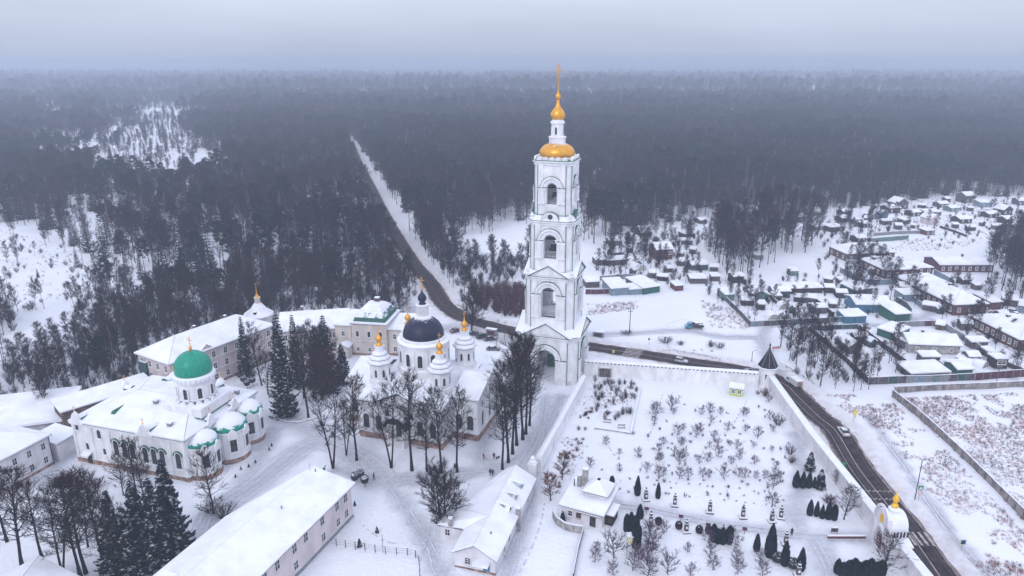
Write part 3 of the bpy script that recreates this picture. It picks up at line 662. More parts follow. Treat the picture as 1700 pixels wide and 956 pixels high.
zone('clear_sparse2', [(520, 340), (600, 390), (605, 415), (565, 420), (520, 400)], 11, dict(fbare=6, fshrub=3), (.6, 1.0), seed=19)
zone('field_bushes', [(0, 470), (130, 470), (250, 480), (130, 500), (60, 515), (0, 512)], 11, dict(fshrub=6, fbare=1), (.35, .6), seed=20)
T_HOLE = [[(-95, 226), (-80, 226), (-80, 241), (-95, 241)]]
Z_.append(('slope', [(-110, 194), (-90, 222), (-88, 240), (-90, 262), (-140, 262), (-150, 215), (-128, 180)], 3.3, dict(fbare=9, fshrub=7), (.4, .7), T_HOLE, 25))
Z_.append(('slope', [(-84, 234), (-70, 238), (-52, 240), (-38, 240), (-38, 262), (-60, 275), (-98, 268), (-96, 244)], 3.4, dict(fbare=9, fshrub=7), (.4, .7), T_HOLE, 26))
VAR = dict(fbare=5, fbirch=2, fpine=2, fspruce=3)
spots = []
rl_np = RL
for name, poly, sp, kinds, srange, holes, seed in Z_:
    rg = np.random.RandomState(seed * 7 + len(name)); xs = [p[0] for p in poly]; ys = [p[1] for p in poly]
    x0, x1, y0, y1 = min(xs), max(xs), min(ys), max(ys)
    gx, gy = np.meshgrid(np.arange(x0, x1, sp), np.arange(y0, y1, sp)); gx = gx.ravel() + rg.uniform(-.48, .48, gx.size) * sp; gy = gy.ravel() + rg.uniform(-.48, .48, gy.size) * sp
    ok = in_poly(gx, gy, poly)
    wob = 5 + 28 * np.clip((gy - 400) / 500, 0, 1); jx = gx + (vnoise(gx, gy, 45, 51) - .5) * 2 * wob + (vnoise(gx, gy, 14, 53) - .5) * wob; jy = gy + (vnoise(gx, gy, 60, 52) - .5) * 5 * wob
    for h in holes: ok &= ~in_poly(jx, jy, h)
    gx, gy = gx[ok], gy[ok]
    # natural gaps
    if sp < 9: g = vnoise(gx, gy, 15, 11 + seed); keep = g > (.15 if name == 'far_left' else .08 if 'far' in name else .20); gx, gy = gx[keep], gy[keep]
    if len(gx) == 0: continue
    if math.hypot(gx.min(), gy.min()) < 3000:
        d = dist_poly(gx, gy, [p for p in road_line]); keep = d > np.where(gy > 820, 0, np.where(gy > 640, 4.5, 7.5)); gx, gy = gx[keep], gy[keep]
    f = gy * CP + CAMH * SP; px = 850 + FPX * gx / f; keep = (px > -190) & (px < 1890); gx, gy = gx[keep], gy[keep]
    ks = list(kinds); w = np.array([kinds[k] for k in ks], float); w /= w.sum(); zone_n = vnoise(gx, gy, 55, 21)
    pick = rg.choice(len(ks), len(gx), p=w); con = [i_ for i_, k_ in enumerate(ks) if k_ in ('fpine', 'fspruce')]; flip = (vnoise(gx, gy, 70, 33) * .6 + vnoise(gx, gy, 22, 34) * .4 + rg.uniform(-.08, .08, len(gx)));
    if con and len(con) == 2: pick = np.where(flip > .60, np.array(con)[rg.randint(0, 2, len(gx))], np.where((flip < .40) & ('fbare' in ks), ks.index('fbare') if 'fbare' in ks else 0, pick))
    sc_ = rg.uniform(srange[0], srange[1], len(gx)); rt = rg.uniform(0, 6.28, len(gx))
    for i in range(len(gx)):
        k = ks[pick[i]]
        if k == 'fshrub': k = 'fshrub%d' % (0 if rt[i] < 3 else 2)
        elif k == 'fshrubred': k = 'fshrub1'
        else: k = '%s%d' % (k, int(rt[i] * 7) % VAR[k])
        spots.append((gx[i], gy[i], k, sc_[i] * (.78 + .42 * zone_n[i]), rt[i], name))
spots.sort(key=lambda s: s[0] ** 2 + s[1] ** 2)
NAMES = dict(fbare=('bare_tree', 'bare dark leafless tree %s', 'tree', 'bare trees'), fbirch=('birch_tree', 'tall pale-trunked birch %s', 'tree', 'birches'), fpine=('pine_tree', 'tall reddish-trunked pine %s', 'tree', 'pines'),
             fspruce=('spruce_tree', 'dark pointed spruce %s', 'tree', 'spruces'), fshrub=('thicket_bush', 'low bare thicket bush %s', 'bush', 'thicket bushes'))
PHR = dict(vfar_road='where the straight road vanishes', field_scrub='on the white field at the left edge', road_brush='in the brush left of the straight road', road_brush2='in the brush right of the straight road', gardens_h='around the dark brick bungalow', gardens_i='among the huts below the tall grove', far_right='at the near edge of the forest right of the straight road', far_left='in the forest left of the straight road', mid_left='in the open wood between white clearing and straight road', slope='in the scrubby wood behind the monastery residence', thin_right='close along the right side of the straight road',
           thin_mid='in the thin stand above the white riverside field', thin_east='in the thin stand between forest and village huts', river_shrubs='below the white riverside field left of the tower', burgundy='in the dark red thicket left of the bell tower', village_wood='at the wood edge above the village', village_grove='in the tall dark grove amid the village',
           village_east_grove='in the grove at the right edge of the village', lane_shrubs='between the road bend and the dark diagonal fence', gardens_a='among the garden plots right of the bell tower', gardens_b='on the scrubby corner beside the grey plank fence', gardens_c='around the red brick houses', gardens_d='among the far upper village plots', gardens_e='below the grove near the right edge',
           gardens_f='in the plots with greenhouse domes', gardens_g='inside the dark-fenced plot', clear_sparse='in the far left snowy clearing', clear_sparse2='in the small clearing left of the straight road', field_bushes='on the white field at the left edge')
count = {k: 0 for k in NAMES}; LIMIT = dict(fbare=215, fbirch=120, fpine=120, fspruce=150, fshrub=215); stuff = []
for x, y, k, s, r_, zn in spots:
    b = k[:-1]; px, py = to_px(x, y)
    if count[b] < LIMIT[b] and -10 < px < 1710 and py < 930 and math.hypot(x, y) < 900:
        count[b] += 1; nm, lb, ct, gp = NAMES[b]; ph = PHR.get(zn, 'in the snowy wood'); lb = lb % ph; gp = gp + ' ' + ph
        o = inst(nm, LIB[k][0], None, (x, y, 0), r_, s); tag(o, lb, ct, gp)
    else: stuff.append((x, y, k, s, r_))
def scatter(name, pts, label, zoff=0.0, cat=None):
    """one object: many small copies on points, by geometry nodes"""
    kinds = sorted(set(p[2] for p in pts)); coll = bpy.data.collections.new(name + '_kinds')
    for i, k in enumerate(kinds):
        o = bpy.data.objects.new('%02d_%s' % (i, k), LIB[k][0]); coll.objects.link(o)
    me = bpy.data.meshes.new(name); me.from_pydata([(p[0], p[1], zoff) for p in pts], [], [])
    for nm, vals, ty in (('pk', [kinds.index(p[2]) for p in pts], 'INT'), ('sc', [p[3] for p in pts], 'FLOAT'), ('rt', [p[4] for p in pts], 'FLOAT')):
        a = me.attributes.new(nm, ty, 'POINT'); a.data.foreach_set('value', vals)
    ob = bpy.data.objects.new(name, me); COL.objects.link(ob)
    ng = bpy.data.node_groups.new(name, 'GeometryNodeTree'); ng.interface.new_socket('Geometry', in_out='INPUT', socket_type='NodeSocketGeometry'); ng.interface.new_socket('Geometry', in_out='OUTPUT', socket_type='NodeSocketGeometry')
    n = ng.nodes; l = ng.links; gi = n.new('NodeGroupInput'); go = n.new('NodeGroupOutput')
    ci = n.new('GeometryNodeCollectionInfo'); ci.inputs['Collection'].default_value = coll; ci.inputs['Separate Children'].default_value = True; ci.inputs['Reset Children'].default_value = True
    ip = n.new('GeometryNodeInstanceOnPoints'); ip.inputs['Pick Instance'].default_value = True
    def attr(nm, ty):
        a = n.new('GeometryNodeInputNamedAttribute'); a.data_type = ty; a.inputs['Name'].default_value = nm; return a.outputs['Attribute']
    cx = n.new('ShaderNodeCombineXYZ'); l.new(attr('rt', 'FLOAT'), cx.inputs['Z'])
    l.new(gi.outputs[0], ip.inputs['Points']); l.new(ci.outputs[0], ip.inputs['Instance']); l.new(attr('pk', 'INT'), ip.inputs['Instance Index'])
    l.new(cx.outputs[0], ip.inputs['Rotation']); l.new(attr('sc', 'FLOAT'), ip.inputs['Scale']); l.new(ip.outputs[0], go.inputs[0])
    md = ob.modifiers.new('scatter', 'NODES'); md.node_group = ng
    return tag(ob, label, cat, kind='stuff')
print('WOODS', len(spots), count, len(stuff))
def far_canopy():
    ds = np.geomspace(3550, 13000, 70); an = np.radians(np.linspace(-44, 44, 170)); D, A = np.meshgrid(ds, an, indexing='ij'); X = D * np.sin(A); Y = D * np.cos(A)
    Z = 13 + 9 * vnoise(X, Y, 60, 41) + 14 * vnoise(X, Y, 600, 42); Z[0] = -1; v = np.stack([X, Y, Z], -1).reshape(-1, 3); n = len(an)
    me = bpy.data.meshes.new('distant_forest'); me.from_pydata(v.tolist(), [], [(i * n + k, i * n + k + 1, (i + 1) * n + k + 1, (i + 1) * n + k) for i in range(len(ds) - 1) for k in range(n - 1)]); me.materials.append(M('needles_bare'))
    o = bpy.data.objects.new('distant_forest', me); COL.objects.link(o); tag(o, 'unbroken distant woods along the hazy horizon', kind='stuff')
far_canopy()
scatter('forest', stuff, 'far winter forest of bare trees, pines and spruces fading into the haze')
# ------------------------------------------------------------------ building helpers
PI = math.pi
def arch_prof(w, h, arch, n=8):
    if not arch: return [(-w / 2, 0), (w / 2, 0), (w / 2, h), (-w / 2, h)]
    zs = h - w / 2; return [(-w / 2, 0), (w / 2, 0)] + [(w / 2 * math.cos(PI * k / n), zs + w / 2 * math.sin(PI * k / n)) for k in range(n + 1)]
WIN = {}
def window(parent, x, y, z, ang, w=1.1, h=1.7, arch=False, mull=(1, 1), fr='frame_white', sur=0.16, dep=0.12, name='window'):
    key = (w, h, arch, mull, fr, sur, dep)
    if key not in WIN:
        F = nb(fr); pr = arch_prof(w, h, arch); s = 1 + 2 * sur / w; n = len(pr)
        cz = h / 2; out = [(u * s, cz + (q - cz) * (1 + 2 * sur / h)) for u, q in pr]
        vs = [(u, 0.02, q) for u, q in out] + [(u, -dep, q) for u, q in out] + [(u, -dep, q) for u, q in pr] + [(u, -0.01, q) for u, q in pr]
        fs = []
        for i in range(n):
            j = (i + 1) % n; fs += [(i, j, n + j, n + i), (n + i, n + j, 2 * n + j, 2 * n + i), (2 * n + i, 2 * n + j, 3 * n + j, 3 * n + i)]
        F.add(vs, fs)
        mv, mh = mull
        if arch: F.mat('frame_dark')
        for k in range(mv): F.box(-w / 2 + w * (k + 1) / (mv + 1), -0.05, 0.02, 0.07, 0.05, h - .04 - (w * .12 if arch else 0))
        for k in range(mh): F.box(0, -0.052, h * (k + 1) / (mh + 1), w, 0.05, 0.07)
        F.mat(fr).box(0, -dep - .04, -sur - .06, w * s + .15, .24, .08)
        P = nb('glass'); P.extr(arch_prof(w, h, arch), ((0, 0), 0), 0.03)
        WIN[key] = (F.mesh('window'), P.mesh('pane'))
        for m_ in WIN[key]: fixnormals(m_)
    F, P = WIN[key]; o = inst(name, F, parent, (x, y, z), ang); inst('pane', P, o); return o
def cross_mesh(h, w, m='gold', r=.06):
    b = nb(m); b.tube((0, 0, 0), (0, 0, h), r, r * .8, 5); b.box(0, 0, h * .66, w, r * 1.6, r * 1.8); b.box(0, 0, h * .84, w * .45, r * 1.6, r * 1.6)
    b.tube((-w * .28, 0, h * .46), (w * .28, 0, h * .36), r * .8, r * .8, 4); b.lathe([(r, 0), (r * 3.4, r * 3), (r * 3.4, r * 5), (r, r * 8)], 8); return b
def slab_roof(polys, name, parent, thick=.32, snowm='roof_snow', under='dark_metal', flip=True):
    """each polygon: a plane of the roof; a thin sheet below, a blanket of snow above"""
    b = MB()
    for p in polys:
        b.mat(under).poly3([(x, y, z) for x, y, z in p], .10)
        b.mat(snowm).poly3([(x + 0, y + 0, z + thick) for x, y, z in shrink(p, .10)], thick - .004)
    o = b.build(name, parent); fixnormals(o.data); return o
def shrink(p, d):
    n = len(p); c = [sum(q[i] for q in p) / n for i in range(3)]; out = []
    for q in p:
        L = math.hypot(q[0] - c[0], q[1] - c[1]) or 1; k = 1 - d / L; out.append(tuple(c[i] + (q[i] - c[i]) * k for i in range(3)))
    return out
def roof_polys(kind, w, d, z, rh, ov, ins=None):
    X, Y = w / 2 + ov, d / 2 + ov
    if kind == 'gable': return [[(-X, -Y, z), (X, -Y, z), (X, 0, z + rh), (-X, 0, z + rh)], [(X, Y, z), (-X, Y, z), (-X, 0, z + rh), (X, 0, z + rh)]]
    if kind == 'gabley': return [[(-X, -Y, z), (0, -Y, z + rh), (0, Y, z + rh), (-X, Y, z)], [(X, -Y, z), (X, Y, z), (0, Y, z + rh), (0, -Y, z + rh)]]
    if kind == 'shed': return [[(-X, -Y, z), (X, -Y, z), (X, Y, z + rh), (-X, Y, z + rh)]]
    if kind == 'shedx': return [[(-X, -Y, z), (X, -Y, z + rh), (X, Y, z + rh), (-X, Y, z)]]
    if kind == 'shedxr': return [[(-X, -Y, z + rh), (X, -Y, z), (X, Y, z), (-X, Y, z + rh)]]
    if kind == 'flat': return [[(-X, -Y, z), (X, -Y, z), (X, Y, z), (-X, Y, z)]]
    if kind == 'hip':
        if X >= Y:
            i = X - (Y if ins is None else ins); r0, r1 = (-i, 0, z + rh), (i, 0, z + rh)
            return [[(-X, -Y, z), (X, -Y, z), r1, r0], [(X, Y, z), (-X, Y, z), r0, r1], [(-X, Y, z), (-X, -Y, z), r0], [(X, -Y, z), (X, Y, z), r1]]
        i = Y - (X if ins is None else ins); r0, r1 = (0, -i, z + rh), (0, i, z + rh)
        return [[(X, -Y, z), (X, Y, z), r1, r0], [(-X, Y, z), (-X, -Y, z), r0, r1], [(-X, -Y, z), (X, -Y, z), r0], [(X, Y, z), (-X, Y, z), r1]]
def chimney(parent, x, y, z, h=1.6, s=.7, m='brown_brick'):
    b = nb(m); b.box(x, y, z, s, s, h); b.mat(m).box(x, y, z + h, s + .16, s + .16, .15); b.mat('roof_snow').box(x, y, z + h + .152, s + .05, s + .05, .14); return b.build('chimney', parent)
def house(label, A, B, d, h, roof='gable', rh=2.0, wall='old_white_wall', ov=.4, win=None, ch=(), name='house', cat='house', group=None, ground=False, plinth=None, fr='frame_white', corn=None, thick=.32, door=None, ins=None):
    """A, B: picture points of the front wall's left and right end (at eave height, or on the ground); d metres deep. win: {face: (n, (z..), w, h, arch)}"""
    a = G(*A, 0 if ground else h); b = G(*B, 0 if ground else h); return house_w(label, a, b, d, h, roof, rh, wall, ov, win, ch, name, cat, group, plinth, fr, corn, thick, door, ins)
def house_w(label, a, b, d, h, roof='gable', rh=2.0, wall='old_white_wall', ov=.4, win=None, ch=(), name='house', cat='house', group=None, plinth=None, fr='frame_white', corn=None, thick=.32, door=None, ins=None):
    rot = math.atan2(b[1] - a[1], b[0] - a[0]); w = math.hypot(b[0] - a[0], b[1] - a[1])
    cx = (a[0] + b[0]) / 2 - math.sin(rot) * d / 2; cy_ = (a[1] + b[1]) / 2 + math.cos(rot) * d / 2
    t = thing(name, label, cat, (cx, cy_), rot, group)
    W = nb(wall); W.box(0, 0, -.4, w, d, h + .4)
    if roof == 'gable':
        for s in (-1, 1): W.add([(s * w / 2, -d / 2, h), (s * w / 2, d / 2, h), (s * w / 2, 0, h + rh * (d / 2) / (d / 2 + ov)), (s * (w / 2 - .3), -d / 2, h), (s * (w / 2 - .3), d / 2, h), (s * (w / 2 - .3), 0, h + rh * (d / 2) / (d / 2 + ov))], [(0, 1, 2), (3, 5, 4), (0, 2, 5, 3), (1, 4, 5, 2)])
    if roof == 'gabley':
        for s in (-1, 1): W.add([(-w / 2, s * d / 2, h), (w / 2, s * d / 2, h), (0, s * d / 2, h + rh * (w / 2) / (w / 2 + ov)), (-w / 2, s * (d / 2 - .3), h), (w / 2, s * (d / 2 - .3), h), (0, s * (d / 2 - .3), h + rh * (w / 2) / (w / 2 + ov))], [(0, 1, 2), (3, 5, 4), (0, 2, 5, 3), (1, 4, 5, 2)])
    if roof in ('shed', 'shedx', 'shedxr'):
        pp = roof_polys(roof, w - .02, d - .02, h, rh * .97, 0)[0]; W.add([(x, y, h - .01) for x, y, z in pp] + [tuple(p) for p in pp], [(0, 1, 5, 4), (1, 2, 6, 5), (2, 3, 7, 6), (3, 0, 4, 7)])
    wo_ = W.build('wall', t); fixnormals(wo_.data)
    if plinth: b_ = nb(plinth); b_.box(0, 0, -.4, w + .2, d + .2, 1.1); b_.build('plinth', t)
    if corn:
        b_ = nb(corn); b_.box(0, 0, h - .32, w + .3, d + .3, .3); b_.build('cornice', t)
    slab_roof(roof_polys(roof, w, d, h + .012, rh, ov, ins), 'roof', t, thick)
    if win:
        for face, spec in win.items():
            for (n, zs, ww, wh, ar) in (spec if isinstance(spec, list) else [spec]):
                L = w if face in 'fb' else d
                for k in range(n):
                    u = -L / 2 + L * (k + .5) / n
                    for z in zs:
                        if face == 'f': window(t, u, -d / 2, z, 0, ww, wh, ar, fr=fr)
                        elif face == 'b': window(t, -u, d / 2, z, PI, ww, wh, ar, fr=fr)
                        elif face == 'r': window(t, w / 2, u, z, PI / 2, ww, wh, ar, fr=fr)
                        else: window(t, -w / 2, -u, z, -PI / 2, ww, wh, ar, fr=fr)
    for c in ch: chimney(t, c[0] * w / 2, c[1] * d / 2, c[2], *(c[3:]))
    if door:
        u, dw, dh, dm = door; b_ = nb(dm); b_.box(0, 0, 0, dw, .1, dh); o = b_.build('door', t); o.location = (u * w / 2, -d / 2 - .05, 0)
    return t
def arch_wall(mb, frame, W, z0, z1, aw, zs, t, n=10):
    """a wall of thickness t with an arched way through it; frame origin at the middle, inner face"""
    mb.extr([(-W / 2, z0), (-aw / 2, z0), (-aw / 2, z1), (-W / 2, z1)], frame, t)
    mb.extr([(aw / 2, z0), (W / 2, z0), (W / 2, z1), (aw / 2, z1)], frame, t)
    for k in range(n):
        a0, a1 = PI - PI * k / n, PI - PI * (k + 1) / n
        u0, q0, u1, q1 = aw / 2 * math.cos(a0), zs + aw / 2 * math.sin(a0), aw / 2 * math.cos(a1), zs + aw / 2 * math.sin(a1)
        mb.extr([(u0, q0), (u1, q1), (u1, z1), (u0, z1)], frame, t)
def ring_arch(mb, frame, r0, r1, zc, depth, n=14, a_from=0.0, a_to=PI):
    for k in range(n):
        a0 = a_from + (a_to - a_from) * k / n; a1 = a_from + (a_to - a_from) * (k + 1) / n
        mb.extr([(r0 * math.cos(a0), zc + r0 * math.sin(a0)), (r1 * math.cos(a0), zc + r1 * math.sin(a0)), (r1 * math.cos(a1), zc + r1 * math.sin(a1)), (r0 * math.cos(a1), zc + r0 * math.sin(a1))], frame, depth)
def face_frames(h):   # middle of each face at distance h from the axis; u runs to the right seen from outside
    return [((0, -h), 0), ((h, 0), PI / 2), ((0, h), PI), ((-h, 0), -PI / 2)]
def chamf(W, c): h = W / 2; return [(-h + c, -h), (h - c, -h), (h, -h + c), (h, h - c), (h - c, h), (-h + c, h), (-h, h - c), (-h, -h + c)]
def onion_prof(r, z, h, neck=.35):
    return [(r * .62, z), (r * .86, z + h * .08), (r * .98, z + h * .19), (r, z + h * .28), (r * .93, z + h * .40), (r * .72, z + h * .54), (r * .44, z + h * .66), (r * .22, z + h * .78), (r * .10, z + h * .90), (.05, z + h)]
# ------------------------------------------------------------------ bell tower
ROT = rad(-18)
def build_tower():
    t = thing('bell_tower', 'tall white four-tier bell tower with arched openings and gilded domes and cross', 'bell tower', (12.3, 199.0), ROT)
    tiers = [  # W, chamfer, z0, z1, opening width, opening bottom, spring, wall
        (17.6, 2.7, -.4, 14.6, 5.6, -.4, 7.6, 3.2), (13.9, 2.1, 15.0, 31.6, 4.3, 19.4, 26.3, 2.0), (11.9, 1.7, 32.0, 47.2, 3.7, 36.5, 41.5, 1.7), (10.2, 1.4, 47.6, 63.4, 2.9, 51.6, 56.0, 1.4)]
    for ti, (W, c, z0, z1, aw, zb, zs, th) in enumerate(tiers):
        h = W / 2; b = nb('white_wall')
        for (ox, oy), a in face_frames(h - th):
            arch_wall(b, ((ox, oy), a), W - 2 * c, zb, z1, aw, zs, th)
            if zb > z0: b.extr([(-(W - 2 * c) / 2, z0), ((W - 2 * c) / 2, z0), ((W - 2 * c) / 2, zb), (-(W - 2 * c) / 2, zb)], ((ox, oy), a), th)
        for sx in (-1, 1):
            for sy in (-1, 1):
                p = [(sx * (h - c), sy * h), (sx * h, sy * (h - c)), (sx * (h - th), sy * (h - c)), (sx * (h - c), sy * (h - th))]
                if sx * sy > 0: p = p[::-1]
                b.prism(p, z0, z1)
        if ti: b.prism(chamf(W - th, c), z0, z0 + .5); b.prism(chamf(W - th, c), zb - .35, zb)
        b.prism(chamf(W - .6, c), z1 - .5, z1)
        o = b.build('tier_wall', t); fixnormals(o.data)
        # pilasters either side of every opening and on the cut corners
        q = nb('white_wall'); pw = (W - 2 * c - aw) / 2
        for fi, ((ox, oy), a) in enumerate(face_frames(h)):
            fr = ((ox, oy), a)
            for s in (-1, 1):
                e0 = aw / 2 + pw * .40; e1 = (W - 2 * c) / 2 - .02
                for (u0, u1, dp) in ((e0, e1, .34), (aw / 2 + .12, aw / 2 + pw * .28, .10)):
                    u0_, u1_ = sorted((s * u0, s * u1)); top = zs - .5
                    q.extr([(u0_, zb), (u1_, zb), (u1_, top), (u0_, top)], fr, dp)
                    if u0 > aw / 2 + .5: q.extr([(u0_, zs + .7), (u1_, zs + .7), (u1_, z1 - .9), (u0_, z1 - .9)], fr, dp * .8)
                # sunk panel on the pier: a thin raised frame
                uc = s * (aw / 2 + pw * .70); pz0, pz1 = zb + (1.6 if ti else 3.0), zs - 1.3
                for (x0, x1, y0, y1) in ((uc - .75, uc - .6, pz0, pz1), (uc + .6, uc + .75, pz0, pz1), (uc - .6, uc + .6, pz1 - .15, pz1), (uc - .6, uc + .6, pz0, pz0 + .15)):
                    q.extr([(x0, y0), (x1, y0), (x1, y1), (x0, y1)], fr, .32)
        o = q.build('pilaster', t); fixnormals(o.data); o['kind'] = 'stuff'
        for fi, fr in enumerate(face_frames(h)):
            for s in (-1, 1):
                (ox, oy), a = fr
                for e_ in ((.30, .88) if ti else (.36, .9)):
                    u = s * (aw / 2 + (W - 2 * c - aw) / 2 * e_); cxx, cyy = ox + u * math.cos(a) + .30 * math.sin(a), oy + u * math.sin(a) - .30 * math.cos(a)
                    q = nb('white_wall'); q.lathe([(.42, zb + (.1 if ti else 2.6)), (.42, zb + (.5 if ti else 3.0)), (.28, zb + (.6 if ti else 3.1)), (.26, zs - 1.0), (.4, zs - .75), (.44, zs - .5)], 8, cxx, cyy); q.build('column', t)
            q = nb('white_wall'); ring_arch(q, fr, aw / 2 + .35, aw / 2 + .75, zs, .16); ring_arch(q, fr, aw / 2 + 1.1, aw / 2 + 1.75, zs, .42, a_from=0, a_to=PI)
            q.mat('green_pipe'); ring_arch(q, fr, aw / 2 + 1.752, aw / 2 + 1.83, zs, .50)
            o = q.build('arch_moulding', t); fixnormals(o.data)
            # impost cornice at spring level on the piers
            q = nb('white_wall')
            for s in (-1, 1):
                for (za, zc, dp) in ((zs - .5, zs - .15, .35), (zs - .15, zs + .10, .52), (zs + .35, zs + .6, .40)):
                    u0, u1 = sorted((s * (aw / 2 + .02), s * ((W - 2 * c) / 2 + .1))); q.extr([(u0, za), (u1, za), (u1, zc), (u0, zc)], fr, dp)
                q.mat('green_pipe'); q.extr([(u0, zs + .102), (u1, zs + .102), (u1, zs + .17), (u0, zs + .17)], fr, .56); q.mat('white_wall')
            o = q.build('impost', t); fixnormals(o.data)
        # cornice round the tier
        q = nb('white_wall'); q.prism(chamf(W + .7, c + .1), z1 - 1.2, z1 - .85); q.prism(chamf(W + .4, c + .1), z1 - .85, z1 - .45); q.prism(chamf(W + 1.3, c + .2), z1 - .45, z1 - .05); q.mat('green_pipe').prism(chamf(W + 1.42, c + .2), z1 - .046, z1 + .08)
        q.build('cornice', t)
        q = nb('white_wall'); q.prism(chamf(W + .35, c + .08), z0 + (.0 if ti == 0 else .3), z0 + (2.2 if ti == 0 else 1.0))
        if ti: q.mat('green_pipe').prism(chamf(W + .45, c + .08), z0 + 1.002, z0 + 1.12); q.build('base_band', t)
        else:
            q = nb('old_white_wall')
            for sx in (-1, 1):
                for sy in (-1, 1):
                    hh = h + .2; p = [(sx * (aw / 2 + .15), sy * hh), (sx * (h - c + .1), sy * hh), (sx * hh, sy * (h - c + .1)), (sx * hh, sy * (aw / 2 + .15)), (sx * (h - th + .3), sy * (aw / 2 + .15)), (sx * (aw / 2 + .15), sy * (h - th + .3))]
                    q.prism(p if sx * sy < 0 else p[::-1], -.4, 1.5)
            o = q.build('plinth', t); fixnormals(o.data)
        # drainpipes on the cut corners
        for sx, sy in ((1, -1), (-1, -1), (1, 1)):
            for (px_, py_) in ((sx * (h - c + .25), sy * (h + .12)), (sx * (h + .12), sy * (h - c + .25))):
                p = nb('green_pipe'); p.tube((px_, py_, z0 + .9), (px_, py_, z1 - .9), .09, .09, 5); p.build('drainpipe', t)
    # roofs between the tiers, with gables on the two lower ones and round pediments on the third
    for (W, c, z, W2, c2, zt, ph, kind) in ((17.6, 2.7, 14.62, 13.9, 2.1, 16.4, 3.9, 'g'), (13.9, 2.1, 31.62, 11.9, 1.7, 33.2, 3.2, 'g'), (11.9, 1.7, 47.22, 10.2, 1.4, 48.6, 2.5, 'r')):
        b = nb('green_snowy'); A = chamf(W + 1.2, c + .2); B = chamf(W2 + .1, c2)
        b.add([(x, y, z) for x, y in A] + [(x, y, zt) for x, y in B], [tuple(range(8))[::-1]] + [(i, (i + 1) % 8, 8 + (i + 1) % 8, 8 + i) for i in range(8)]); b.build('roof', t)
        for fr in face_frames(W / 2 - .55):
            hw = (W - 2 * c) / 2 + (.9 if kind == 'g' else -1.9); (ox, oy), a = fr; ux, uy, nx, ny = math.cos(a), math.sin(a), math.sin(a), -math.cos(a)
            q = nb('white_wall')
            if kind == 'g':
                q.extr([(-hw, z), (hw, z), (0, z + ph)], fr, 1.0)
                q.extr([(-hw * .62, z + .55), (hw * .62, z + .55), (0, z + ph * .68)], fr, 1.12)
                o = q.build('pediment', t); fixnormals(o.data); b = nb('green_snowy')
                def P(u, zz, d): return (ox + u * ux + nx * d, oy + u * uy + ny * d, zz)
                for s in (-1, 1):
                    b.add([P(s * (hw + .25), z + .06, 1.35), P(0, z + ph + .2, 1.35), P(0, z + ph + .2, -1.9), P(s * (hw + .25), z + .06, -1.9), P(s * (hw + .25), z - .16, 1.35), P(0, z + ph - .02, 1.35), P(0, z + ph - .02, -1.9), P(s * (hw + .25), z - .16, -1.9)], [(0, 1, 2, 3), (4, 7, 6, 5), (0, 4, 5, 1), (3, 2, 6, 7)])
                o = b.build('gable_roof', t); fixnormals(o.data)
                # metal edge line along the gable
                b = nb('green_pipe')
                for s in (-1, 1): b.tube(P(s * (hw + .3), z - .1, 1.42), P(0, z + ph + .06, 1.42), .09, .09, 4)
                b.tube(P(-hw, z + .05, 1.3), P(hw, z + .05, 1.3), .08, .08, 4); b.build('gable_flashing', t)
            else:
                n = 12; q.extr([(hw * math.cos(PI * k / n), z + hw * math.sin(PI * k / n)) for k in range(n + 1)], fr, .8); o = q.build('pediment', t); fixnormals(o.data)
                q = nb('white_wall'); ring_arch(q, fr, hw - .35, hw + .12, z, 1.0); q.mat('green_pipe'); ring_arch(q, fr, hw + .122, hw + .2, z, 1.06); o = q.build('pediment_moulding', t); fixnormals(o.data)
                q = nb('glass'); n = 14; q.extr([(.72 * math.cos(6.283 * k / n), z + 1.15 + .72 * math.sin(6.283 * k / n)) for k in range(n)], fr, .83); o = q.build('round_window', t); fixnormals(o.data)
                q = nb('frame_white'); ring_arch(q, fr, .72, .95, z + 1.15, .92, 16, 0, 2 * PI); o = q.build('window_frame', t); fixnormals(o.data)
    # small corner urns on the roofs
    for (W, z) in ((13.9, 31.6), (11.9, 47.2)):
        for sx in (-1, 1):
            for sy in (-1, 1):
                b = nb('white_wall'); b.lathe([(.45, z), (.45, z + .5), (.2, z + .7), (.5, z + 1.2), (.35, z + 1.8), (.05, z + 2.1)], 8, sx * (W / 2 - .6), sy * (W / 2 - .6)); b.build('corner_urn', t)
    # crown of the top tier
    b = nb('white_wall')
    for fr in face_frames(5.2 - .35):
        for k in range(5): b.extr([(-4.4 + k * 1.76, 63.42), (-4.4 + k * 1.76 + 1.6, 63.42), (-4.4 + k * 1.76 + 1.35, 64.1), (-4.4 + k * 1.76 + .8, 64.5), (-4.4 + k * 1.76 + .25, 64.1)], fr, .5)
    o = b.build('parapet', t); fixnormals(o.data); o['kind'] = 'stuff'
    b = nb('white_wall'); b.lathe([(4.9, 63.0), (4.9, 63.9), (4.5, 64.1)], 16, a0=PI / 8); b.build('dome_base', t)
    b = nb('gold_snowy'); b.lathe([(4.45, 64.0), (4.75, 64.4), (4.88, 64.9), (4.8, 65.5), (4.4, 66.2), (3.8, 66.8), (3.0, 67.25), (2.2, 67.5), (2.0, 67.7)], 24); b.build('lower_dome', t, smooth=True)
    b = nb('white_wall'); b.lathe([(2.25, 67.5), (2.25, 68.9), (2.45, 69.0), (2.45, 69.4), (1.7, 69.5)], 8, a0=PI / 8); b.build('lantern_base', t)
    b = nb('white_wall'); b.lathe([(1.65, 69.4), (1.65, 72.6), (1.95, 72.8), (2.0, 73.2), (1.5, 73.7), (1.45, 73.9)], 8, a0=PI / 8); b.build('lantern', t)
    for k in range(4):
        a = k * PI / 2; window(t, 1.53 * math.sin(a), -1.53 * math.cos(a), 70.0, a, .55, 1.9, True, (0, 1), 'white_wall', .12)
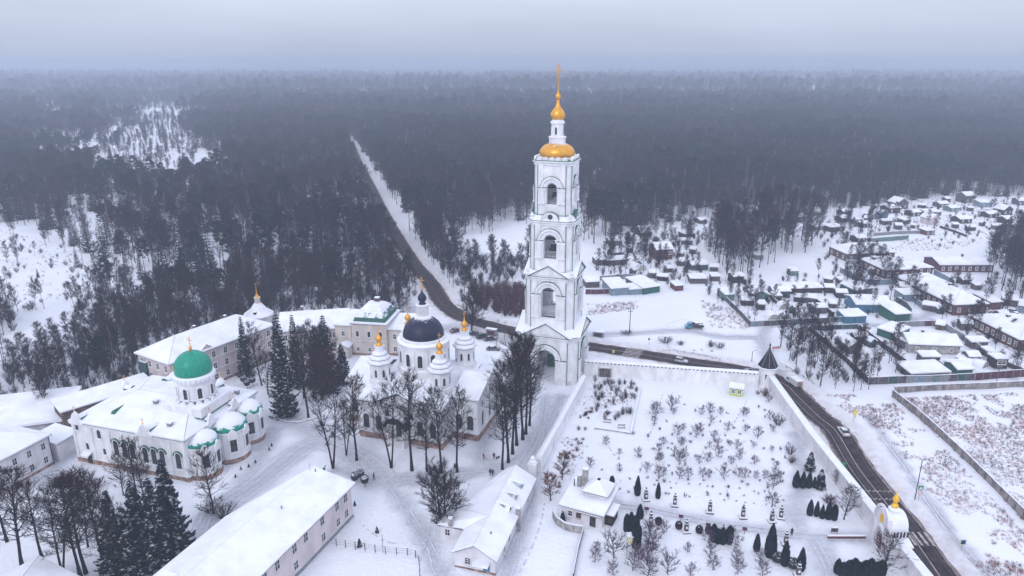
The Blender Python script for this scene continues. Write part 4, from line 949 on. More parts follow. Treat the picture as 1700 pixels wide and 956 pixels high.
    b = nb('gold'); b.lathe([(1.4, 73.85), (1.8, 74.15), (1.98, 74.65), (2.0, 75.1), (1.82, 75.7), (1.4, 76.3), (.9, 76.9), (.58, 77.5), (.40, 78.4), (.36, 79.0)], 20); b.build('onion_dome', t, smooth=True)
    b = nb('gold'); b.lathe([(.36, 79.0), (.65, 79.35), (.76, 79.8), (.65, 80.2), (.3, 80.6), (.15, 81.6)], 14); b.build('finial_ball', t, smooth=True)
    b = nb('gold'); b.tube((0, 0, 81.4), (0, 0, 88.5), .13, .09, 6); b.box(0, 0, 86.0, 1.7, .16, .2); b.box(0, 0, 87.2, .9, .16, .18); b.tube((-.6, 0, 85.2), (.6, 0, 84.8), .1, .1, 5)
    b.tube((-.8, 0, 86.1), (0, 0, 88.2), .05, .05, 4); b.tube((.8, 0, 86.1), (0, 0, 88.2), .05, .05, 4)
    for z in (82.2, 83.2, 84.2): b.lathe([(.1, z), (.24, z + .15), (.1, z + .3)], 8)
    b.build('cross', t)
    # beams inside the bell tiers, gate in the passage
    for z in (25.6, 40.8, 55.4):
        for s in (-1, 1): b = nb('dark_wood'); b.box(0, s * 1.0, z, 9.0 if z > 50 else 11, .4, .4); b.build('bell_beam', t)
    for (z, W) in ((19.5, 9.6), (36.6, 8.3), (51.7, 7.2)):
        for (ox, oy), a in face_frames(W / 2): 
            b = nb('iron'); 
            for hz_ in (.5, 1.0): b.extr([(-2.2, z + hz_), (2.2, z + hz_), (2.2, z + hz_ + .07), (-2.2, z + hz_ + .07)], ((ox, oy), a), .07)
            for k in range(9): b.extr([(-2.1 + k * .52, z), (-2.04 + k * .52, z), (-2.04 + k * .52, z + 1.0), (-2.1 + k * .52, z + 1.0)], ((ox, oy), a), .06)
            o = b.build('railing', t); o['kind'] = 'stuff'
    b = nb('green_pipe'); b.box(0, 3.5, -.2, 5.5, .25, 4.4); b.build('gate_leaf', t)
    return t
build_tower()
def bell(x, y, z, s, label):
    b = nb('bronze'); b.lathe([(1.0 * s, 0), (.92 * s, .12 * s), (.72 * s, .5 * s), (.6 * s, 1.0 * s), (.5 * s, 1.3 * s), (.2 * s, 1.45 * s), (.1 * s, 1.9 * s)], 16)
    o = b.build('church_bell'); o.location = (12.3 + x, 199 + y, z); tag(o, label, 'bell', 'bells hanging in the tower')
bell(-.5, -1.5, 38.0, 1.5, 'large dark bell hanging in the third tier opening of the white bell tower')
bell(-.4, -1.2, 53.2, 1.1, 'dark bell hanging in the topmost arched opening of the white bell tower')

# ------------------------------------------------------------------ green-domed church
def gable_front(t, x, y, ang, z, w=4.2, h=2.4, barrel='green_snowy', cross=True, blen=2.0):
    fr = ((x, y), ang); b = nb('white_wall')
    prof = [(-w / 2, z - .3), (w / 2, z - .3), (w / 2, z + .25), (w * .36, z + .5), (w * .27, z + .9), (w * .25, z + h * .55), (w * .16, z + h * .8), (0, z + h), (-w * .16, z + h * .8), (-w * .25, z + h * .55), (-w * .27, z + .9), (-w * .36, z + .5), (-w / 2, z + .25)]
    b.extr(prof, fr, .55); o = b.build('gable', t); fixnormals(o.data)
    ux, uy, nx, ny = math.cos(ang), math.sin(ang), math.sin(ang), -math.cos(ang)
    if blen:
        b = nb(barrel); n = 8; r = w * .25
        b.extr([(r * math.cos(PI * k / n), z + .7 + r * .9 * math.sin(PI * k / n)) for k in range(n + 1)], ((x - nx * blen, y - ny * blen), ang), blen + .02); o = b.build('barrel_roof', t); fixnormals(o.data)
    if cross:
        c = cross_mesh(1.5, .8, 'gold', .05).build('cross', t); c.location = (x + nx * .28, y + ny * .28, z + h); c.rotation_euler = (0, 0, ang)
def build_church_green():
    ROTL = rad(-17); t = thing('church', 'white church with a green dome and three rounded green-roofed apses', 'church', (-82.4, 156.1), ROTL)
    hx, hy, H_ = 15.5, 12.5, 10.3
    b = nb('white_wall'); b.box(0, 0, -.4, 31, 25, H_ + .4); b.build('wall', t)
    b = nb('plinth'); b.box(0, 0, -.4, 31.3, 25.3, 1.5); b.build('plinth', t)
    q = nb('white_wall')
    for u in (-15.2, -10.2, -5.2, 2.6, 11.4, 15.1): q.extr([(u - .35, 1.1), (u + .35, 1.1), (u + .35, H_ - .4), (u - .35, H_ - .4)], ((0, -hy), 0), .22)
    o = q.build('pilaster', t); fixnormals(o.data); o['kind'] = 'stuff'
    q = nb('white_wall'); q.box(0, 0, H_ - .75, 31.5, 25.5, .3); q.box(0, 0, H_ - .45, 31.9, 25.9, .4); q.build('cornice', t)
    slab_roof(roof_polys('hip', 31, 25, H_ + .01, 2.9, .55, 8.5), 'roof', t, .35, under='green_pipe')
    for u in (-3.6, -1.2, 1.0): window(t, u, -hy, 3.4, 0, 1.5, 3.9, True, (1, 2), 'white_wall', .22, .22)
    for u in (4.5, 6.8, 9.1, 13.4): window(t, u, -hy, 3.0, 0, 1.5, 3.9, True, (1, 2), 'white_wall', .22, .22)
    for u in (-3.6, -1.2, 1.0, 4.5, 6.8, 9.1, 13.4):
        q = nb('green_pipe'); z0 = (3.4 if u < 3 else 3.0) + 3.9 - .75; ring_arch(q, ((u, -hy), 0), 1.08, 1.24, z0, .36, 8); o = q.build('window_hood', t); fixnormals(o.data)
    window(t, -8.0, -hy, 7.0, 0, 1.1, 2.2, True, (1, 1), 'white_wall'); window(t, -7.2, -hy, 3.0, 0, .8, 1.6, True, (1, 1), 'white_wall'); window(t, -12.0, -hy, 3.6, 0, .8, 1.6, True, (1, 1), 'white_wall')
    window(t, -14.1, -hy - .02, 8.2, 0, .9, 2.2, True, (1, 1), 'white_wall'); window(t, -7.0, -hy - .1, .4, 0, .7, .6, False, (0, 0), 'plinth', .08)
    q = nb('dark_wood'); q.box(-11.9, -hy - .2, 0, 1.2, .12, 2.2); q.build('door', t)
    q = nb('wall_snow'); q.add([(-13, -hy, 3.3), (-10.8, -hy, 3.3), (-10.8, -hy - 1.6, 2.7), (-13, -hy - 1.6, 2.7), (-13, -hy, 3.1), (-10.8, -hy, 3.1), (-10.8, -hy - 1.6, 2.5), (-13, -hy - 1.6, 2.5)], [(3, 2, 1, 0), (4, 5, 6, 7), (0, 4, 7, 3), (2, 6, 5, 1), (3, 7, 6, 2)]); q.build('door_canopy', t)
    # apses
    for (yy, r, pr) in ((-8.0, 3.5, .6), (0, 4.0, 1.6), (8.0, 3.5, .6)):
        b = nb('white_wall'); b.lathe([(r, -.3), (r, 7.4), (r + .3, 7.5), (r + .3, 7.9), (r - .1, 7.95)], 20, hx + pr, yy); b.build('apse', t)
        b = nb('plinth'); b.lathe([(r + .2, -.3), (r + .2, 1.2)], 20, hx + pr, yy); b.build('apse_plinth', t)
        b = nb('green_roof'); b.lathe([(r + .25, 7.9)] + [((r + .1) * math.cos(k * PI / 14), 7.95 + (r * .72) * math.sin(k * PI / 14)) for k in range(1, 7)] + [(.15, 7.95 + r * .72)], 20, hx + pr, yy); b.build('half_dome', t, smooth=True)
        for a in (rad(48), rad(100)):
            nx, ny = math.sin(a), -math.cos(a); window(t, hx + pr + nx * (r - .02), yy + ny * (r - .02), 2.9, a, 1.5, 3.6, True, (1, 2), 'white_wall', .22, .25)
            q = nb('white_wall'); q.extr([(-1.15, 6.1), (1.15, 6.1), (1.15, 7.4), (.6, 8.2), (0, 8.6), (-.6, 8.2), (-1.15, 7.4)], ((hx + pr + nx * (r - .2), yy + ny * (r - .2)), a), .55); o = q.build('dormer_gable', t); fixnormals(o.data)
    gable_front(t, -13.6, -hy - .1, 0, H_, 4.0, 2.8); gable_front(t, 5.4, -hy - .1, 0, H_, 4.6, 2.6, blen=3.0); gable_front(t, hx + .1, -4.1, PI / 2, H_, 3.4, 2.6); gable_front(t, hx + .1, 4.1, PI / 2, H_, 3.4, 2.4)
    gable_front(t, -hx - .1, 4, -PI / 2, H_, 4.0, 2.8); gable_front(t, 5.4, hy + .1, PI, H_, 4.6, 2.6, blen=3.0); gable_front(t, -9, hy + .1, PI, H_, 4.6, 2.4, blen=3.0)
    # drum
    dx = 9.3; b = nb('white_wall'); b.box(dx, 0, 10.2, 10.6, 10.6, 3.7); b.mat('green_pipe').box(dx, 0, 11.6, 10.9, 10.9, .25); b.mat('roof_snow').box(dx, 0, 13.902, 10.4, 10.4, .22); b.build('drum_base', t)
    for k in range(16):
        a = k * PI / 8; q = nb('white_wall'); q.extr([(.8 * math.cos(PI * j / 8), 13.9 + .95 * math.sin(PI * j / 8)) for j in range(9)], ((dx + 4.3 * math.sin(a), -4.3 * math.cos(a)), a), .5)
        q.mat('green_snowy').extr([(.92 * math.cos(PI * j / 8), 13.92 + 1.08 * math.sin(PI * j / 8)) for j in range(9)], ((dx + 3.9 * math.sin(a), -3.9 * math.cos(a)), a), .39); o = q.build('kokoshnik', t); fixnormals(o.data)
    b = nb('white_wall'); b.lathe([(3.95, 13.9), (3.95, 18.6), (4.25, 18.8), (4.25, 19.1), (4.5, 19.3), (4.55, 20.1), (4.2, 20.5), (3.8, 20.5)], 32, dx, 0); b.build('drum', t)
    q = nb('wall_snow')
    for k in range(28): a = k * PI / 14; q.box(dx + 4.57 * math.cos(a), 4.57 * math.sin(a), 19.35, .3, .5, .8, a)
    o = q.build('drum_frieze', t); o['kind'] = 'stuff'
    for k in range(8): a = k * PI / 4 + .12; window(t, dx + 3.93 * math.sin(a), -3.93 * math.cos(a), 15.2, a, 1.0, 2.6, True, (1, 2), 'white_wall', .3, .25)
    b = nb('green_roof_bare'); b.lathe([(3.95, 20.45)] + [(4.15 * math.cos(k * PI / 20 - .22) , 21.5 + 4.1 * math.sin(k * PI / 20 - .22)) for k in range(0, 11)] + [(.25, 25.6)], 32, dx, 0); b.build('dome', t, smooth=True)
    b = nb('gold'); b.lathe([(.22, 25.5), (.2, 25.9), (.42, 26.2), (.2, 26.6)], 10, dx, 0); b.build('finial_ball', t)
    c = cross_mesh(2.7, 1.5, 'gold', .08).build('cross', t); c.location = (dx, 0, 26.4)
    for (x, y) in ((0.5, -3.5), (9.5, -9.5), (13.5, 8.5)):
        b = nb('grey_metal'); z = H_ + 2.9 * (1 - abs(y) / 13) - .3; b.box(x, y, z, 1.0, .8, 1.3); b.mat('grey_metal').box(x, y, z + 1.302, 1.3, 1.1, .12); b.mat('roof_snow').box(x, y, z + 1.43, 1.2, 1.0, .25); b.build('roof_vent', t)
    b = nb('green_pipe'); zz = H_ + 1.1; b.add([(-7.6, -9.0, zz), (-6.2, -9.0, zz), (-6.9, -9.0, zz + 1.0), (-6.9, -5.6, zz + 1.0), (-7.6, -5.6, zz), (-6.2, -5.6, zz)], [(0, 1, 2), (1, 5, 3, 2), (0, 2, 3, 4)]); b.build('roof_dormer', t)
build_church_green()

# ------------------------------------------------------------------ black-domed cathedral
def build_cathedral():
    t = thing('cathedral', 'white cathedral with a blue-black central dome and small gilded onion domes on turrets', 'cathedral', (-22.6, 171.2), ROT)
    b = nb('white_wall'); b.box(0, .6, -.4, 22, 21, 11.6); b.build('core_wall', t)
    b = nb('white_wall'); b.box(0, -11.5, -.4, 22, 6.6, 10.4); b.build('front_wall', t)
    b = nb('white_wall'); b.box(14.3, 0, -.4, 6.8, 16.6, 11.3); b.build('side_wall', t)
    b = nb('white_wall'); b.box(-14.3, 0, -.4, 6.8, 16.6, 11.3); b.build('side_wall', t)
    b = nb('white_wall'); b.box(0, 13.5, -.4, 15, 6.6, 11); b.build('rear_wall', t)
    b = nb('plinth'); b.box(0, -11.5, -.4, 22.3, 6.9, 2.0); b.box(14.3, 0, -.4, 7.1, 16.9, 2.0); b.box(-14.3, 0, -.4, 7.1, 16.9, 1.99); b.build('plinth', t)
    q = nb('white_wall'); q.box(0, .6, 10.6, 22.5, 21.5, .3); q.box(0, -11.5, 9.3, 22.4, 7.0, .3); q.box(14.3, 0, 10.2, 7.3, 17.1, .35); q.box(-14.3, 0, 10.2, 7.3, 17.1, .34); q.build('cornice', t)
    polys = []
    for x0, x1, y0, y1, z, ztop in ((-11.5, 11.5, -10.4, 11.6, 11.22, 13.6),): polys += [[(x0, y0, z), (x1, y0, z), (5, -4, ztop), (-5, -4, ztop)], [(x1, y0, z), (x1, y1, z), (5, 6, ztop), (5, -4, ztop)], [(x1, y1, z), (x0, y1, z), (-5, 6, ztop), (5, 6, ztop)], [(x0, y1, z), (x0, y0, z), (-5, -4, ztop), (-5, 6, ztop)]]
    slab_roof(polys, 'roof', t, .35)
    slab_roof([[(-11.4, -15.3, 10.02), (11.4, -15.3, 10.02), (11.4, -9.9, 11.0), (-11.4, -9.9, 11.0)]], 'front_roof', t)
    for s in (1, -1):
        slab_roof([[(s * 18.3, -8.9, 10.92), (s * 10.9, -8.9, 10.92), (s * 10.9, 0, 14.2), (s * 18.3, 0, 14.2)], [(s * 18.3, 8.9, 10.92), (s * 10.9, 8.9, 10.92), (s * 10.9, 0, 14.2), (s * 18.3, 0, 14.2)]], 'side_roof', t)
        q = nb('white_wall'); q.add([(s * 17.7, -8.3, 10.9), (s * 17.7, 8.3, 10.9), (s * 17.7, 0, 13.95), (s * 17.2, -8.3, 10.9), (s * 17.2, 8.3, 10.9), (s * 17.2, 0, 13.95)], [(0, 1, 2), (3, 5, 4), (0, 2, 5, 3), (1, 4, 5, 2)]); o = q.build('side_gable', t); fixnormals(o.data)
    # front gable with dark eaves
    q = nb('white_wall'); q.extr([(-6.4, 10.0), (6.4, 10.0), (0, 13.0)], ((0, -14.2), 0), .62); o = q.build('front_gable', t); fixnormals(o.data)
    q = nb('dark_wood')
    for s in (-1, 1): q.add([(s * 7.1, -15.5, 9.95), (0, -15.5, 13.3), (0, -9.8, 13.3), (s * 7.1, -9.8, 9.95), (s * 7.1, -15.5, 9.7), (0, -15.5, 13.05), (0, -9.8, 13.05), (s * 7.1, -9.8, 9.7)], [(0, 1, 2, 3), (4, 7, 6, 5), (0, 4, 5, 1), (3, 2, 6, 7), (0, 3, 7, 4)])
    o = q.build('gable_roof', t); fixnormals(o.data)
    for u in (-9.0, -5.6, 5.4, 8.8): window(t, u, -14.8, 2.6, 0, 1.6, 3.9, True, (1, 2), 'frame_white', .2, .2)
    for u in (-3.2, 3.2): window(t, u, -14.8, 6.6, 0, 1.1, 1.6, True, (1, 1), 'frame_white', .2, .15)
    q = nb('dark_wood'); q.box(0, -14.95, 1.6, 1.9, .2, 3.2); q.build('door', t)
    for s in (-1, 1): q = nb('old_white_wall'); q.box(s * 2.0, -17.2, -.3, .5, .5, 5.4); q.build('porch_column', t)
    q = nb('old_white_wall'); q.box(0, -16.2, -.3, 4.6, 2.8, 1.9); q.build('porch_floor', t)
    n = 10; q = nb('dark_wood'); q.extr([(2.9 * math.cos(PI * k / n), 4.8 + 1.9 * math.sin(PI * k / n)) for k in range(n + 1)] , ((0, -14.85), 0), .5); o = q.build('porch_arch', t); fixnormals(o.data)
    q = nb('dark_metal'); ring_arch(q, ((0, -14.85), 0), 2.9, 3.1, 4.8, 2.9, 10); o = q.build('porch_roof', t); fixnormals(o.data)
    for u in (12.8, 15.8): window(t, u, -8.3, 2.6, 0, 1.6, 3.9, True, (1, 2), 'frame_white', .2, .2)
    for v in (-5.2, 0, 5.2): window(t, 17.7, v, 2.8, PI / 2, 1.3, 3.9, True, (1, 2), 'frame_white', .2, .2)
    for v in (-5.2, 0, 5.2): window(t, 17.7, v, 8.2, PI / 2, .9, 1.2, True, (0, 1), 'frame_white', .15, .15)
    for u in (-12.8, -15.8): window(t, u, -8.3, 2.6, 0, 1.6, 3.9, True, (1, 2), 'frame_white', .2, .2)
    for v in (-5.2, 0, 5.2): window(t, -17.7, v, 2.8, -PI / 2, 1.3, 3.9, True, (1, 2), 'frame_white', .2, .2)
    for (x, y) in ((9.9, -14.95), (-9.9, -14.95)): q = nb('grey_metal'); q.tube((x * .72, y, 1), (x * .72, y, 9.6), .1, .1, 6); q.build('drainpipe', t)
    # drum and dome
    dy = .4; b = nb('white_wall'); b.lathe([(6.9, 13.3), (6.9, 15.0), (6.6, 15.4), (6.2, 15.5), (6.2, 20.3), (6.35, 20.5), (6.4, 20.9), (6.65, 21.2), (6.7, 21.6), (6.0, 22.0), (5.8, 22.5), (5.2, 22.6)], 36, 0, dy); b.build('drum', t)
    for k in range(12):
        a = (k + .5) * PI / 6; window(t, 6.18 * math.sin(a), dy - 6.18 * math.cos(a), 16.0, a, 1.2, 3.3, True, (1, 2), 'white_wall', .12, .14)
        q = nb('white_wall'); ring_arch(q, ((6.14 * math.sin(a), dy - 6.14 * math.cos(a)), a), .95, 1.2, 18.65, .4, 8); o = q.build('window_hood', t); fixnormals(o.data)
        a2 = k * PI / 6; q = nb('white_wall'); q.extr([(-.28, 15.5), (.28, 15.5), (.28, 20.3), (-.28, 20.3)], ((6.1 * math.sin(a2), dy - 6.1 * math.cos(a2)), a2), .42); o = q.build('drum_pilaster', t); fixnormals(o.data)
    b = nb('black_dome'); b.lathe([(5.27, 22.3)] + [(5.27 * math.cos(k * PI / 24), 22.5 + 5.2 * math.sin(k * PI / 24)) for k in range(1, 11)] + [(1.4, 27.7)], 40, 0, dy); o = b.build('main_dome', t, smooth=True)
    b = nb('old_white_wall'); b.lathe([(2.3, 27.1), (2.2, 27.6), (1.55, 27.8), (1.55, 30.2), (1.75, 30.4), (1.7, 30.7), (1.2, 30.8)], 12, 0, dy); b.build('lantern', t)
    b = nb('black_dome'); b.lathe([(1.0, 30.8), (.85, 31.0), (.6, 31.25), (.9, 31.65), (1.1, 32.15), (1.08, 32.6), (.85, 33.1), (.5, 33.5), (.24, 33.9), (.12, 34.6)], 20, 0, dy); b.build('onion_dome', t, smooth=True)
    b = nb('gold'); b.lathe([(.12, 34.5), (.28, 34.8), (.12, 35.1)], 8, 0, dy); b.build('finial_ball', t)
    c = cross_mesh(3.0, 1.5, 'gold', .08).build('cross', t); c.location = (0, dy, 34.9)
    for sx in (-1, 1):
        for sy in (-1, 1):
            X, Y = sx * 8.1, sy * 8.1; D_ = -1.7
            n_before = len(t.children)
            b = nb('white_wall'); b.lathe([(2.9, 11.4), (2.9, 13.4), (2.6, 13.5), (2.55, 17.2), (2.95, 17.5), (3.0, 17.8)], 8, X, Y, PI / 8); b.build('turret', t)
            b = nb('wall_snow'); b.lathe([(3.15, 17.7), (3.15, 18.0), (2.5, 18.7), (2.55, 19.0), (1.8, 19.7), (1.85, 20.0), (1.15, 20.5), (1.1, 21.6), (1.3, 21.7), (1.3, 21.95)], 8, X, Y, PI / 8); b.build('turret_roof', t)
            for (r, z) in ((3.18, 17.68), (2.6, 18.72), (1.9, 19.72)): b = nb('dark_metal'); b.lathe([(r - .1, z - .06), (r + .06, z - .06), (r + .06, z + .05), (r - .1, z + .05)], 8, X, Y, PI / 8); b.build('roof_edge', t)
            for k in range(8): a = k * PI / 4; window(t, X + 2.38 * math.sin(a), Y - 2.38 * math.cos(a), 14.2, a, .6, 2.0, True, (1, 2), 'white_wall', .1, .12)
            b = nb('gold'); b.lathe([(1.0, 21.95), (.8, 22.2), (.45, 22.55), (.4, 22.75), (.65, 23.05), (.85, 23.45), (.83, 23.8), (.6, 24.15), (.26, 24.5), (.1, 25.0)], 16, X, Y); b.build('onion_dome', t, smooth=True)
            c = cross_mesh(2.2, 1.0, 'gold', .06).build('cross', t); c.location = (X, Y, 24.9)
            for ch_ in list(t.children)[n_before:]: ch_.location.z += D_
build_cathedral()
# ------------------------------------------------------------------ monastery walls, gate, turret
def wall_run(label, pts, h, th, m='white_wall', merlons=False, name='perimeter_wall', group=None, cap=.45):
    t = thing(name, label, 'wall', pts[0], 0, group); ox, oy = pts[0]
    for (a, b) in seglist(pts):
        ang = math.atan2(b[1] - a[1], b[0] - a[0]); L = math.hypot(b[0] - a[0], b[1] - a[1]); n = max(1, round(L / 12)); l = L / n
        for k in range(n):
            cx = a[0] + math.cos(ang) * l * (k + .5) - ox; cy_ = a[1] + math.sin(ang) * l * (k + .5) - oy
            q = nb(m); q.box(0, 0, -.3, l + .01, th, h + .3); q.box(l / 2 - .02, 0, -.3, .55, th + .35, h + .32); q.box(0, 0, -.3, l, th + .16, .9); o = q.build('wall_section', t); o.location = (cx, cy_, 0); o.rotation_euler = (0, 0, ang)
            w = th / 2 + .22; q = nb('wall_snow'); x = l / 2 + .02; q.add([(-x, -w, h + .35), (x, -w, h + .35), (x, -w, h + .55), (-x, -w, h + .55), (-x, w, h + .35), (x, w, h + .35), (x, w, h + .55), (-x, w, h + .55), (-x, 0, h + .5 + cap), (x, 0, h + .5 + cap)], [(0, 1, 2, 3), (3, 2, 9, 8), (8, 9, 6, 7), (7, 6, 5, 4), (0, 3, 8, 7, 4), (1, 5, 6, 9, 2), (0, 4, 5, 1)]); o = q.build('wall_cap', t); o.location = (cx, cy_, 0); o.rotation_euler = (0, 0, ang)
            q = nb('dark_metal' if merlons else m); q.box(0, 0, h + .02, l, th + (.1 if merlons else .3), .34)
            o = q.build('cap_band', t); o.location = (cx, cy_, 0); o.rotation_euler = (0, 0, ang)
            if merlons:
                q = nb('white_wall'); nn = int(l / 1.05)
                for j in range(nn): q.box(-l / 2 + (j + .5) * l / nn, 0, h - .35, .5, th + .5, .72)
                o = q.build('merlon_row', t); o['kind'] = 'stuff'; o.location = (cx, cy_, 0); o.rotation_euler = (0, 0, ang)
    return t
wall_run('long white monastery wall with toothed top between bell tower and corner turret', [(21.5, 197.0), (69.8, 188.3)], 4.1, 1.1, 'white_wall', True)
wall_run('white wall running from the bell tower foot down towards the building with three dormers', [(20.3, 187.6), (6.0, 144.0)], 3.3, 1.0, 'white_wall')
wall_run('pale wall along the road between the corner turret and the garden gate', [(73.2, 186.5), (71.9, 155), (71.9, 120.2)], 3.6, 1.3, 'old_white_wall')
wall_run('pale wall along the road beyond the garden gate at the picture edge', [(71.9, 112.2), (71.9, 84)], 3.6, 1.3, 'old_white_wall')
wall_run('pinkish white wall linking the cathedral wing with the bell tower', [(-5.0, 196.2), (4.0, 201)], 4.6, 1.0, 'old_white_wall')
q = nb('grey_wood'); 
t = thing('wall_door', 'grey wooden double door set in the toothed wall near the bell tower', 'door', (27.3, 195.25), rad(-10))
b = nb('grey_wood'); b.box(-.8, 0, 0, 1.5, .15, 2.6); b.build('door_leaf', t); b = nb('grey_wood'); b.box(.8, 0, 0, 1.5, .15, 2.6); b.build('door_leaf', t)
b = nb('concrete'); b.box(-1.8, 0, 0, .3, .3, 3); b.box(1.8, 0, 0, .3, .3, 3); b.box(0, 0, 2.7, 3.9, .5, .3); b.build('door_frame', t)
# corner turret
t = thing('corner_turret', 'round white corner turret with a pointed dark ribbed roof', 'turret', (72.6, 189.0), rad(10))
b = nb('white_wall'); b.lathe([(2.7, -.3), (2.7, .7), (2.25, .8), (2.2, 5.7), (2.45, 5.9), (2.5, 6.3)], 24); b.build('wall', t)
b = nb('dark_metal'); b.lathe([(2.75, 6.25), (2.78, 6.4), (1.5, 9.0), (.25, 11.4)], 8, a0=PI / 8); b.build('roof', t)
for k in range(8): a = PI / 8 + k * PI / 4; b = nb('grey_metal'); b.tube((2.78 * math.cos(a), 2.78 * math.sin(a), 6.4), (.28 * math.cos(a), .28 * math.sin(a), 11.4), .07, .05, 4); b.build('roof_rib', t)
b = nb('wall_snow'); b.lathe([(2.9, 6.1), (2.95, 6.28), (2.6, 6.5)], 8, a0=PI / 8); b.build('eaves_ring', t)
b = nb('dark_metal'); b.lathe([(.25, 11.3), (.32, 11.7), (.12, 12.1), (.28, 12.5), (.05, 13.3)], 8); b.build('finial', t)
for a in (-.6, .5): window(t, 2.18 * math.sin(a), -2.18 * math.cos(a), 3.0, a, .45, 1.6, True, (0, 0), 'white_wall', .08)
# pillar at the end of the inner wall
t = thing('gate_pillar', 'white pillar with a snowy ball cap at the end of the inner wall', 'pillar', (4.6, 141.6), ROT)
b = nb('white_wall'); b.box(0, 0, -.2, 1.5, 1.5, 3.6); b.box(0, 0, 3.4, 1.9, 1.9, .3); b.build('shaft', t); b = nb('wall_snow'); b.lathe([(.8, 3.7), (.9, 4.1), (.5, 4.5), (.6, 4.9), (.3, 5.3), (.05, 5.5)], 12); b.build('cap', t)
# garden gate chapel
t = thing('gate_chapel', 'white arched garden gate chapel with bright golden onion dome above dark doors', 'gate', (72.2, 116.0), 0)
b = nb('old_white_wall')
arch_wall(b, ((-1.6, 0), -PI / 2), 8.2, -.3, 6.4, 4.0, 3.0, 1.1); n = 14
b.extr([(4.0 * math.cos(PI * k / n), 6.35 + 2.9 * math.sin(PI * k / n)) for k in range(n + 1)], ((-1.6, 0), -PI / 2), 1.1)
for sy in (-1, 1): b.box(.7, sy * 3.6, -.3, 4.6, 1.0, 6.6)
o = b.build('wall', t); fixnormals(o.data)
b = nb('wall_snow'); 
for k in range(n):
    a0, a1 = PI * k / n, PI * (k + 1) / n; b.add([(-1.7, 3.8 * math.cos(a0), 6.4 + 2.6 * math.sin(a0)), (3.0, 3.8 * math.cos(a0), 6.4 + 2.6 * math.sin(a0)), (3.0, 3.8 * math.cos(a1), 6.4 + 2.6 * math.sin(a1)), (-1.7, 3.8 * math.cos(a1), 6.4 + 2.6 * math.sin(a1))], [(0, 1, 2, 3)])
b.add([(3.0, 3.8 * math.cos(PI * k / n), 6.4 + 2.6 * math.sin(PI * k / n)) for k in range(n + 1)], [tuple(range(n + 1))]); o = b.build('barrel_roof', t); fixnormals(o.data)
b = nb('old_white_wall'); ring_arch(b, ((-2.7, 0), -PI / 2), 2.05, 2.7, 3.0, .25); ring_arch(b, ((-2.7, 0), -PI / 2), 3.4, 4.05, 6.35, .3, 14); o = b.build('arch_moulding', t); fixnormals(o.data)
b = nb('gilt_bright'); b.extr([(1.0 * math.cos(6.283 * k / 12), 7.2 + 1.1 * math.sin(6.283 * k / 12)) for k in range(12)], ((-2.72, 0), -PI / 2), .06); o = b.build('round_icon', t); fixnormals(o.data)
for s in (-1, 1):
    b = nb('red_wood'); b.box(-2.0, s * 1.0, 0, .15, 1.9, 3.3); b.mat('frame_white')
    for k in range(4): b.box(-2.1, s * 1.0, .45 + k * .75, .06, 1.3, .12)
    b.build('gate_leaf', t)
for k in range(5):
    b = nb('glass'); b.extr(arch_prof(.55, 1.5, True), ((-.9 + k * .95, -4.1), 0), .05); o = b.build('arcade_opening', t); fixnormals(o.data); o.location.z = 4.5
b = nb('old_white_wall'); b.box(.7, -5.6, -.3, 4.6, 3.0, 4.1); b.build('side_chapel', t)
slab_roof([[(-1.9, -7.4, 3.82), (3.3, -7.4, 3.82), (3.3, -4.0, 4.4), (-1.9, -4.0, 4.4)]], 'side_roof', t)
b = nb('glass'); b.extr(arch_prof(1.3, 2.2, True), ((.6, -7.1), 0), .06); o = b.build('niche', t); fixnormals(o.data); o.location.z = .6
b = nb('white_wall'); b.lathe([(1.5, 8.4), (1.5, 9.4), (1.7, 9.5), (1.1, 9.9)], 8, .3, 0, PI / 8); b.build('drum', t)
b = nb('gilt_bright'); b.lathe([(.85, 9.8), (1.0, 10.1), (.8, 10.5), (.3, 10.75), (.35, 10.9), (.7, 11.2), (.88, 11.6), (.8, 12.0), (.45, 12.5), (.18, 12.9), (.08, 13.3)], 18, .3, 0); b.build('onion_dome', t, smooth=True)
c = cross_mesh(1.5, .8, 'gilt_bright', .05).build('cross', t); c.location = (.3, 0, 13.2); c.rotation_euler = (0, 0, rad(20)); t.scale = (.66, .66, .92); t.location = (71.6, 117.0, 0)

# ------------------------------------------------------------------ monastery buildings
def local_rect(F, ang, L, W):   # front-left corner, direction of the front, ...
    return F, (F[0] + math.cos(ang) * L, F[1] + math.sin(ang) * L)
# long three-storey residence behind the green-domed church: its long face runs away to the right
a_ = (-92.3, 179.5); b_ = (a_[0] + .525 * 35, a_[1] + .851 * 35)
t = house_w('long three-storey pale pink residence under a hipped snowy roof behind the green-domed church', a_, b_, 14.5, 11, 'hip', 4.2, 'pale_pink_wall', .7,
    {'f': [(9, (1.2, 4.6, 8.2), 1.15, 1.7, False)], 'l': [(4, (8.2,), 1.1, 1.7, False), (4, (4.6,), 1.1, 1.7, False)]}, [(-.2, .1, 14.2), (.4, .1, 14.2)], 'residence', 'building', plinth='plinth', corn='pale_pink_wall')
q = nb('pale_pink_wall'); q.box(0, -7.35, 4.0, 35.2, .2, .22); q.box(0, -7.35, 7.6, 35.2, .2, .22); q.build('string_course', t)
q = nb('pale_pink_wall'); q.extr([(-2.6, 11), (2.6, 11), (0, 12.9)], ((-6, -7.2), 0), .4); o = q.build('gable', t); fixnormals(o.data)
q = nb('teal_paint'); q.tube((-17.55, 4.4, 0), (-17.55, 4.4, 10), .12, .12, 6); q.box(-17.9, 4.6, 0, .8, 3.2, 9.2); q.build('fire_stair', t)
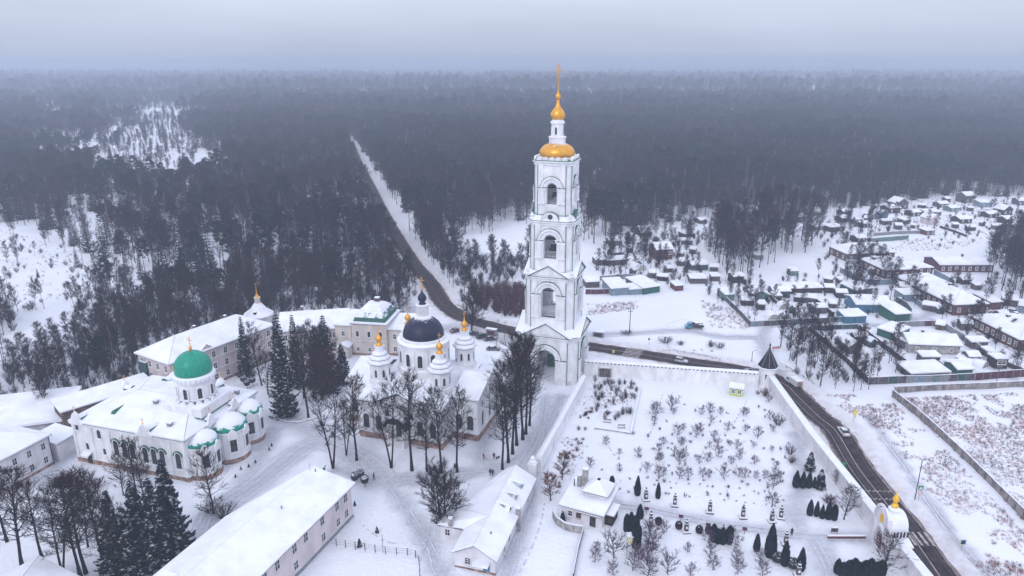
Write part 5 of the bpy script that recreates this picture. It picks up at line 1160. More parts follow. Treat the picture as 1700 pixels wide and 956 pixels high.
# range with long snowy roof behind the spruces, joined to the cream building
house_w('long two-storey brownish range under a broad snowy roof behind the dark spruces', (-73.0, 212.5), (-52.2, 216.6), 17, 7.6, 'gable', 3.4, 'pink_wall', .6, {'f': (7, (1.2, 4.6), 1.1, 1.6, False)}, [(-.4, .2, 10.4)], 'residence', 'building', plinth='plinth')
t = house_w('cream three-storey house with green mansard roof and lower side wings', (-50.4, 212.4), (-39.2, 210.7), 13.5, 10.6, 'hip', .4, 'cream_wall', .45,
    {'f': [(3, (1.4,), .9, 1.2, False), (3, (6.2,), .95, 1.9, True)], 'r': [(3, (6.2,), .95, 1.8, True)]}, (), 'mansard_house', 'house', corn='cream_wall', plinth='plinth')
q = nb('cream_wall'); q.box(0, 0, 4.7, 11.6, 13.8, .22); q.build('string_course', t)
b = nb('green_snowy'); b.lathe([(7.5, 11.0), (6.9, 12.2), (5.7, 13.6), (4.0, 14.6), (3.6, 14.7)], 4, 0, 0, PI / 4); o = b.build('mansard_roof', t); o.scale = (.98, 1.15, 1)
b = nb('roof_snow'); b.lathe([(5.2, 13.7), (5.1, 14.2), (3.4, 15.2), (.3, 15.6)], 4, 0, 0, PI / 4); o = b.build('roof_snow_cap', t); o.scale = (.98, 1.15, 1)
chimney(t, .4, 1.5, 14.8, 1.7, 1.5, 'brown_brick')
house_w('low left wing of the cream house with a single bay and snowy roof', (-55.9, 213.8), (-50.7, 213.0), 11.5, 9.4, 'shed', 1.2, 'cream_wall', .35, {'f': [(1, (6.0,), 1.0, 1.5, False), (1, (1.6,), 1.0, 1.3, False)]}, (), 'house_wing', 'building', plinth='plinth')
house_w('right wing of the cream house with white roof beside the black dome', (-38.9, 212.0), (-30.5, 210.7), 11.0, 8.6, 'shed', 1.4, 'cream_wall', .35, {'f': [(2, (5.6, 1.4), 1.0, 1.5, False)]}, (), 'house_wing', 'building', plinth='plinth')
t = house_w('small entrance porch with white roof at the left foot of the cream house', (-54.2, 209.3), (-51.0, 208.9), 3.6, 3.6, 'gabley', .9, 'cream_wall', .4, None, (), 'entrance_porch', 'porch', door=(0, 1.3, 2.3, 'dark_wood'))
# little turret with lantern at the far corner
x, y = G(433, 551); t = thing('corner_turret', 'small white turret with tent roof, lantern and thin golden spire at the far corner', 'turret', (x, y), 0)
b = nb('old_white_wall'); b.lathe([(4.2, -.3), (4.2, 6.2), (4.5, 6.5)], 12); b.build('wall', t)
b = nb('roof_snow'); b.lathe([(5.0, 6.4), (5.0, 6.8), (2.8, 8.4), (1.1, 10.6)], 12); b.build('roof', t)
b = nb('cream_wall'); b.lathe([(.95, 10.3), (.95, 12.4), (1.15, 12.6)], 8); b.build('lantern', t)
b = nb('gold'); b.lathe([(.9, 12.6), (.5, 13.2), (.2, 14.0), (.12, 16.5), (.05, 17.8)], 8); b.box(0, 0, 17.2, .8, .1, .1); b.build('spire', t)
b = nb('dark_wood'); b.box(0, -3.2, 7.2, .9, 1.2, 1.2); b.build('roof_dormer', t)
# near pink range at the bottom edge
P0 = (-38.9, 109.2); P1 = (-32.5, 126.8); ang = math.atan2(P1[1] - P0[1], P1[0] - P0[0]); ux, uy = math.cos(ang), math.sin(ang)
t = thing('dormitory', 'long two-storey pink building with ribbed snowy roof at the bottom edge', 'building', P1, ang)
# local: x along the long face towards the far end (0 = far corner), -y = outside (to the right)
b = nb('pink_wall'); b.prism([(-46, 0), (0, 0), (-.8, 8.3), (-17, 15.6), (-46, 15.4)], -.4, 7.5); b.build('wall', t)
slab_roof([[(-46, -.8, 7.62), (.8, -.8, 7.62), (-.2, 8.3, 10.1), (-46, 8.3, 10.1)], [(-46, 16.2, 7.3), (-17.0, 16.4, 7.3), (-.2, 8.3, 10.1), (-46, 8.3, 10.1)]], 'roof', t, .22)
b = nb('grey_metal'); b.box(-23, -.05, -.3, 46.3, .15, 1.1); b.build('plinth', t)
for k, u in enumerate((-2.2, -5.2, -10.2, -15.4, -18.8, -23.6, -27, -31.5, -35, -40, -43.5)):
    window(t, u, 0, 5.0, 0, 1.2, 1.7, False, (1, 1), 'frame_white', .1)
    if k != 3: window(t, u, 0, 1.5, 0, 1.15, 1.6, False, (1, 1), 'frame_white', .1)
b = nb('roof_snow')
for k in range(38): b.tube((-45 + k * 1.2, -.6, 7.9), (-45 + k * 1.2, 8.1, 10.27), .05, .05, 4, cap=False)
o = b.build('roof_seam', t); o['kind'] = 'stuff'
b = nb('grey_metal'); b.tube((-14, 5.8, 9.0), (-14, 5.8, 10.4), .13, .13, 6); b.build('vent_pipe', t)
b = nb('grey_metal'); b.tube((-1.5, 7.0, 9.5), (-1.5, 7.0, 10.7), .12, .12, 6); b.tube((-1.9, 8.0, 10.0), (-1.9, 8.0, 12.0), .05, .05, 4); b.box(-1.9, 8.0, 11.6, .9, .05, .05); b.build('roof_antenna', t)
b = nb('brown_brick'); b.box(-37, 11.5, 8.4, 3.6, 2.4, 1.2); b.mat('roof_snow').box(-37, 11.5, 9.61, 4.1, 2.9, .35); b.build('roof_dormer', t)
x, y = G(527, 798); t = thing('green_booth', 'small shed with a dark green gable behind the far end of the pink building', 'shed', (x, y), rad(-15)); b = nb('green_paint'); b.prism([(-1.3, -1.5), (1.3, -1.5), (1.3, 1.5), (-1.3, 1.5)], 0, 1.7); b.add([(-1.3, -1.5, 1.7), (1.3, -1.5, 1.7), (1.3, -1.5, 3.0), (-1.3, 1.5, 1.7), (1.3, 1.5, 1.7), (1.3, 1.5, 3.0)], [(0, 1, 2), (3, 5, 4), (1, 4, 5, 2)]); b.build('wall', t)
slab_roof([[(-1.9, -1.8, 1.5), (1.5, -1.8, 3.15), (1.5, 1.8, 3.15), (-1.9, 1.8, 1.5)]], 'roof', t, .2)
# building with three green dormers
t = thing('workshop_building', 'single-storey white building with three green-sided dormers in its snowy roof', 'building', (-3.0, 109.4), math.atan2(26, 7.7))
# local x runs away along the right wall (0 = near gable), y>0 to the left
b = nb('old_white_wall'); b.prism([(0, 0), (27, 0), (27, 7.0), (12, 7.6), (12, 13.4), (6.8, 13.4), (6.8, 7.8), (0, 7.8)], -.4, 3.4); b.add([(.0, 0, 3.38), (0, 7.8, 3.38), (0, 3.9, 5.5), (.3, 0, 3.38), (.3, 7.8, 3.38), (.3, 3.9, 5.5)], [(0, 2, 1), (3, 4, 5), (0, 3, 5, 2), (2, 5, 4, 1)]); o = b.build('wall', t); fixnormals(o.data)
slab_roof([[(-.6, -.5, 3.2), (27.6, -.5, 3.2), (27.6, 4.2, 5.75), (-.6, 3.9, 5.75)], [(-.6, 8.3, 3.4), (6.4, 8.3, 3.4), (8.6, 3.95, 5.75), (-.6, 3.9, 5.75)], [(27.6, 4.2, 5.75), (8.6, 3.95, 5.75), (12.6, 13.9, 3.3), (16, 10.4, 3.3), (27.6, 7.6, 3.3)], [(8.6, 3.95, 5.75), (6.4, 8.3, 3.4), (6.4, 13.9, 3.3), (12.6, 13.9, 3.3)]], 'roof', t, .25)
for k in range(3):
    u = 13.2 + k * 4.2; b = nb('green_paint'); b.add([(u - .6, 1.2, 4.3), (u + .9, 1.2, 4.3), (u + .15, 1.2, 5.35), (u - .6, 3.6, 5.6), (u + .9, 3.6, 5.6), (u + .15, 4.0, 5.75)], [(0, 2, 1), (0, 3, 5, 2), (1, 2, 5, 4)]); o = b.build('dormer', t); fixnormals(o.data)
    b = nb('roof_snow'); b.add([(u + .15, .9, 5.62), (u + 1.25, .9, 4.55), (u + 1.2, 3.9, 6.0), (u + .15, 4.1, 6.12), (u + .05, .9, 5.4), (u + 1.2, .9, 4.35), (u + 1.1, 3.9, 5.7), (u + .05, 4.1, 5.8)], [(0, 1, 2, 3), (4, 7, 6, 5), (0, 4, 5, 1), (1, 5, 6, 2), (3, 2, 6, 7), (0, 3, 7, 4)]); o = b.build('dormer_roof', t); fixnormals(o.data)
for y_ in (5.3,): window(t, 0, y_, 1.2, -PI / 2, 1.0, 1.3, False, (1, 2), 'frame_white', .1)
window(t, 6.8, 11.9, 1.2, -PI / 2, .9, 1.3, False, (1, 1), 'frame_white', .1)
for u in (5.4, 8.5, 14.5, 22): window(t, u, 0, 1.0, 0, .9, 1.3, False, (1, 1), 'frame_white', .1)
b = nb('blue_paint'); b.box(-.08, 1.7, 0, .12, 1.2, 2.1); b.build('door', t)
b = nb('wall_snow'); b.box(-.9, 2.4, 2.4, 1.9, 3.0, .3); b.build('door_canopy', t)
b = nb('plinth'); b.box(-.05, 3.9, -.3, .2, 8.0, .8); b.build('plinth', t)
chimney(t, 6.2, 11.0, 3.9, 1.6, .7, 'concrete'); chimney(t, 13.8, -.3, .0, 5.0, .8, 'concrete'); 
b = nb('iron'); b.tube((4.6, 2.3, 4.4), (4.6, 2.3, 5.5), .12, .12, 6); b.build('vent_pipe', t)
# small house by the garden with curved fence
a_ = (10.0, 126.6); b_ = (17.9, 122.9)
t = house_w('small grey-white garden house with tall brick chimney, raised attic roof and snowy eaves', a_, b_, 8.8, 3.2, 'shed', .7, 'old_white_wall', .5, None, (), 'garden_house', 'house', thick=.28)
window(t, -2.4, -4.4, 1.1, 0, .8, 1.1, False, (0, 1), 'frame_white', .1); window(t, -.6, -4.4, 1.1, 0, .8, 1.1, False, (0, 1), 'red_wood', .1)
b = nb('dark_wood'); b.box(2.4, -4.45, 0, 1.2, .15, 2.2); b.build('door', t)
b = nb('old_white_wall'); b.box(1.4, 2.0, 3.4, 4.6, 4.2, 1.6); b.build('attic_wall', t)
slab_roof([[(-1.4, -.7, 4.9), (4.2, -.7, 4.9), (1.7, 1.4, 6.9), (1.1, 1.4, 6.9)], [(4.2, -.7, 4.9), (4.2, 4.7, 4.9), (1.7, 2.4, 6.9), (1.7, 1.4, 6.9)], [(-1.4, 4.7, 4.9), (-1.4, -.7, 4.9), (1.1, 1.4, 6.9), (1.1, 2.4, 6.9)], [(4.2, 4.7, 4.9), (-1.4, 4.7, 4.9), (1.1, 2.4, 6.9), (1.7, 2.4, 6.9)]], 'attic_roof', t, .12, 'wall_snow', 'dark_wood')
b = nb('concrete'); b.box(-1.9, 2.9, 3.2, 1.0, 1.0, 4.6); b.box(-1.9, 2.9, 7.8, 1.25, 1.25, .25); b.build('chimney', t); b = nb('concrete'); b.box(-2.9, 2.2, 3.2, .8, .8, 3.4); b.build('chimney', t)
b = nb('iron'); b.tube((-3.9, 1.8, 3.4), (-3.9, 1.8, 5.6), .12, .12, 6); b.build('stove_pipe', t)
b = nb('dark_wood'); b.box(5.2, -1.0, 0, 1.6, 3.6, 2.5); b.mat('roof_snow').box(5.3, -1.0, 2.51, 2.2, 4.2, .35); b.build('porch', t)
b = nb('dark_metal'); b.box(2.0, -4.9, 2.75, 4.5, .5, .1); b.build('door_canopy', t)
def fence(label, pts, h, m, pw=2.5, th=.1, posts='grey_metal', cols=None, name='fence', group=None, snowcap=True, boards=8):
    ox, oy = pts[0]; t = thing(name, label, 'fence', pts[0], 0, group); k_ = 0; cache = {}
    for (a, b) in seglist(pts):
        ang = math.atan2(b[1] - a[1], b[0] - a[0]); L = math.hypot(b[0] - a[0], b[1] - a[1]); n = max(1, round(L / pw)); l = L / n; pm = None
        for k in range(n):
            mm_ = cols[k_ % len(cols)] if cols else m; k_ += 1
            if mm_ not in cache or cache[mm_][1] != l:
                q = nb(mm_)
                for j in range(boards): q.box(-l / 2 + (j + .5) * l / boards, (j % 2) * th * .35, -.1, l / boards * .96, th, h + .1 - (j % 3) * .02)
                if snowcap: q.mat('wall_snow').box(0, 0, h + .004, l, th * 1.9, .12)
                cache[mm_] = (q.mesh('panel'), l)
            dz = R.uniform(-.04, .04)
            o = inst('panel', cache[mm_][0], t, (a[0] + math.cos(ang) * l * (k + .5) - ox, a[1] + math.sin(ang) * l * (k + .5) - oy, dz), ang)
            if pm is None: q = nb(posts); q.box(0, 0, -.2, .14, th + .1, h + .35); pm = q.mesh('post')
            inst('post', pm, t, (a[0] + math.cos(ang) * l * k - ox, a[1] + math.sin(ang) * l * k - oy, 0), ang)
    return t
fence('curved pale concrete fence round the front of the small garden house', WP([(918, 859), (924, 870), (938, 880), (952, 884), (967, 886)]), 1.7, 'concrete', 2.0, .14, snowcap=True, boards=1)
fence('low dark fence running down from the small garden house to the picture edge', WP([(968, 884), (960, 915), (951, 960)]), 1.0, 'dark_wood', 2.0, .08)
t = thing('garden_border', 'low snowy stone border round the rubble corner of the garden', 'border', G(987, 712)); bp_ = WP([(987, 712), (1047, 721), (1063, 645)]); o0 = bp_[0]
for (a, b) in seglist(bp_):
    L = math.hypot(b[0] - a[0], b[1] - a[1]); ang = math.atan2(b[1] - a[1], b[0] - a[0]); q = nb('grey_wall'); q.box(0, 0, -.1, L, .35, .6); q.mat('wall_snow').box(0, 0, .502, L + .05, .45, .15); o = q.build('border_stone', t); o.location = ((a[0] + b[0]) / 2 - o0[0], (a[1] + b[1]) / 2 - o0[1], 0); o.rotation_euler = (0, 0, ang)
# left edge
a_ = (-107.4 - 4.3, 147.5 - 10.2)
E0 = G(90, 770); 
t = house_w('two-storey white building with small paned windows at the left edge', (E0[0] - 8.8, E0[1] - 26), (E0[0], E0[1]), 14, 7.4, 'hip', 3.2, 'old_white_wall', .6, {'f': [(8, (4.7, 1.3), .95, 1.5, False)]}, (), 'side_building', 'building', plinth='plinth')
q = nb('iron'); q.tube((13.6, -7.15, 0), (13.6, -7.15, 7.2), .09, .09, 5); q.build('drainpipe', t)
house_w('small white annex with flat snowy roof at the end of the left-edge building', (E0[0] + .6, E0[1] + 1.2), (E0[0] + 2.4, E0[1] + 7.2), 7, 4.4, 'shed', .8, 'old_white_wall', .35, None, (), 'annex', 'building')
r0 = G(115, 716); house_w('ruined brown brick outbuilding with an even snow-covered roof', (r0[0] - .5, r0[1] - .5), (r0[0] + 14.5, r0[1] + 15.8), 6.5, 5.6, 'shed', .9, 'brown_brick', .5, {'f': (5, (2.2,), .9, 1.2, False)}, (), 'outbuilding', 'building')
house_w('low wide shed roof deep in snow left of the brown outbuilding', (r0[0] - 22, r0[1] - 5), (r0[0] - 1.5, r0[1] + 1.5), 15, 2.4, 'shed', 1.8, 'grey_wall', .8, None, (), 'outbuilding', 'shed', thick=.6)
house_w('snow-covered roof corner of a building cut off at the bottom left', (-82, 76), (-69.5, 99.8), 16, 5.0, 'hip', 2.5, 'old_white_wall', .6, None, (), 'side_building', 'building')
# cathedral's rear wings
house_w('low white gallery wing behind the cathedral with sloping snowy roof', (-5.6, 181.5), (-.8, 196.8), 6.5, 5.2, 'shed', 1.2, 'white_wall', .4, {'f': (3, (2.4,), .8, 1.2, False)}, (), 'gallery', 'building')
house_w('small white annex under a square snowy roof beside the cathedral wing', (-2.6, 178.5), (1.8, 190.5), 3.6, 3.4, 'shed', .7, 'white_wall', .35, None, (), 'annex', 'building')

# ------------------------------------------------------------------ vehicles
PAINT = {}
def paint(name, col, snow=.3):
    return mat('paint_' + name, col, .3, .02, 2.0, snow=snow, edge=.85, spec=.6, patch=1.2)
for nm, col in dict(white=(.62, .63, .66), silver=(.45, .47, .5), black=(.02, .022, .026), teal=(.02, .09, .10), maroon=(.10, .02, .03), blue=(.02, .22, .34), beige=(.4, .36, .3), grey=(.12, .13, .14)).items(): paint(nm, col)
WH = None
def wheel_meshes(r=.33, w=.22):
    T = nb('rubber'); T.tube((0, -w / 2, 0), (0, w / 2, 0), r, r, 14); K = nb('grey_metal'); K.tube((0, -w / 2 - .01, 0), (0, w / 2 + .01, 0), r * .6, r * .6, 8); return T.mesh('wheel'), K.mesh('rim')
WM = wheel_meshes(); WM2 = wheel_meshes(.45, .28)
def loft(mb, secs):
    """secs: list of rings (same count of points)"""
    n = len(secs[0]); vs = [p for s in secs for p in s]; fs = []
    for j in range(len(secs) - 1):
        for k in range(n): fs.append((j * n + k, j * n + (k + 1) % n, (j + 1) * n + (k + 1) % n, (j + 1) * n + k))
    fs += [tuple(range(n)), tuple((len(secs) - 1) * n + k for k in range(n))[::-1]]; mb.add(vs, fs)
def ring(x, zb, zt, hw, hwt):
    return [(x, -hw * .92, zb), (x, hw * .92, zb), (x, hw, zb + .18), (x, hw, (zb + zt) / 2 + .05), (x, hwt, zt), (x, -hwt, zt), (x, -hw, (zb + zt) / 2 + .05), (x, -hw, zb + .18)]
def car(label, px, py, ang, col, kind='sedan', group=None, xy=None, snowtop=False):
    x, y = xy or G(px, py); t = thing('parked_car' if group else 'car', label, 'car', (x, y), ang, group); P = 'paint_' + col
    L, hw, H = dict(sedan=(4.5, .88, 1.45), suv=(4.6, .93, 1.75), hatch=(4.0, .85, 1.5))[kind]; h = L / 2; hood = .85 if kind != 'suv' else 1.02
    b = nb(P); loft(b, [ring(-h, .35, hood * .8, hw * .82, hw * .7), ring(-h + .15, .25, hood * .98, hw * .95, hw * .84), ring(-h + .9, .22, hood + .02, hw, hw * .9), ring(0, .22, hood + .04, hw, hw * .92), ring(h - 1.1, .22, hood, hw, hw * .9), ring(h - .25, .25, hood * .84, hw * .94, hw * .8), ring(h, .35, hood * .68, hw * .78, hw * .66)]); o = b.build('body', t); fixnormals(o.data)
    r0, r1, f0, f1 = (-h + .55, -h + 1.25, h - 1.25, h - 2.0) if kind == 'sedan' else (-h + .12, -h + .45, h - 1.2, h - 1.85)
    b = nb('car_glass'); z = hood + .01
    b.add([(r0, -hw * .88, z), (f0, -hw * .88, z), (f0, hw * .88, z), (r0, hw * .88, z), (r1, -hw * .68, H - .05), (f1, -hw * .68, H - .05), (f1, hw * .68, H - .05), (r1, hw * .68, H - .05)], [(0, 1, 5, 4), (1, 2, 6, 5), (2, 3, 7, 6), (3, 0, 4, 7), (4, 5, 6, 7), (3, 2, 1, 0)]); b.build('windows', t)
    b = nb('roof_snow' if snowtop else P); b.add([(r1 - .08, -hw * .71, H - .06), (f1 + .06, -hw * .71, H - .06), (f1 + .06, hw * .71, H - .06), (r1 - .08, hw * .71, H - .06), (r1 + .05, -hw * .62, H + (.12 if snowtop else .02)), (f1 - .1, -hw * .62, H + (.12 if snowtop else .02)), (f1 - .1, hw * .62, H + (.12 if snowtop else .02)), (r1 + .05, hw * .62, H + (.12 if snowtop else .02))], [(0, 1, 5, 4), (1, 2, 6, 5), (2, 3, 7, 6), (3, 0, 4, 7), (4, 5, 6, 7), (3, 2, 1, 0)]); b.build('car_roof', t)
    for u in (0.05, -h * .35, h * .32):
        for s in (-1, 1): b = nb(P); q0 = u; b.tube((u, s * hw * .885, z), (u * .8, s * hw * .69, H - .05), .035, .035, 4); b.build('door_pillar', t)
    for wx in (-h + .8, h - .85):
        for s in (-1, 1): o = inst('wheel', WM[0], t, (wx, s * (hw - .1), .33)); inst('rim', WM[1], o)
    for s in (-1, 1):
        b = nb('headlight_glass'); b.box(h - .12, s * hw * .6, hood * .58, .16, .34, .16); b.build('headlight', t)
        b = nb('tail_light'); b.box(-h + .06, s * hw * .66, hood * .68, .12, .26, .2); b.build('tail_light', t)
        b = nb(P); b.box(h - 1.5, s * (hw + .07), hood + .02, .14, .2, .14); b.build('mirror', t)
    return t
def road_dir(px, py):
    c = G(px, py); i = min(range(1, len(RL) - 1), key=lambda i: math.hypot(RL[i][0] - c[0], RL[i][1] - c[1])); a, b = RL[i - 1], RL[i + 1]; return math.atan2(b[1] - a[1], b[0] - a[0])
car('white car driving away on the near road with dark windows, beside the yellow sign', 1400, 719, road_dir(1400, 719) + PI, 'white', 'sedan')
car('silver-white hatchback on the road behind the toothed wall', 1131, 601, road_dir(1131, 601), 'silver', 'hatch')
car('dark teal car half hidden behind the wall left of the corner turret', 1247, 618.5, road_dir(1247, 618) + PI, 'teal', 'sedan')
car('tiny white car far off on the straight forest road', 638, 353, road_dir(638, 353), 'white', 'sedan')
g_ = 'cars parked on the snowy lot'
car('maroon car parked leftmost on the lot by the lone tree', 757, 550.5, rad(35), 'maroon', 'sedan', g_)
car('black car parked under the lone tree, second of the lot', 787, 556, rad(175), 'black', 'sedan', g_)
car('black off-road car parked beside the notice board', 801, 560.5, rad(40), 'black', 'suv', g_)
car('black saloon parked rightmost on the lot', 814, 564.5, rad(20), 'black', 'sedan', g_)
car('dark car half sunk behind the wall on the lot, under the pole', 819, 581, rad(5), 'grey', 'sedan', g_, snowtop=True)
car('snowy white car parked behind the cream house wing by the black dome', 665, 527, rad(5), 'white', 'sedan', g_, snowtop=True)
car('snow-topped car parked between the low sheds and the red brick barrack', 1495, 500, rad(-20), 'grey', 'sedan', g_, snowtop=True)
car('white car parked at the right end of the big red brick house', 1637, 517, rad(-30), 'white', 'sedan', g_, snowtop=True)
car('dark car parked at right beyond the brick shed, snow on its roof', 1683, 519, rad(-25), 'grey', 'sedan', g_, snowtop=True)
# pickup / van on the bend
x, y = G(1316, 638); t = thing('pickup_van', 'white van with a loaded rear body driving round the bend by the corner turret', 'van', (x, y), road_dir(1316, 638) + PI)
b = nb('paint_white'); loft(b, [ring(.5, .4, 1.9, .95, .85), ring(1.2, .4, 2.0, 1.0, .86), ring(1.9, .4, 1.75, 1.0, .85), ring(2.5, .4, 1.15, .98, .85), ring(3.0, .45, .95, .88, .75)]); o = b.build('cab', t); fixnormals(o.data)
b = nb('car_glass'); b.box(1.2, -.93, 1.3, .9, .12, .45); b.box(1.2, .93, 1.3, .9, .12, .45); b.build('side_windows', t)
b = nb('car_glass'); b.add([(1.95, -.8, 1.75), (1.95, .8, 1.75), (2.42, .85, 1.24), (2.42, -.85, 1.24), (1.9, -.8, 1.7), (1.9, .8, 1.7), (2.37, .85, 1.2), (2.37, -.85, 1.2)], [(0, 3, 2, 1), (4, 5, 6, 7), (0, 1, 5, 4), (2, 3, 7, 6), (1, 2, 6, 5), (0, 4, 7, 3)]); b.build('windscreen', t)
b = nb('paint_white'); b.box(-1.3, 0, .7, 3.5, 2.1, 1.6); b.mat('roof_snow').box(-1.3, 0, 2.305, 3.3, 1.9, .15); b.build('cargo_box', t)
b = nb('iron'); b.box(0, 0, .4, 5.6, 1.3, .3); b.mat('plinth').box(-3.08, 0, .75, .05, 1.9, 1.4); b.build('chassis', t)
for wx in (-2.0, 2.0):
    for s in (-1, 1): o = inst('wheel', WM2[0], t, (wx, s * .85, .45)); inst('rim', WM2[1], o)
# blue truck
x, y = G(1152, 545); t = thing('flatbed_truck', 'blue flatbed truck with a snowy load parked on the open snow', 'truck', (x, y), rad(175))
b = nb('paint_blue'); loft(b, [ring(.9, .5, 2.1, 1.0, .9), ring(1.6, .5, 2.2, 1.05, .9), ring(2.2, .5, 2.0, 1.05, .88), ring(2.5, .5, 1.3, 1.0, .9), ring(3.2, .55, 1.1, .9, .8)]); o = b.build('cab', t); fixnormals(o.data)
b = nb('car_glass'); b.box(1.6, 1.0, 1.4, .8, .1, .5); b.box(1.6, -1.0, 1.4, .8, .1, .5); b.build('side_windows', t)
b = nb('dark_wood'); b.box(-1.2, 0, .9, 4.0, 2.2, .2)
for s in (-1, 1): b.box(-1.2, s * 1.1, 1.1, 4.0, .08, .5)
b.build('flatbed', t); b = nb('bronze'); b.box(-.8, -.2, 1.1, 1.2, 1.2, .9); b.box(-2.2, .3, 1.1, 1.0, 1.0, .6); b.box(.4, 0, 1.1, .6, 1.4, 1.4); b.build('load', t)
b = nb('iron'); b.box(0, 0, .45, 5.8, 1.0, .35); b.build('chassis', t)
for wx in (-2.2, 2.2):
    for s in (-1, 1): o = inst('wheel', WM2[0], t, (wx, s * .9, .45)); inst('rim', WM2[1], o)

# ------------------------------------------------------------------ people and a dog
def person(label, px, py, ang, col, step=.25, arm=.15, h=1.75, camera_pose=False, hatc='iron'):
    x, y = G(px, py); t = thing('person', label, 'person', (x, y), ang); k = h / 1.75; me = bpy.data.meshes.new('body')
    V = [(0, 0, .95), (0, 0, 1.2), (0, 0, 1.42), (0, 0, 1.52), (0, .02, 1.64), (.1, 0, .9), (.11, step * .5, .5), (.11, step * .6 - .05, .1), (.11, step * .6 + .12, .04), (-.1, 0, .9), (-.11, -step * .3, .5), (-.11, -step, .12), (-.11, -step + .14, .04), (.2, 0, 1.4), (-.2, 0, 1.4)]
    E_ = [(0, 1), (1, 2), (2, 3), (3, 4), (0, 5), (5, 6), (6, 7), (7, 8), (0, 9), (9, 10), (10, 11), (11, 12), (2, 13), (2, 14)]
    if camera_pose: V += [(.27, .15, 1.22), (.1, .3, 1.5), (-.27, .15, 1.22), (-.1, .3, 1.5)]
    else: V += [(.27, -arm, 1.15), (.25, -arm * .6 + .1, .88), (-.27, arm, 1.15), (-.25, arm + .12, .9)]
    E_ += [(13, 15), (15, 16), (14, 17), (17, 18)]
    me.from_pydata([(a * k, b_ * k, c * k) for a, b_, c in V], E_, []); me.materials.append(M(col))
    o = bpy.data.objects.new('body', me); COL.objects.link(o); o.parent = t
    sk = o.modifiers.new('skin', 'SKIN'); rr = [.16, .17, .15, .055, .10, .11, .08, .055, .05, .11, .08, .055, .05, .075, .075, .055, .04, .055, .04]
    for i, r_ in enumerate(rr): me.skin_vertices[0].data[i].radius = (r_ * k, r_ * k)
    me.skin_vertices[0].data[0].use_root = True; sb = o.modifiers.new('sub', 'SUBSURF'); sb.levels = 1; sb.render_levels = 1
    b = nb(hatc); b.lathe([(.115 * k, 1.62 * k), (.125 * k, 1.68 * k), (.1 * k, 1.76 * k), (.03 * k, 1.79 * k)], 10, 0, .02 * k); b.build('hat', t)
    b = nb(col); b.lathe([(.21 * k, .62 * k), (.2 * k, .9 * k), (.18 * k, 1.15 * k), (.2 * k, 1.38 * k), (.1 * k, 1.46 * k)], 12); o = b.build('coat', t); o.scale = (1.05, .85, 1)
    return t
mat('coat_dark', (.025, .025, .035), .9); mat('coat_red', (.35, .02, .03), .9); mat('coat_brown', (.07, .05, .045), .9)
person('person in a dark coat walking on the trodden path behind the pink building', 621, 796, rad(100), 'coat_dark', .3)
person('small person in a bright red coat on the path right of the cathedral', 803, 762, rad(160), 'coat_red', .2, h=1.5, hatc='coat_red')
person('person in black standing next to a black dog right of the cathedral', 820, 762, rad(200), 'coat_dark', .1)
person('left one of two people in dark coats near the workshop roof end', 814, 789, rad(220), 'coat_dark', .2)
person('right one of two people near the workshop roof end, in brown', 818, 790, rad(190), 'coat_brown', .2)
person('person in dark clothes standing before the cream house', 597, 607, rad(180), 'coat_dark', .1)
person('person in dark clothes raising a camera in the middle of the garden', 1314, 889, rad(150), 'coat_dark', .1, camera_pose=True)
person('person in black beside the leaning tree trunks in front of the cathedral', 755, 780, rad(60), 'coat_dark', .1)
x, y = G(826, 762); t = thing('dog', 'black dog standing beside the person in black', 'dog', (x, y), rad(20)); me = bpy.data.meshes.new('body')
me.from_pydata([(0, 0, .45), (.3, 0, .48), (.45, 0, .65), (.62, 0, .66), (-.3, 0, .47), (-.5, 0, .6), (.28, .1, .25), (.3, .1, .02), (.28, -.1, .25), (.26, -.1, .02), (-.28, .1, .27), (-.33, .1, .02), (-.28, -.1, .27), (-.3, -.1, .02)], [(0, 1), (1, 2), (2, 3), (0, 4), (4, 5), (1, 6), (6, 7), (1, 8), (8, 9), (4, 10), (10, 11), (4, 12), (12, 13)], []); me.materials.append(M('coat_dark'))
o = bpy.data.objects.new('body', me); COL.objects.link(o); o.parent = t; o.modifiers.new('skin', 'SKIN')
for i, r_ in enumerate([.13, .14, .09, .05, .12, .03, .05, .03, .05, .03, .06, .03, .06, .03]): me.skin_vertices[0].data[i].radius = (r_, r_)
me.skin_vertices[0].data[0].use_root = True
b = nb('coat_dark'); b.lathe([(.03, .68), (.05, .72), (.01, .8)], 5, .45, .06); b.lathe([(.03, .68), (.05, .72), (.01, .8)], 5, .45, -.06); b.build('ears', t)

# ------------------------------------------------------------------ street furniture
def pole(label, px, py, h, kind='pole', lean=0.0, m='iron', r=.11, group=None, arm=None, strut=False):
    x, y = G(px, py); t = thing({'pole': 'utility_pole', 'lamp': 'street_lamp'}[kind], label, {'pole': 'pole', 'lamp': 'street lamp'}[kind], (x, y), R.uniform(0, .3), group)
    b = nb(m); b.tube((0, 0, -.2), (lean * h, 0, h), r, r * .7, 7); b.build('pole_shaft', t)
    if kind == 'lamp': b = nb('iron'); b.tube((lean * h, 0, h), (lean * h + 1.0, 0, h + .3), .05, .05, 5); b.build('arm', t); b = nb('grey_metal'); b.box(lean * h + 1.3, 0, h + .22, .8, .3, .16); b.build('lamp_head', t)
    else: b = nb(m); b.box(lean * h, 0, h - .8, 1.7, .1, .12); b.build('crossarm', t); b = nb('grey_metal'); [b.lathe([(.06, h - .66), (.07, h - .5), (.03, h - .42)], 6, lean * h + u, 0) for u in (-.7, .7)]; b.build('insulators', t)
    if strut: b = nb(m); b.tube((2.0, .2, -.2), (lean * h, 0, h * .75), r * .8, r * .7, 6); b.build('strut', t)
    return t
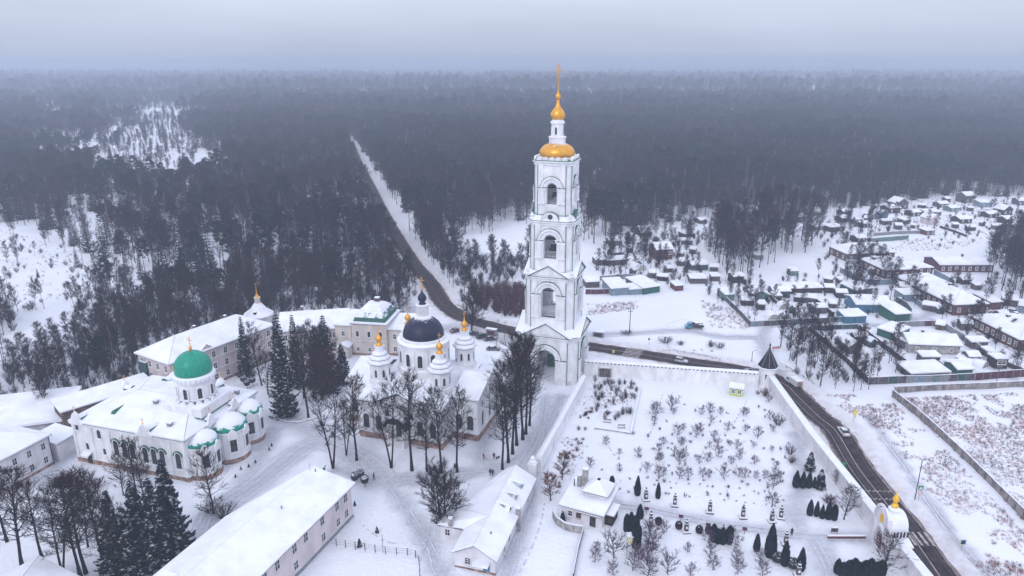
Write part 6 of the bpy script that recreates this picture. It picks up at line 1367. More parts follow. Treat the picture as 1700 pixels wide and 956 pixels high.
pole('tall thin dark lamp post beside the near road, left of the crossing signs', 1518, 833, 10.0, 'lamp', .0)
pole('tall dark pole standing alone on the open snow right of the bell tower', 1045, 551, 8.2, r=.16)
pole('thin lamp post at the far roadside left of the corner turret', 1247.5, 603, 4.0, 'lamp')
pole('leaning pole with a strut by the road left of the bell tower', 837, 564, 6.8, lean=.05, strut=True, m='grey_wood')
pole('pole behind the notice board on the snowy lot', 826.5, 562, 7.0, m='grey_wood')
pole('dark pole rising behind the wall over the parked cars', 824, 578, 5.2)
pole('pole rising beside the black dome behind the cream house', 680, 534, 6.0)
pole('thin post at the bend, lower right of the corner turret', 1361, 643, 4.2, 'lamp')
pole('thin pole in the yard of the pale central house of the village', 1489, 585, 6.2, m='grey_wood')
pole('left of a pair of poles behind the light blue fence', 1439, 466, 6.5, m='grey_wood')
pole('right of a pair of poles behind the light blue fence', 1443, 466, 6.5, m='grey_wood')
pole('pole by the maroon fence at the right edge of the village', 1653, 640, 6.5, m='grey_wood')
pole('pole in front of the big red brick house', 1541, 497, 6.5, m='grey_wood')
pole('pole beyond the dark sheds at the right edge', 1670, 525, 6.0, m='grey_wood')
def sign(label, px, py, h, w, hh, cols, ang=0.0, text=None, tcol='frame_dark', shape='box', r=.05):
    x, y = G(px, py); t = thing('road_sign', label, 'sign', (x, y), ang)
    b = nb('grey_metal'); b.tube((0, .06, -.2), (0, .06, h + hh), r, r, 6); b.build('post', t)
    for i, (z, c, ww, hgt, shp) in enumerate(cols):
        b = nb(c)
        if shp == 'round': b.tube((0, 0, z + hgt / 2), (0, -.05, z + hgt / 2), ww / 2, ww / 2, 16)
        else: b.box(0, -.03, z, ww, .05, hgt)
        b.build('sign_plate', t)
    return t
mat('sign_yellow', (.85, .72, .02), .5); mat('sign_green', (.02, .25, .10), .5); mat('sign_blue', (.02, .10, .4), .5); mat('sign_red', (.5, .03, .03), .5); mat('sign_white', (.8, .8, .8), .5)
mat('lime', (.55, .62, .15), .6, snow=.9)
def walker_plate(t, z, s, back='sign_blue', m='sign_white'):
    """crossing sign: white triangle with a walking figure"""
    b = nb(m); b.add([(-.32 * s, -.075, z + .08 * s), (.32 * s, -.075, z + .08 * s), (0, -.075, z + .72 * s)], [(0, 1, 2)]); b.mat('frame_dark'); b.add([(-.03 * s, -.08, z + .3 * s), (.03 * s, -.08, z + .3 * s), (.03 * s, -.08, z + .46 * s), (-.03 * s, -.08, z + .46 * s)], [(0, 1, 2, 3)])
    b.add([(-.03 * s, -.08, z + .3 * s), (.0, -.08, z + .3 * s), (-.08 * s, -.08, z + .14 * s), (-.12 * s, -.08, z + .14 * s)], [(0, 1, 2, 3)]); b.add([(.0, -.08, z + .3 * s), (.03 * s, -.08, z + .3 * s), (.11 * s, -.08, z + .14 * s), (.07 * s, -.08, z + .14 * s)], [(0, 1, 2, 3)]); b.add([(-.03 * s, -.08, z + .48 * s), (.03 * s, -.08, z + .48 * s), (.0, -.08, z + .55 * s)], [(0, 1, 2)]); b.build('pictogram', t)
s_ = sign('pedestrian crossing sign in a yellow-green frame at the bottom right verge', 1595, 918, 1.6, 1, 1, [(1.9, 'lime', 1.1, 1.1, 'box')]); b = nb('sign_blue'); b.box(0, -.065, 2.02, .86, .02, .86); b.build('sign_face', s_); walker_plate(s_, 2.02, 1.15)
s_ = sign('green sign above a round sign on one post beside the tall lamp post', 1524, 834, 1.6, 1, 2, [(3.1, 'sign_green', 1.0, .95, 'box'), (2.0, 'sign_white', .8, .8, 'round')]); walker_plate(s_, 3.15, 1.1); b = nb('sign_red'); ring_arch(b, ((0, -.05), 0), .3, .4, 2.4, .02, 16, 0, 2 * PI); o = b.build('sign_ring', s_); fixnormals(o.data)
s_ = sign('tall bright yellow double warning sign beside the near road', 1417, 703, 1.4, 1, 2, [(1.5, 'sign_yellow', 1.0, 1.0, 'box'), (2.55, 'sign_yellow', 1.2, 1.15, 'box')], rad(20)); b = nb('sign_white'); b.tube((0, -.06, 2.0), (0, -.08, 2.0), .36, .36, 14); b.mat('frame_dark'); ring_arch(b, ((0, -.06), 0), .14, .2, 2.0, .03, 12, 0, 2 * PI); o = b.build('sign_face', s_); fixnormals(o.data); walker_plate(s_, 2.62, 1.2, m='sign_white')
sign('small green road sign on the wall side of the near road', 1397, 789, 2.0, 1, 1, [(2.1, 'sign_green', 1.1, 1.3, 'box')], rad(-30))
sign('small lime pedestrian sign on the far verge above the zebra crossing', 1018, 594, 1.5, 1, 1, [(1.7, 'lime', .7, 1.0, 'box')])
sign('narrow two-part traffic sign on the far roadside', 1077, 573, 1.6, 1, 1, [(1.8, 'frame_dark', .6, .7, 'box'), (1.2, 'sign_white', .5, .5, 'box')])
x, y = G(1288, 583); t = thing('chevron_board', 'red board with four white chevrons at the outside of the bend', 'sign', (x, y), rad(10))
b = nb('sign_red'); b.box(0, 0, .9, 2.6, .06, .75); b.build('board', t)
for k in range(4):
    b = nb('sign_white'); u = -.95 + k * .63; b.add([(u, -.04, 1.28), (u + .22, -.04, 1.56), (u + .42, -.04, 1.56), (u + .2, -.04, 1.28), (u + .42, -.04, 1.0), (u + .22, -.04, 1.0)], [(0, 5, 4, 3), (0, 3, 2, 1)]); b.build('chevron', t)
for s in (-1, 1): b = nb('grey_metal'); b.tube((s * .9, .06, -.2), (s * .9, .06, 1.6), .04, .04, 5); b.build('post', t)
def guard_rail(label, pts, h=.75):
    w = WP(pts) if len(pts[0]) == 2 else pts; w = smooth_line(w, 6); t = thing('guard_rail', label, 'guard rail', w[0]); b = nb('grey_metal'); ox, oy = w[0]
    for (a, c) in seglist(w): b.tube((a[0] - ox, a[1] - oy, h), (c[0] - ox, c[1] - oy, h), .13, .13, 4)
    b.build('rail', t); acc = 0; pm = nb('iron'); pm.box(0, 0, -.2, .12, .12, h + .3); pm = pm.mesh('post')
    for (a, c) in seglist(w):
        L = math.hypot(c[0] - a[0], c[1] - a[1]); acc += L
        if acc > 2.0: acc = 0; inst('post', pm, t, (c[0] - ox, c[1] - oy, 0))
guard_rail('dark guard rail along the outer edge of the road above the crossing', [(1098, 582), (1130, 586), (1165, 592), (1195, 599)])
guard_rail('guard rail curving along the far side of the bend by the corner turret', [(1294, 605), (1320, 620), (1345, 635), (1352, 641)])
guard_rail('short guard rail between road and garden wall below the corner turret', [(1298, 650), (1306, 662), (1318, 675), (1326, 688)])
def board_box(name, label, cat, px, py, ang, w, d, h, m, roofm='roof_snow', legs=0.0, face=None):
    x, y = G(px, py); t = thing(name, label, cat, (x, y), ang); b = nb(m); b.box(0, 0, legs, w, d, h); b.build('body', t); b = nb(roofm); b.box(0, 0, legs + h + .005, w + .3, d + .3, .2); b.build('roof', t)
    if legs:
        for sx in (-1, 1):
            for sy in (-1, 1): q = nb('grey_wood'); q.box(sx * (w / 2 - .1), sy * (d / 2 - .1), -.1, .1, .1, legs + .1); q.build('leg', t)
    if face: q = nb(face[0]); q.box(0, -d / 2 - .03, legs + h * .2, w * .7, .05, h * .6); q.build('panel', t)
    return t
board_box('notice_stand', 'wide grey information stand with dark panels on the snowy lot', 'notice board', 816, 557, rad(-22), 3.6, 1.2, 2.4, 'grey_metal', face=('maroon_paint', 1))
board_box('storage_container', 'small dark grey container by the road right of the bell tower', 'container', 993, 559, rad(-12), 3.6, 1.6, 1.9, 'grey_metal', face=('iron', 1))
t = house('small pale yellow kiosk with snowy roof by the toothed wall', (1211, 656), (1232, 659), 3.0, 2.3, 'gable', .8, 'lime', .35, {'f': (2, (.9,), .8, .9, False)}, (), 'garden_kiosk', 'kiosk', ground=True)
board_box('bee_house', 'yellow wooden box on legs with white snowy top among dark thujas', 'hive', 1045, 908, rad(-5), 1.1, 1.1, 1.3, 'sign_yellow', 'wall_snow', 1.3, ('sign_white', 1))
t = thing('grave_marker', 'small framed dark plaque standing on a snowy plot by the gate', 'plaque', G(1385, 884)); b = nb('granite'); b.box(0, 0, .2, 1.1, .15, .9); b.build('plaque', t); b = nb('grey_wood'); b.box(-.62, 0, 0, .1, .1, 1.3); b.box(.62, 0, 0, .1, .1, 1.3); b.build('frame', t); b = nb('wall_snow'); b.box(0, 0, 1.12, 1.4, .35, .12); b.build('snow_cap', t)
t = thing('flower_bed_wall', 'low dark red stone edging in front of the framed plaque', 'edging', G(1405, 893), rad(0)); b = nb('red_wood'); b.box(0, 0, 0, 7.4, .3, .5); b.build('edging', t); b = nb('wall_snow'); b.box(0, 0, .502, 7.4, .4, .12); b.build('snow_cap', t)
t = thing('wire_fence', 'thin brown wire fence with posts across the lawn beside the pink building', 'fence', G(548, 905)); o0 = G(548, 905); ps = smooth_line(WP([(548, 905), (590, 911), (640, 919), (690, 926), (697, 956)]), 3)
for (a, c) in seglist(ps):
    b = nb('brown_brick'); b.box(c[0] - o0[0], c[1] - o0[1], -.1, .14, .14, 1.8); b.build('post', t)
    b = nb('iron')
    for z in (.5, 1.0, 1.5): b.tube((a[0] - o0[0], a[1] - o0[1], z), (c[0] - o0[0], c[1] - o0[1], z), .02, .02, 3)
    b.build('wire', t)
b = nb('iron'); b.tube((0, 0, 0), (0, 0, 4.0), .05, .04, 5); o = b.build('flag_pole'); o.location = (*G(636, 917), 0); tag(o, 'thin dark rod rising from the wire fence beside the pink building', 'rod')
def bench(label, px, py, ang):
    x, y = G(px, py); t = thing('bench', label, 'bench', (x, y), ang)
    for k in range(3): b = nb('brick_wall'); b.box(0, -.2 + k * .17, .45, 1.9, .12, .05); b.build('seat_slat', t)
    for k in range(2): b = nb('brick_wall'); b.box(0, .3, .65 + k * .2, 1.9, .05, .13); b.build('back_slat', t)
    for s in (-1, 1): b = nb('iron'); b.box(s * .8, 0, 0, .08, .55, .45); b.box(s * .8, .28, .45, .06, .06, .5); b.build('leg', t)
    b = nb('wall_snow'); b.box(0, -.03, .502, 1.8, .45, .09); b.build('snow_cap', t)
bench('red bench at the right end of the green-domed church, upper one', 447, 648, rad(-25)); bench('red bench at the right end of the green-domed church, middle one', 449, 654, rad(-25)); bench('red bench at the right end of the green-domed church, lower one', 451, 660, rad(-25))
bench('bench on the snowy rubble corner of the garden, left one', 1008, 702, rad(-10)); bench('bench near the stone border corner of the garden, right one', 1032, 711, rad(0))
# busts along the garden walk
def bust(px, py, label, turned=0.0):
    x, y = G(px, py); t = thing('bust_monument', label, 'bust', (x, y), turned, 'bronze busts along the garden walk')
    b = nb('granite'); b.box(0, 0, -.1, 1.5, 1.5, .35); b.mat('wall_snow').box(0, 0, .252, 1.45, 1.45, .1); b.build('base', t)
    b = nb('granite'); b.box(0, 0, .3, .75, .6, 1.55, 0, .9); b.box(0, 0, 1.85, .8, .68, .12); b.build('pedestal', t)
    b = nb('frame_white'); b.box(0, -.31, .9, .4, .02, .5); b.build('name_plate', t)
    b = nb('bronze'); b.lathe([(.16, 1.97), (.3, 2.15), (.38, 2.4), (.34, 2.55), (.13, 2.66), (.11, 2.74)], 12); b.box(0, 0, 2.2, .72, .3, .32, 0, .8); b.build('shoulders', t)
    b = nb('bronze'); b.lathe([(.09, 2.7), (.14, 2.78), (.165, 2.92), (.15, 3.06), (.06, 3.13)], 12, 0, -.02); b.box(0, -.18, 2.88, .05, .06, .08); b.build('head', t)
for px, py, lb in ((1072, 830, 'leftmost of the far row, beside a cone thuja'), (1120, 839, 'second of the far row, beside the thin thuja'), (1178, 850, 'third from the left in the far row, standing free'), (1233, 859, 'fourth from the left in the far row, standing free'),
                   (1281, 866, 'close behind the tallest cone thuja, left of a pair'), (1296, 860, 'right of the pair behind the tallest cone thuja'), (1080, 870, 'in the near row, left of the first plum-coloured bush'), (1139, 883, 'in the near row, right of the second plum-coloured bush'),
                   (1199, 893, 'in the near row among four dark thujas'), (1304, 903, 'behind the middle one of the three cone thujas'), (1325, 956, 'at the bottom edge right of the thujas')):
    bust(px, py, 'dark bronze bust on a pedestal, ' + lb, R.uniform(-.2, .2))
for px, py, lb in ((1073, 853, 'leftmost, beside the first bust of the near row'), (1130, 866, 'middle one, behind the second round plum bush'), (1235.5, 887, 'rightmost, standing free beside the path'), (1175, 880, 'half hidden behind the dark thuja group')):
    t = thing('plaque_board', 'square dark red board on a post, ' + lb, 'notice board', G(px, py), rad(-10)); b = nb('maroon_paint'); b.box(0, 0, .9, .9, .07, .8); b.build('board', t); b = nb('iron'); b.box(0, .06, -.1, .08, .08, 1.7); b.build('post', t)
# ------------------------------------------------------------------ evergreens of the garden
def cone_prof(h, w): return [(w * .40, .0), (w * .5, h * .12), (w * .47, h * .35), (w * .36, h * .6), (w * .2, h * .82), (.03, h)]
def ball_prof(h, w): return [(w * .15, 0), (w * .42, h * .15), (w * .5, h * .45), (w * .45, h * .72), (w * .25, h * .92), (.03, h)]
def col_prof(h, w): return [(w * .4, 0), (w * .5, h * .1), (w * .52, h * .5), (w * .42, h * .8), (w * .2, h * .95), (.05, h)]
TH = {}
def clipped(kind, px, py, h, w, label, m='thuja_leaves', group=None, cat='bush', name=None, z=0.0):
    pf = dict(cone=cone_prof, ball=ball_prof, col=col_prof)[kind]; key = (kind, round(h, 1), round(w, 1), m)
    if key not in TH: C = leafy(len(TH), pf(h, w), w, int(330 * h * w / 2) + 200, .40 if h > 2.5 else .28, m); TH[key] = C.mesh('foliage')
    x, y = G(px, py); o = inst(name or {'cone': 'cone_thuja', 'ball': 'round_bush', 'col': 'column_thuja'}[kind], TH[key], None, (x, y, z), R.uniform(0, 6)); return tag(o, label, cat, group)
gt = 'clipped dark thujas of the garden'
for px, py, h, w, k, lb in ((1058, 822, 4.3, 1.3, 'cone', 'tall dark cone thuja left of the first bust of the far row'), (1092, 827, 3.4, 1.0, 'cone', 'thin dark cone thuja between the first and second bust of the far row'), (1016, 804, 1.9, 1.0, 'col', 'short square-topped thuja behind the small garden house'),
    (1062, 860, 2.9, 1.4, 'cone', 'dark thuja left of the leftmost red board'), (1040, 882, 3.6, 1.2, 'col', 'left dark column thuja by the yellow box'), (1047, 880, 3.7, 1.2, 'col', 'column thuja behind the yellow box'), (1056, 909, 5.2, 1.7, 'col', 'tallest broad column thuja right of the yellow box'), (1055, 884, 3.6, 1.3, 'col', 'column thuja close behind the broad one right of the yellow box'),
    (1184, 899, 3.6, 1.2, 'col', 'leftmost dark thuja of the group of four round a bust'), (1191, 902, 3.0, 1.1, 'col', 'second thuja of the group of four round a bust'), (1199, 903, 3.3, 1.2, 'col', 'third thuja of the group of four round a bust'), (1210, 902, 3.6, 1.3, 'col', 'rightmost thuja of the group of four round a bust'),
    (1255.6, 914, 3.4, 1.2, 'cone', 'small cone thuja left of the tallest cone thuja'), (1278, 923, 6.8, 2.1, 'cone', 'tallest cone thuja of the garden, pointing at the bust pair'), (1302, 938, 4.9, 1.5, 'cone', 'middle cone thuja between two snowy round bushes'), (1329, 946, 4.4, 1.5, 'cone', 'right cone thuja beside the bust at the bottom edge'),
    (1321, 808, 3.6, 1.5, 'cone', 'leftmost thuja of the row under the blue spruce'), (1332, 809, 3.5, 1.3, 'cone', 'second thuja of the row under the blue spruce'), (1342, 809, 3.4, 1.3, 'cone', 'third thuja of the row under the blue spruce'), (1351, 809, 2.4, .9, 'cone', 'smallest thin thuja of the row under the blue spruce'),
    (1344, 855, 3.3, 1.2, 'cone', 'first from the left of the five thujas before the garden wall'), (1355, 857, 3.1, 1.0, 'cone', 'second from the left of the five thujas before the garden wall'), (1364, 861, 2.9, .9, 'cone', 'third from the left of the five thujas before the garden wall'), (1374, 862, 4.0, 1.2, 'cone', 'fourth and tallest of the five thujas before the garden wall'), (1384, 863, 3.2, 1.2, 'col', 'last of the five thujas before the garden wall')):
    clipped(k, px, py, h, w, lb, 'thuja_leaves', gt)
for i, px in enumerate((1399, 1408, 1417, 1426, 1435, 1444, 1453, 1462)):
    clipped('col', px, 957 - (i % 3), 2.6 + .3 * (i % 3), 1.5, ('leftmost' if i == 0 else '%s from the left' % ('', 'second', 'third', 'fourth', 'fifth', 'sixth', 'seventh', 'eighth')[i]) + ' dark thuja of the hedge at the bottom edge by the gate', 'thuja_leaves', 'thuja hedge by the gate')
clipped('cone', 1390, 951, 2.7, 1.4, 'pointed snowy thuja left of the hedge at the bottom edge', 'thuja_leaves', gt)
for px, py, lb in ((1093, 871, 'first'), (1126.5, 878, 'second'), (1160.5, 885, 'third'), (1176, 886, 'fourth')): clipped('ball', px, py, 1.5, 1.4, 'round plum-coloured bush, %s from the left of the row' % lb, 'plum_leaves', 'plum-coloured round bushes')
mat('snow_bush', (.06, .05, .07), .9, .3, 1, snow=.85, edge=.25, patch=1.4)
for px, py, lb in ((1290, 931, 'left'), (1316, 941, 'right')): clipped('ball', px, py, 1.5, 2.3, 'snow-covered round bush between cone thujas, %s one' % lb, 'snow_bush', 'snowy round bushes')
for px, py, lb in ((590, 803, 'left clipped ball tree behind the pink building roof'), (599, 798, 'upper clipped ball tree behind the pink building roof'), (606, 808, 'right clipped ball tree behind the pink building roof'), (405, 638, 'left small ball tree near the residence corner'), (411, 645, 'front small ball tree near the residence corner'), (420, 640, 'right small ball tree near the residence corner')):
    x, y = G(px, py); t = thing('ball_tree', lb, 'tree', (x, y), 0, 'clipped ball trees'); b = nb('bark'); b.tube((0, 0, -.1), (0, 0, 1.2), .07, .06, 6); b.build('trunk', t)
    C = leafy(int(px), ball_prof(1.9, 1.9), 1.9, 500, .22, 'snow_bush'); o = inst('crown', C.mesh('crown'), t, (0, 0, .9))
# ------------------------------------------------------------------ village
V = lambda *a, **k: house(*a, ground=True, cat=k.pop('cat', 'house'), **k)
W1 = lambda n, z=1.1, w=.95, h=1.35: (n, (z,), w, h, False)
def b3(label, C, Rr, L, h, roof='hip', rh=2.6, wall='brick_wall', win=None, ch=(), **k):
    """near corner, right end, left end (points on the ground in the picture)"""
    c, r, l_ = G(*C), G(*Rr), G(*L); rot = math.atan2(r[1] - c[1], r[0] - c[0])
    d = abs(-(l_[0] - c[0]) * math.sin(rot) + (l_[1] - c[1]) * math.cos(rot)); return house_w(label, c, r, max(3, d), h, roof, rh, wall, .5, win, ch, **k)
t = b3('dark brick bungalow with wide hipped snowy roof and a dormer, farthest of the big roofs', (1404, 434), (1484, 431), (1371, 421), 3.6, 'hip', 3.2, 'brown_brick', {'f': W1(5), 'l': W1(3)}, [(-.3, -.2, 5.0, 1.6, .8)])
b = nb('dark_wood'); b.box(-5.5, -1.5, 4.6, 2.4, 2.6, 1.5); b.mat('roof_snow').box(-5.5, -1.5, 6.11, 2.9, 3.0, .3); b.build('dormer', t)
t = b3('red brick barrack with white-framed windows and two roof dormers by the light blue fence', (1468, 463), (1521, 461), (1432, 443), 3.9, 'hip', 3.0, 'brick_wall', {'f': W1(4, 1.3), 'l': W1(6, 1.3)})
for u, v in ((-4.5, 3.5), (3.0, -2.2)):
    b = nb('grey_wood'); b.box(u, v, 5.0, 1.6, 2.2, 1.2); b.mat('roof_snow').box(u, v, 6.21, 2.1, 2.6, .28); b.build('dormer', t)
V('long low dark barrack under an even snowy roof behind the red brick barrack', (1559, 452), (1648, 452), 13, 3.4, 'gable', 1.8, 'maroon_paint', .5, {'f': W1(8)}, [(.1, 0, 5)])
V('small brick wing with a square snowy roof between the barracks', (1522, 456), (1547, 455), 9, 3.0, 'hip', 1.6, 'brick_wall', .4, {'f': W1(2)})
t = b3('red brick house with wide white hipped roof, the middle one of the row', (1513, 486), (1573, 484), (1489, 472), 3.6, 'hip', 2.6, 'brick_wall', {'f': W1(3), 'l': W1(3)})
V('tiny red annex with flat snowy roof in front of the middle brick house', (1493, 485), (1512, 487), 5, 2.4, 'shed', .5, 'red_wood', .3)
V('pale blue shed with flat snowy roof below the middle brick house', (1499, 500), (1527, 499), 6, 2.6, 'shed', .5, 'pale_blue_paint', .3)
t = b3('largest red brick house with a row of white-framed windows and a snowy hipped roof', (1581, 524), (1636, 522), (1528, 489), 4.2, 'hip', 3.4, 'brick_wall', {'f': W1(3, 1.5), 'l': (8, (1.4,), 1.0, 1.6, False)}, [(0, 0, 6.8, 1.5, 1.0)])
b = nb('red_wood'); b.box(2, -9.5, 0, 9.5, 2.6, 2.2); b.mat('roof_snow').box(2, -9.5, 2.21, 10, 3.0, .3); b.build('veranda', t)
t = b3('red brick house at the right edge with a long row of windows facing left', (1689, 583), (1775, 580), (1619, 541), 4.0, 'hip', 3.4, 'brick_wall', {'l': (9, (1.3,), 1.0, 1.5, False), 'f': W1(3)}, [(-.3, .2, 5.6, 1.6, 1.0), (.1, .3, 6, 1.6, 1.0)])
V('brick shed with gently sloping snowy roof right of the largest brick house', (1643, 514), (1661, 513), 9, 2.9, 'shed', .6, 'brick_wall', .4, None)
V('dark wooden shed under a flat snowy roof near the right edge, left one', (1664, 507), (1688, 510), 6, 2.6, 'shed', .5, 'grey_wood', .4); V('pale blue-grey shed at the right edge under a snowy roof', (1690, 518), (1715, 522), 6, 2.6, 'shed', .5, 'pale_blue_paint', .4)
t = V('pale plastered village house with broad snowy roof and veranda, inside the grey board fence', (1508, 586), (1592, 589), 9.5, 3.1, 'gable', 2.0, 'concrete', .6, {'f': (3, (1.0,), .8, 1.0, False)}, ch=[(-.2, .3, 4.6, 1.0, .7)]) if 0 else house('pale plastered village house with broad snowy roof, inside the grey board fence', (1508, 586), (1592, 589), 9.5, 3.1, 'gable', 2.0, 'concrete', .6, {'f': (3, (1.0,), .8, 1.0, False)}, [(-.2, .3, 4.6, 1.0, .7)], ground=True)
V('grey lean-to under snow behind the pale plastered house', (1484, 571), (1507, 583), 7, 2.8, 'shed', .7, 'grey_wood', .5)
V('dark wooden shed with a green wall in the plot corner behind the pale house', (1455, 556), (1485, 566), 8, 2.6, 'shed', .6, 'green_paint', .4)
t = b3('green-walled garage house with long snowy roof beside the blue shed', (1485, 536), (1509, 534.5), (1462, 522), 3.3, 'shed', 1.0, 'green_paint')
V('long snowy roof with bright blue side wall behind the green garage', (1420, 519), (1478, 520), 11, 3.2, 'gable', 1.4, 'blue_paint', .4)
V('light blue hut with snowy roof on the lane, left of two', (1401, 537), (1418, 537), 5.5, 2.6, 'shed', .7, 'blue_paint', .3); V('light blue hut with snowy roof on the lane, right of two', (1419.5, 537), (1437, 536), 5.5, 2.7, 'shed', .7, 'blue_paint', .3)
V('long green-grey shed with even snowy roof below the light blue fence', (1418, 493), (1448, 489), 7, 2.8, 'shed', .7, 'teal_paint', .4)
V('dark hut with thick snow cap in the dense plot below the tall grove', (1369, 486), (1385, 487), 5, 2.3, 'gable', .8, 'dark_wood', .3); V('low black shed right of the dense plot', (1394, 480), (1424, 486), 6, 2.2, 'shed', .6, 'dark_wood', .4); V('dark shed with a snowy roof leaning on the black one', (1388, 495), (1406, 496), 5, 2.3, 'gable', .8, 'dark_wood', .3)
V('long dark shed under heavy snow across the plots', (1305, 488), (1365, 486), 5.5, 2.2, 'shed', .7, 'dark_wood', .4)
V('dark shed with a wide snowy roof right of the green gable hut', (1283, 494), (1311, 494), 6, 2.6, 'gable', 1.2, 'teal_paint', .4)
V('small hut with a pale green gable facing the snowfield', (1250, 499), (1275, 499), 6, 2.4, 'gabley', 1.6, 'pale_green_paint', .5)
V('narrow grey-blue shed at the head of the grey plank fence', (1204, 500), (1219, 499), 7, 2.6, 'shed', .6, 'pale_green_paint', .3)
V('brown wooden hut with snowy roof below the tall grove', (1217, 470), (1234, 469), 5, 2.8, 'gable', 1.0, 'dark_wood', .3); V('small shed with flat snowy roof, middle of the plots', (1181, 467), (1195, 467), 4, 2.2, 'shed', .5, 'grey_wood', .3); V('long low snowy-roofed shed in the middle plots', (1146, 471), (1172, 471), 5, 2.3, 'shed', .6, 'grey_wood', .3); V('low brown brick hut beside the lane end', (1121, 483), (1134, 482), 5, 2.2, 'shed', .4, 'brick_wall', .3)
t = V('dark red wooden house with three white-framed windows and a bright snowy roof', (1089, 432), (1116, 430.5), 9, 5.0, 'gable', 2.4, 'red_wood', .5, {'f': (3, (2.6,), 1.0, 1.3, False)}) if 0 else house('dark red wooden house with three white-framed windows and a bright snowy roof', (1089, 432), (1116, 430.5), 9, 5.0, 'gable', 2.4, 'red_wood', .5, {'f': (3, (2.6,), 1.0, 1.3, False)}, ground=True)
V('light blue house with snowy flat roof by the bell tower side fence', (1015, 491), (1043, 489), 11, 3.0, 'shed', .9, 'pale_blue_paint', .4); V('lower light blue annex with a narrow snowy roof', (1044, 489.5), (1066, 488), 6, 2.2, 'shed', .5, 'pale_blue_paint', .3)
V('teal-walled shed with long snowy roof, right of the light blue house', (1068, 489), (1095, 485), 13, 2.7, 'shed', .8, 'green_paint', .4); V('brown shed with snowy roof close to the bell tower', (973, 478), (995, 477), 6, 2.5, 'shed', .5, 'grey_wood', .3)
V('small hut with a sloping white roof left of the long low shed', (990, 441), (1006, 440), 6, 2.6, 'shed', .6, 'grey_wood', .3); V('long low shed with a narrow snowy roof', (1008, 441), (1052, 438), 5, 2.4, 'shed', .5, 'grey_wood', .3)
V('small snowy hut at the foot of the pines', (1012, 408), (1033, 407), 6, 2.4, 'gable', 1.0, 'grey_wood', .3); V('gabled hut with steep snowy roof below the pines', (1064, 393), (1082, 392), 8, 2.2, 'gable', 2.8, 'dark_wood', .4); V('dark hut with a round snow cap left of the tall grove', (1135, 397), (1154, 396), 7, 2.8, 'hip', 1.3, 'dark_wood', .4); V('little lone hut with white roof by the edge of the wood', (1162, 372), (1174, 371), 6, 2.2, 'gable', 1.0, 'grey_wood', .4)
V('dark green shed half hidden among garden bushes', (1148, 449), (1175, 448), 6, 2.4, 'gable', 1.0, 'teal_paint', .3)
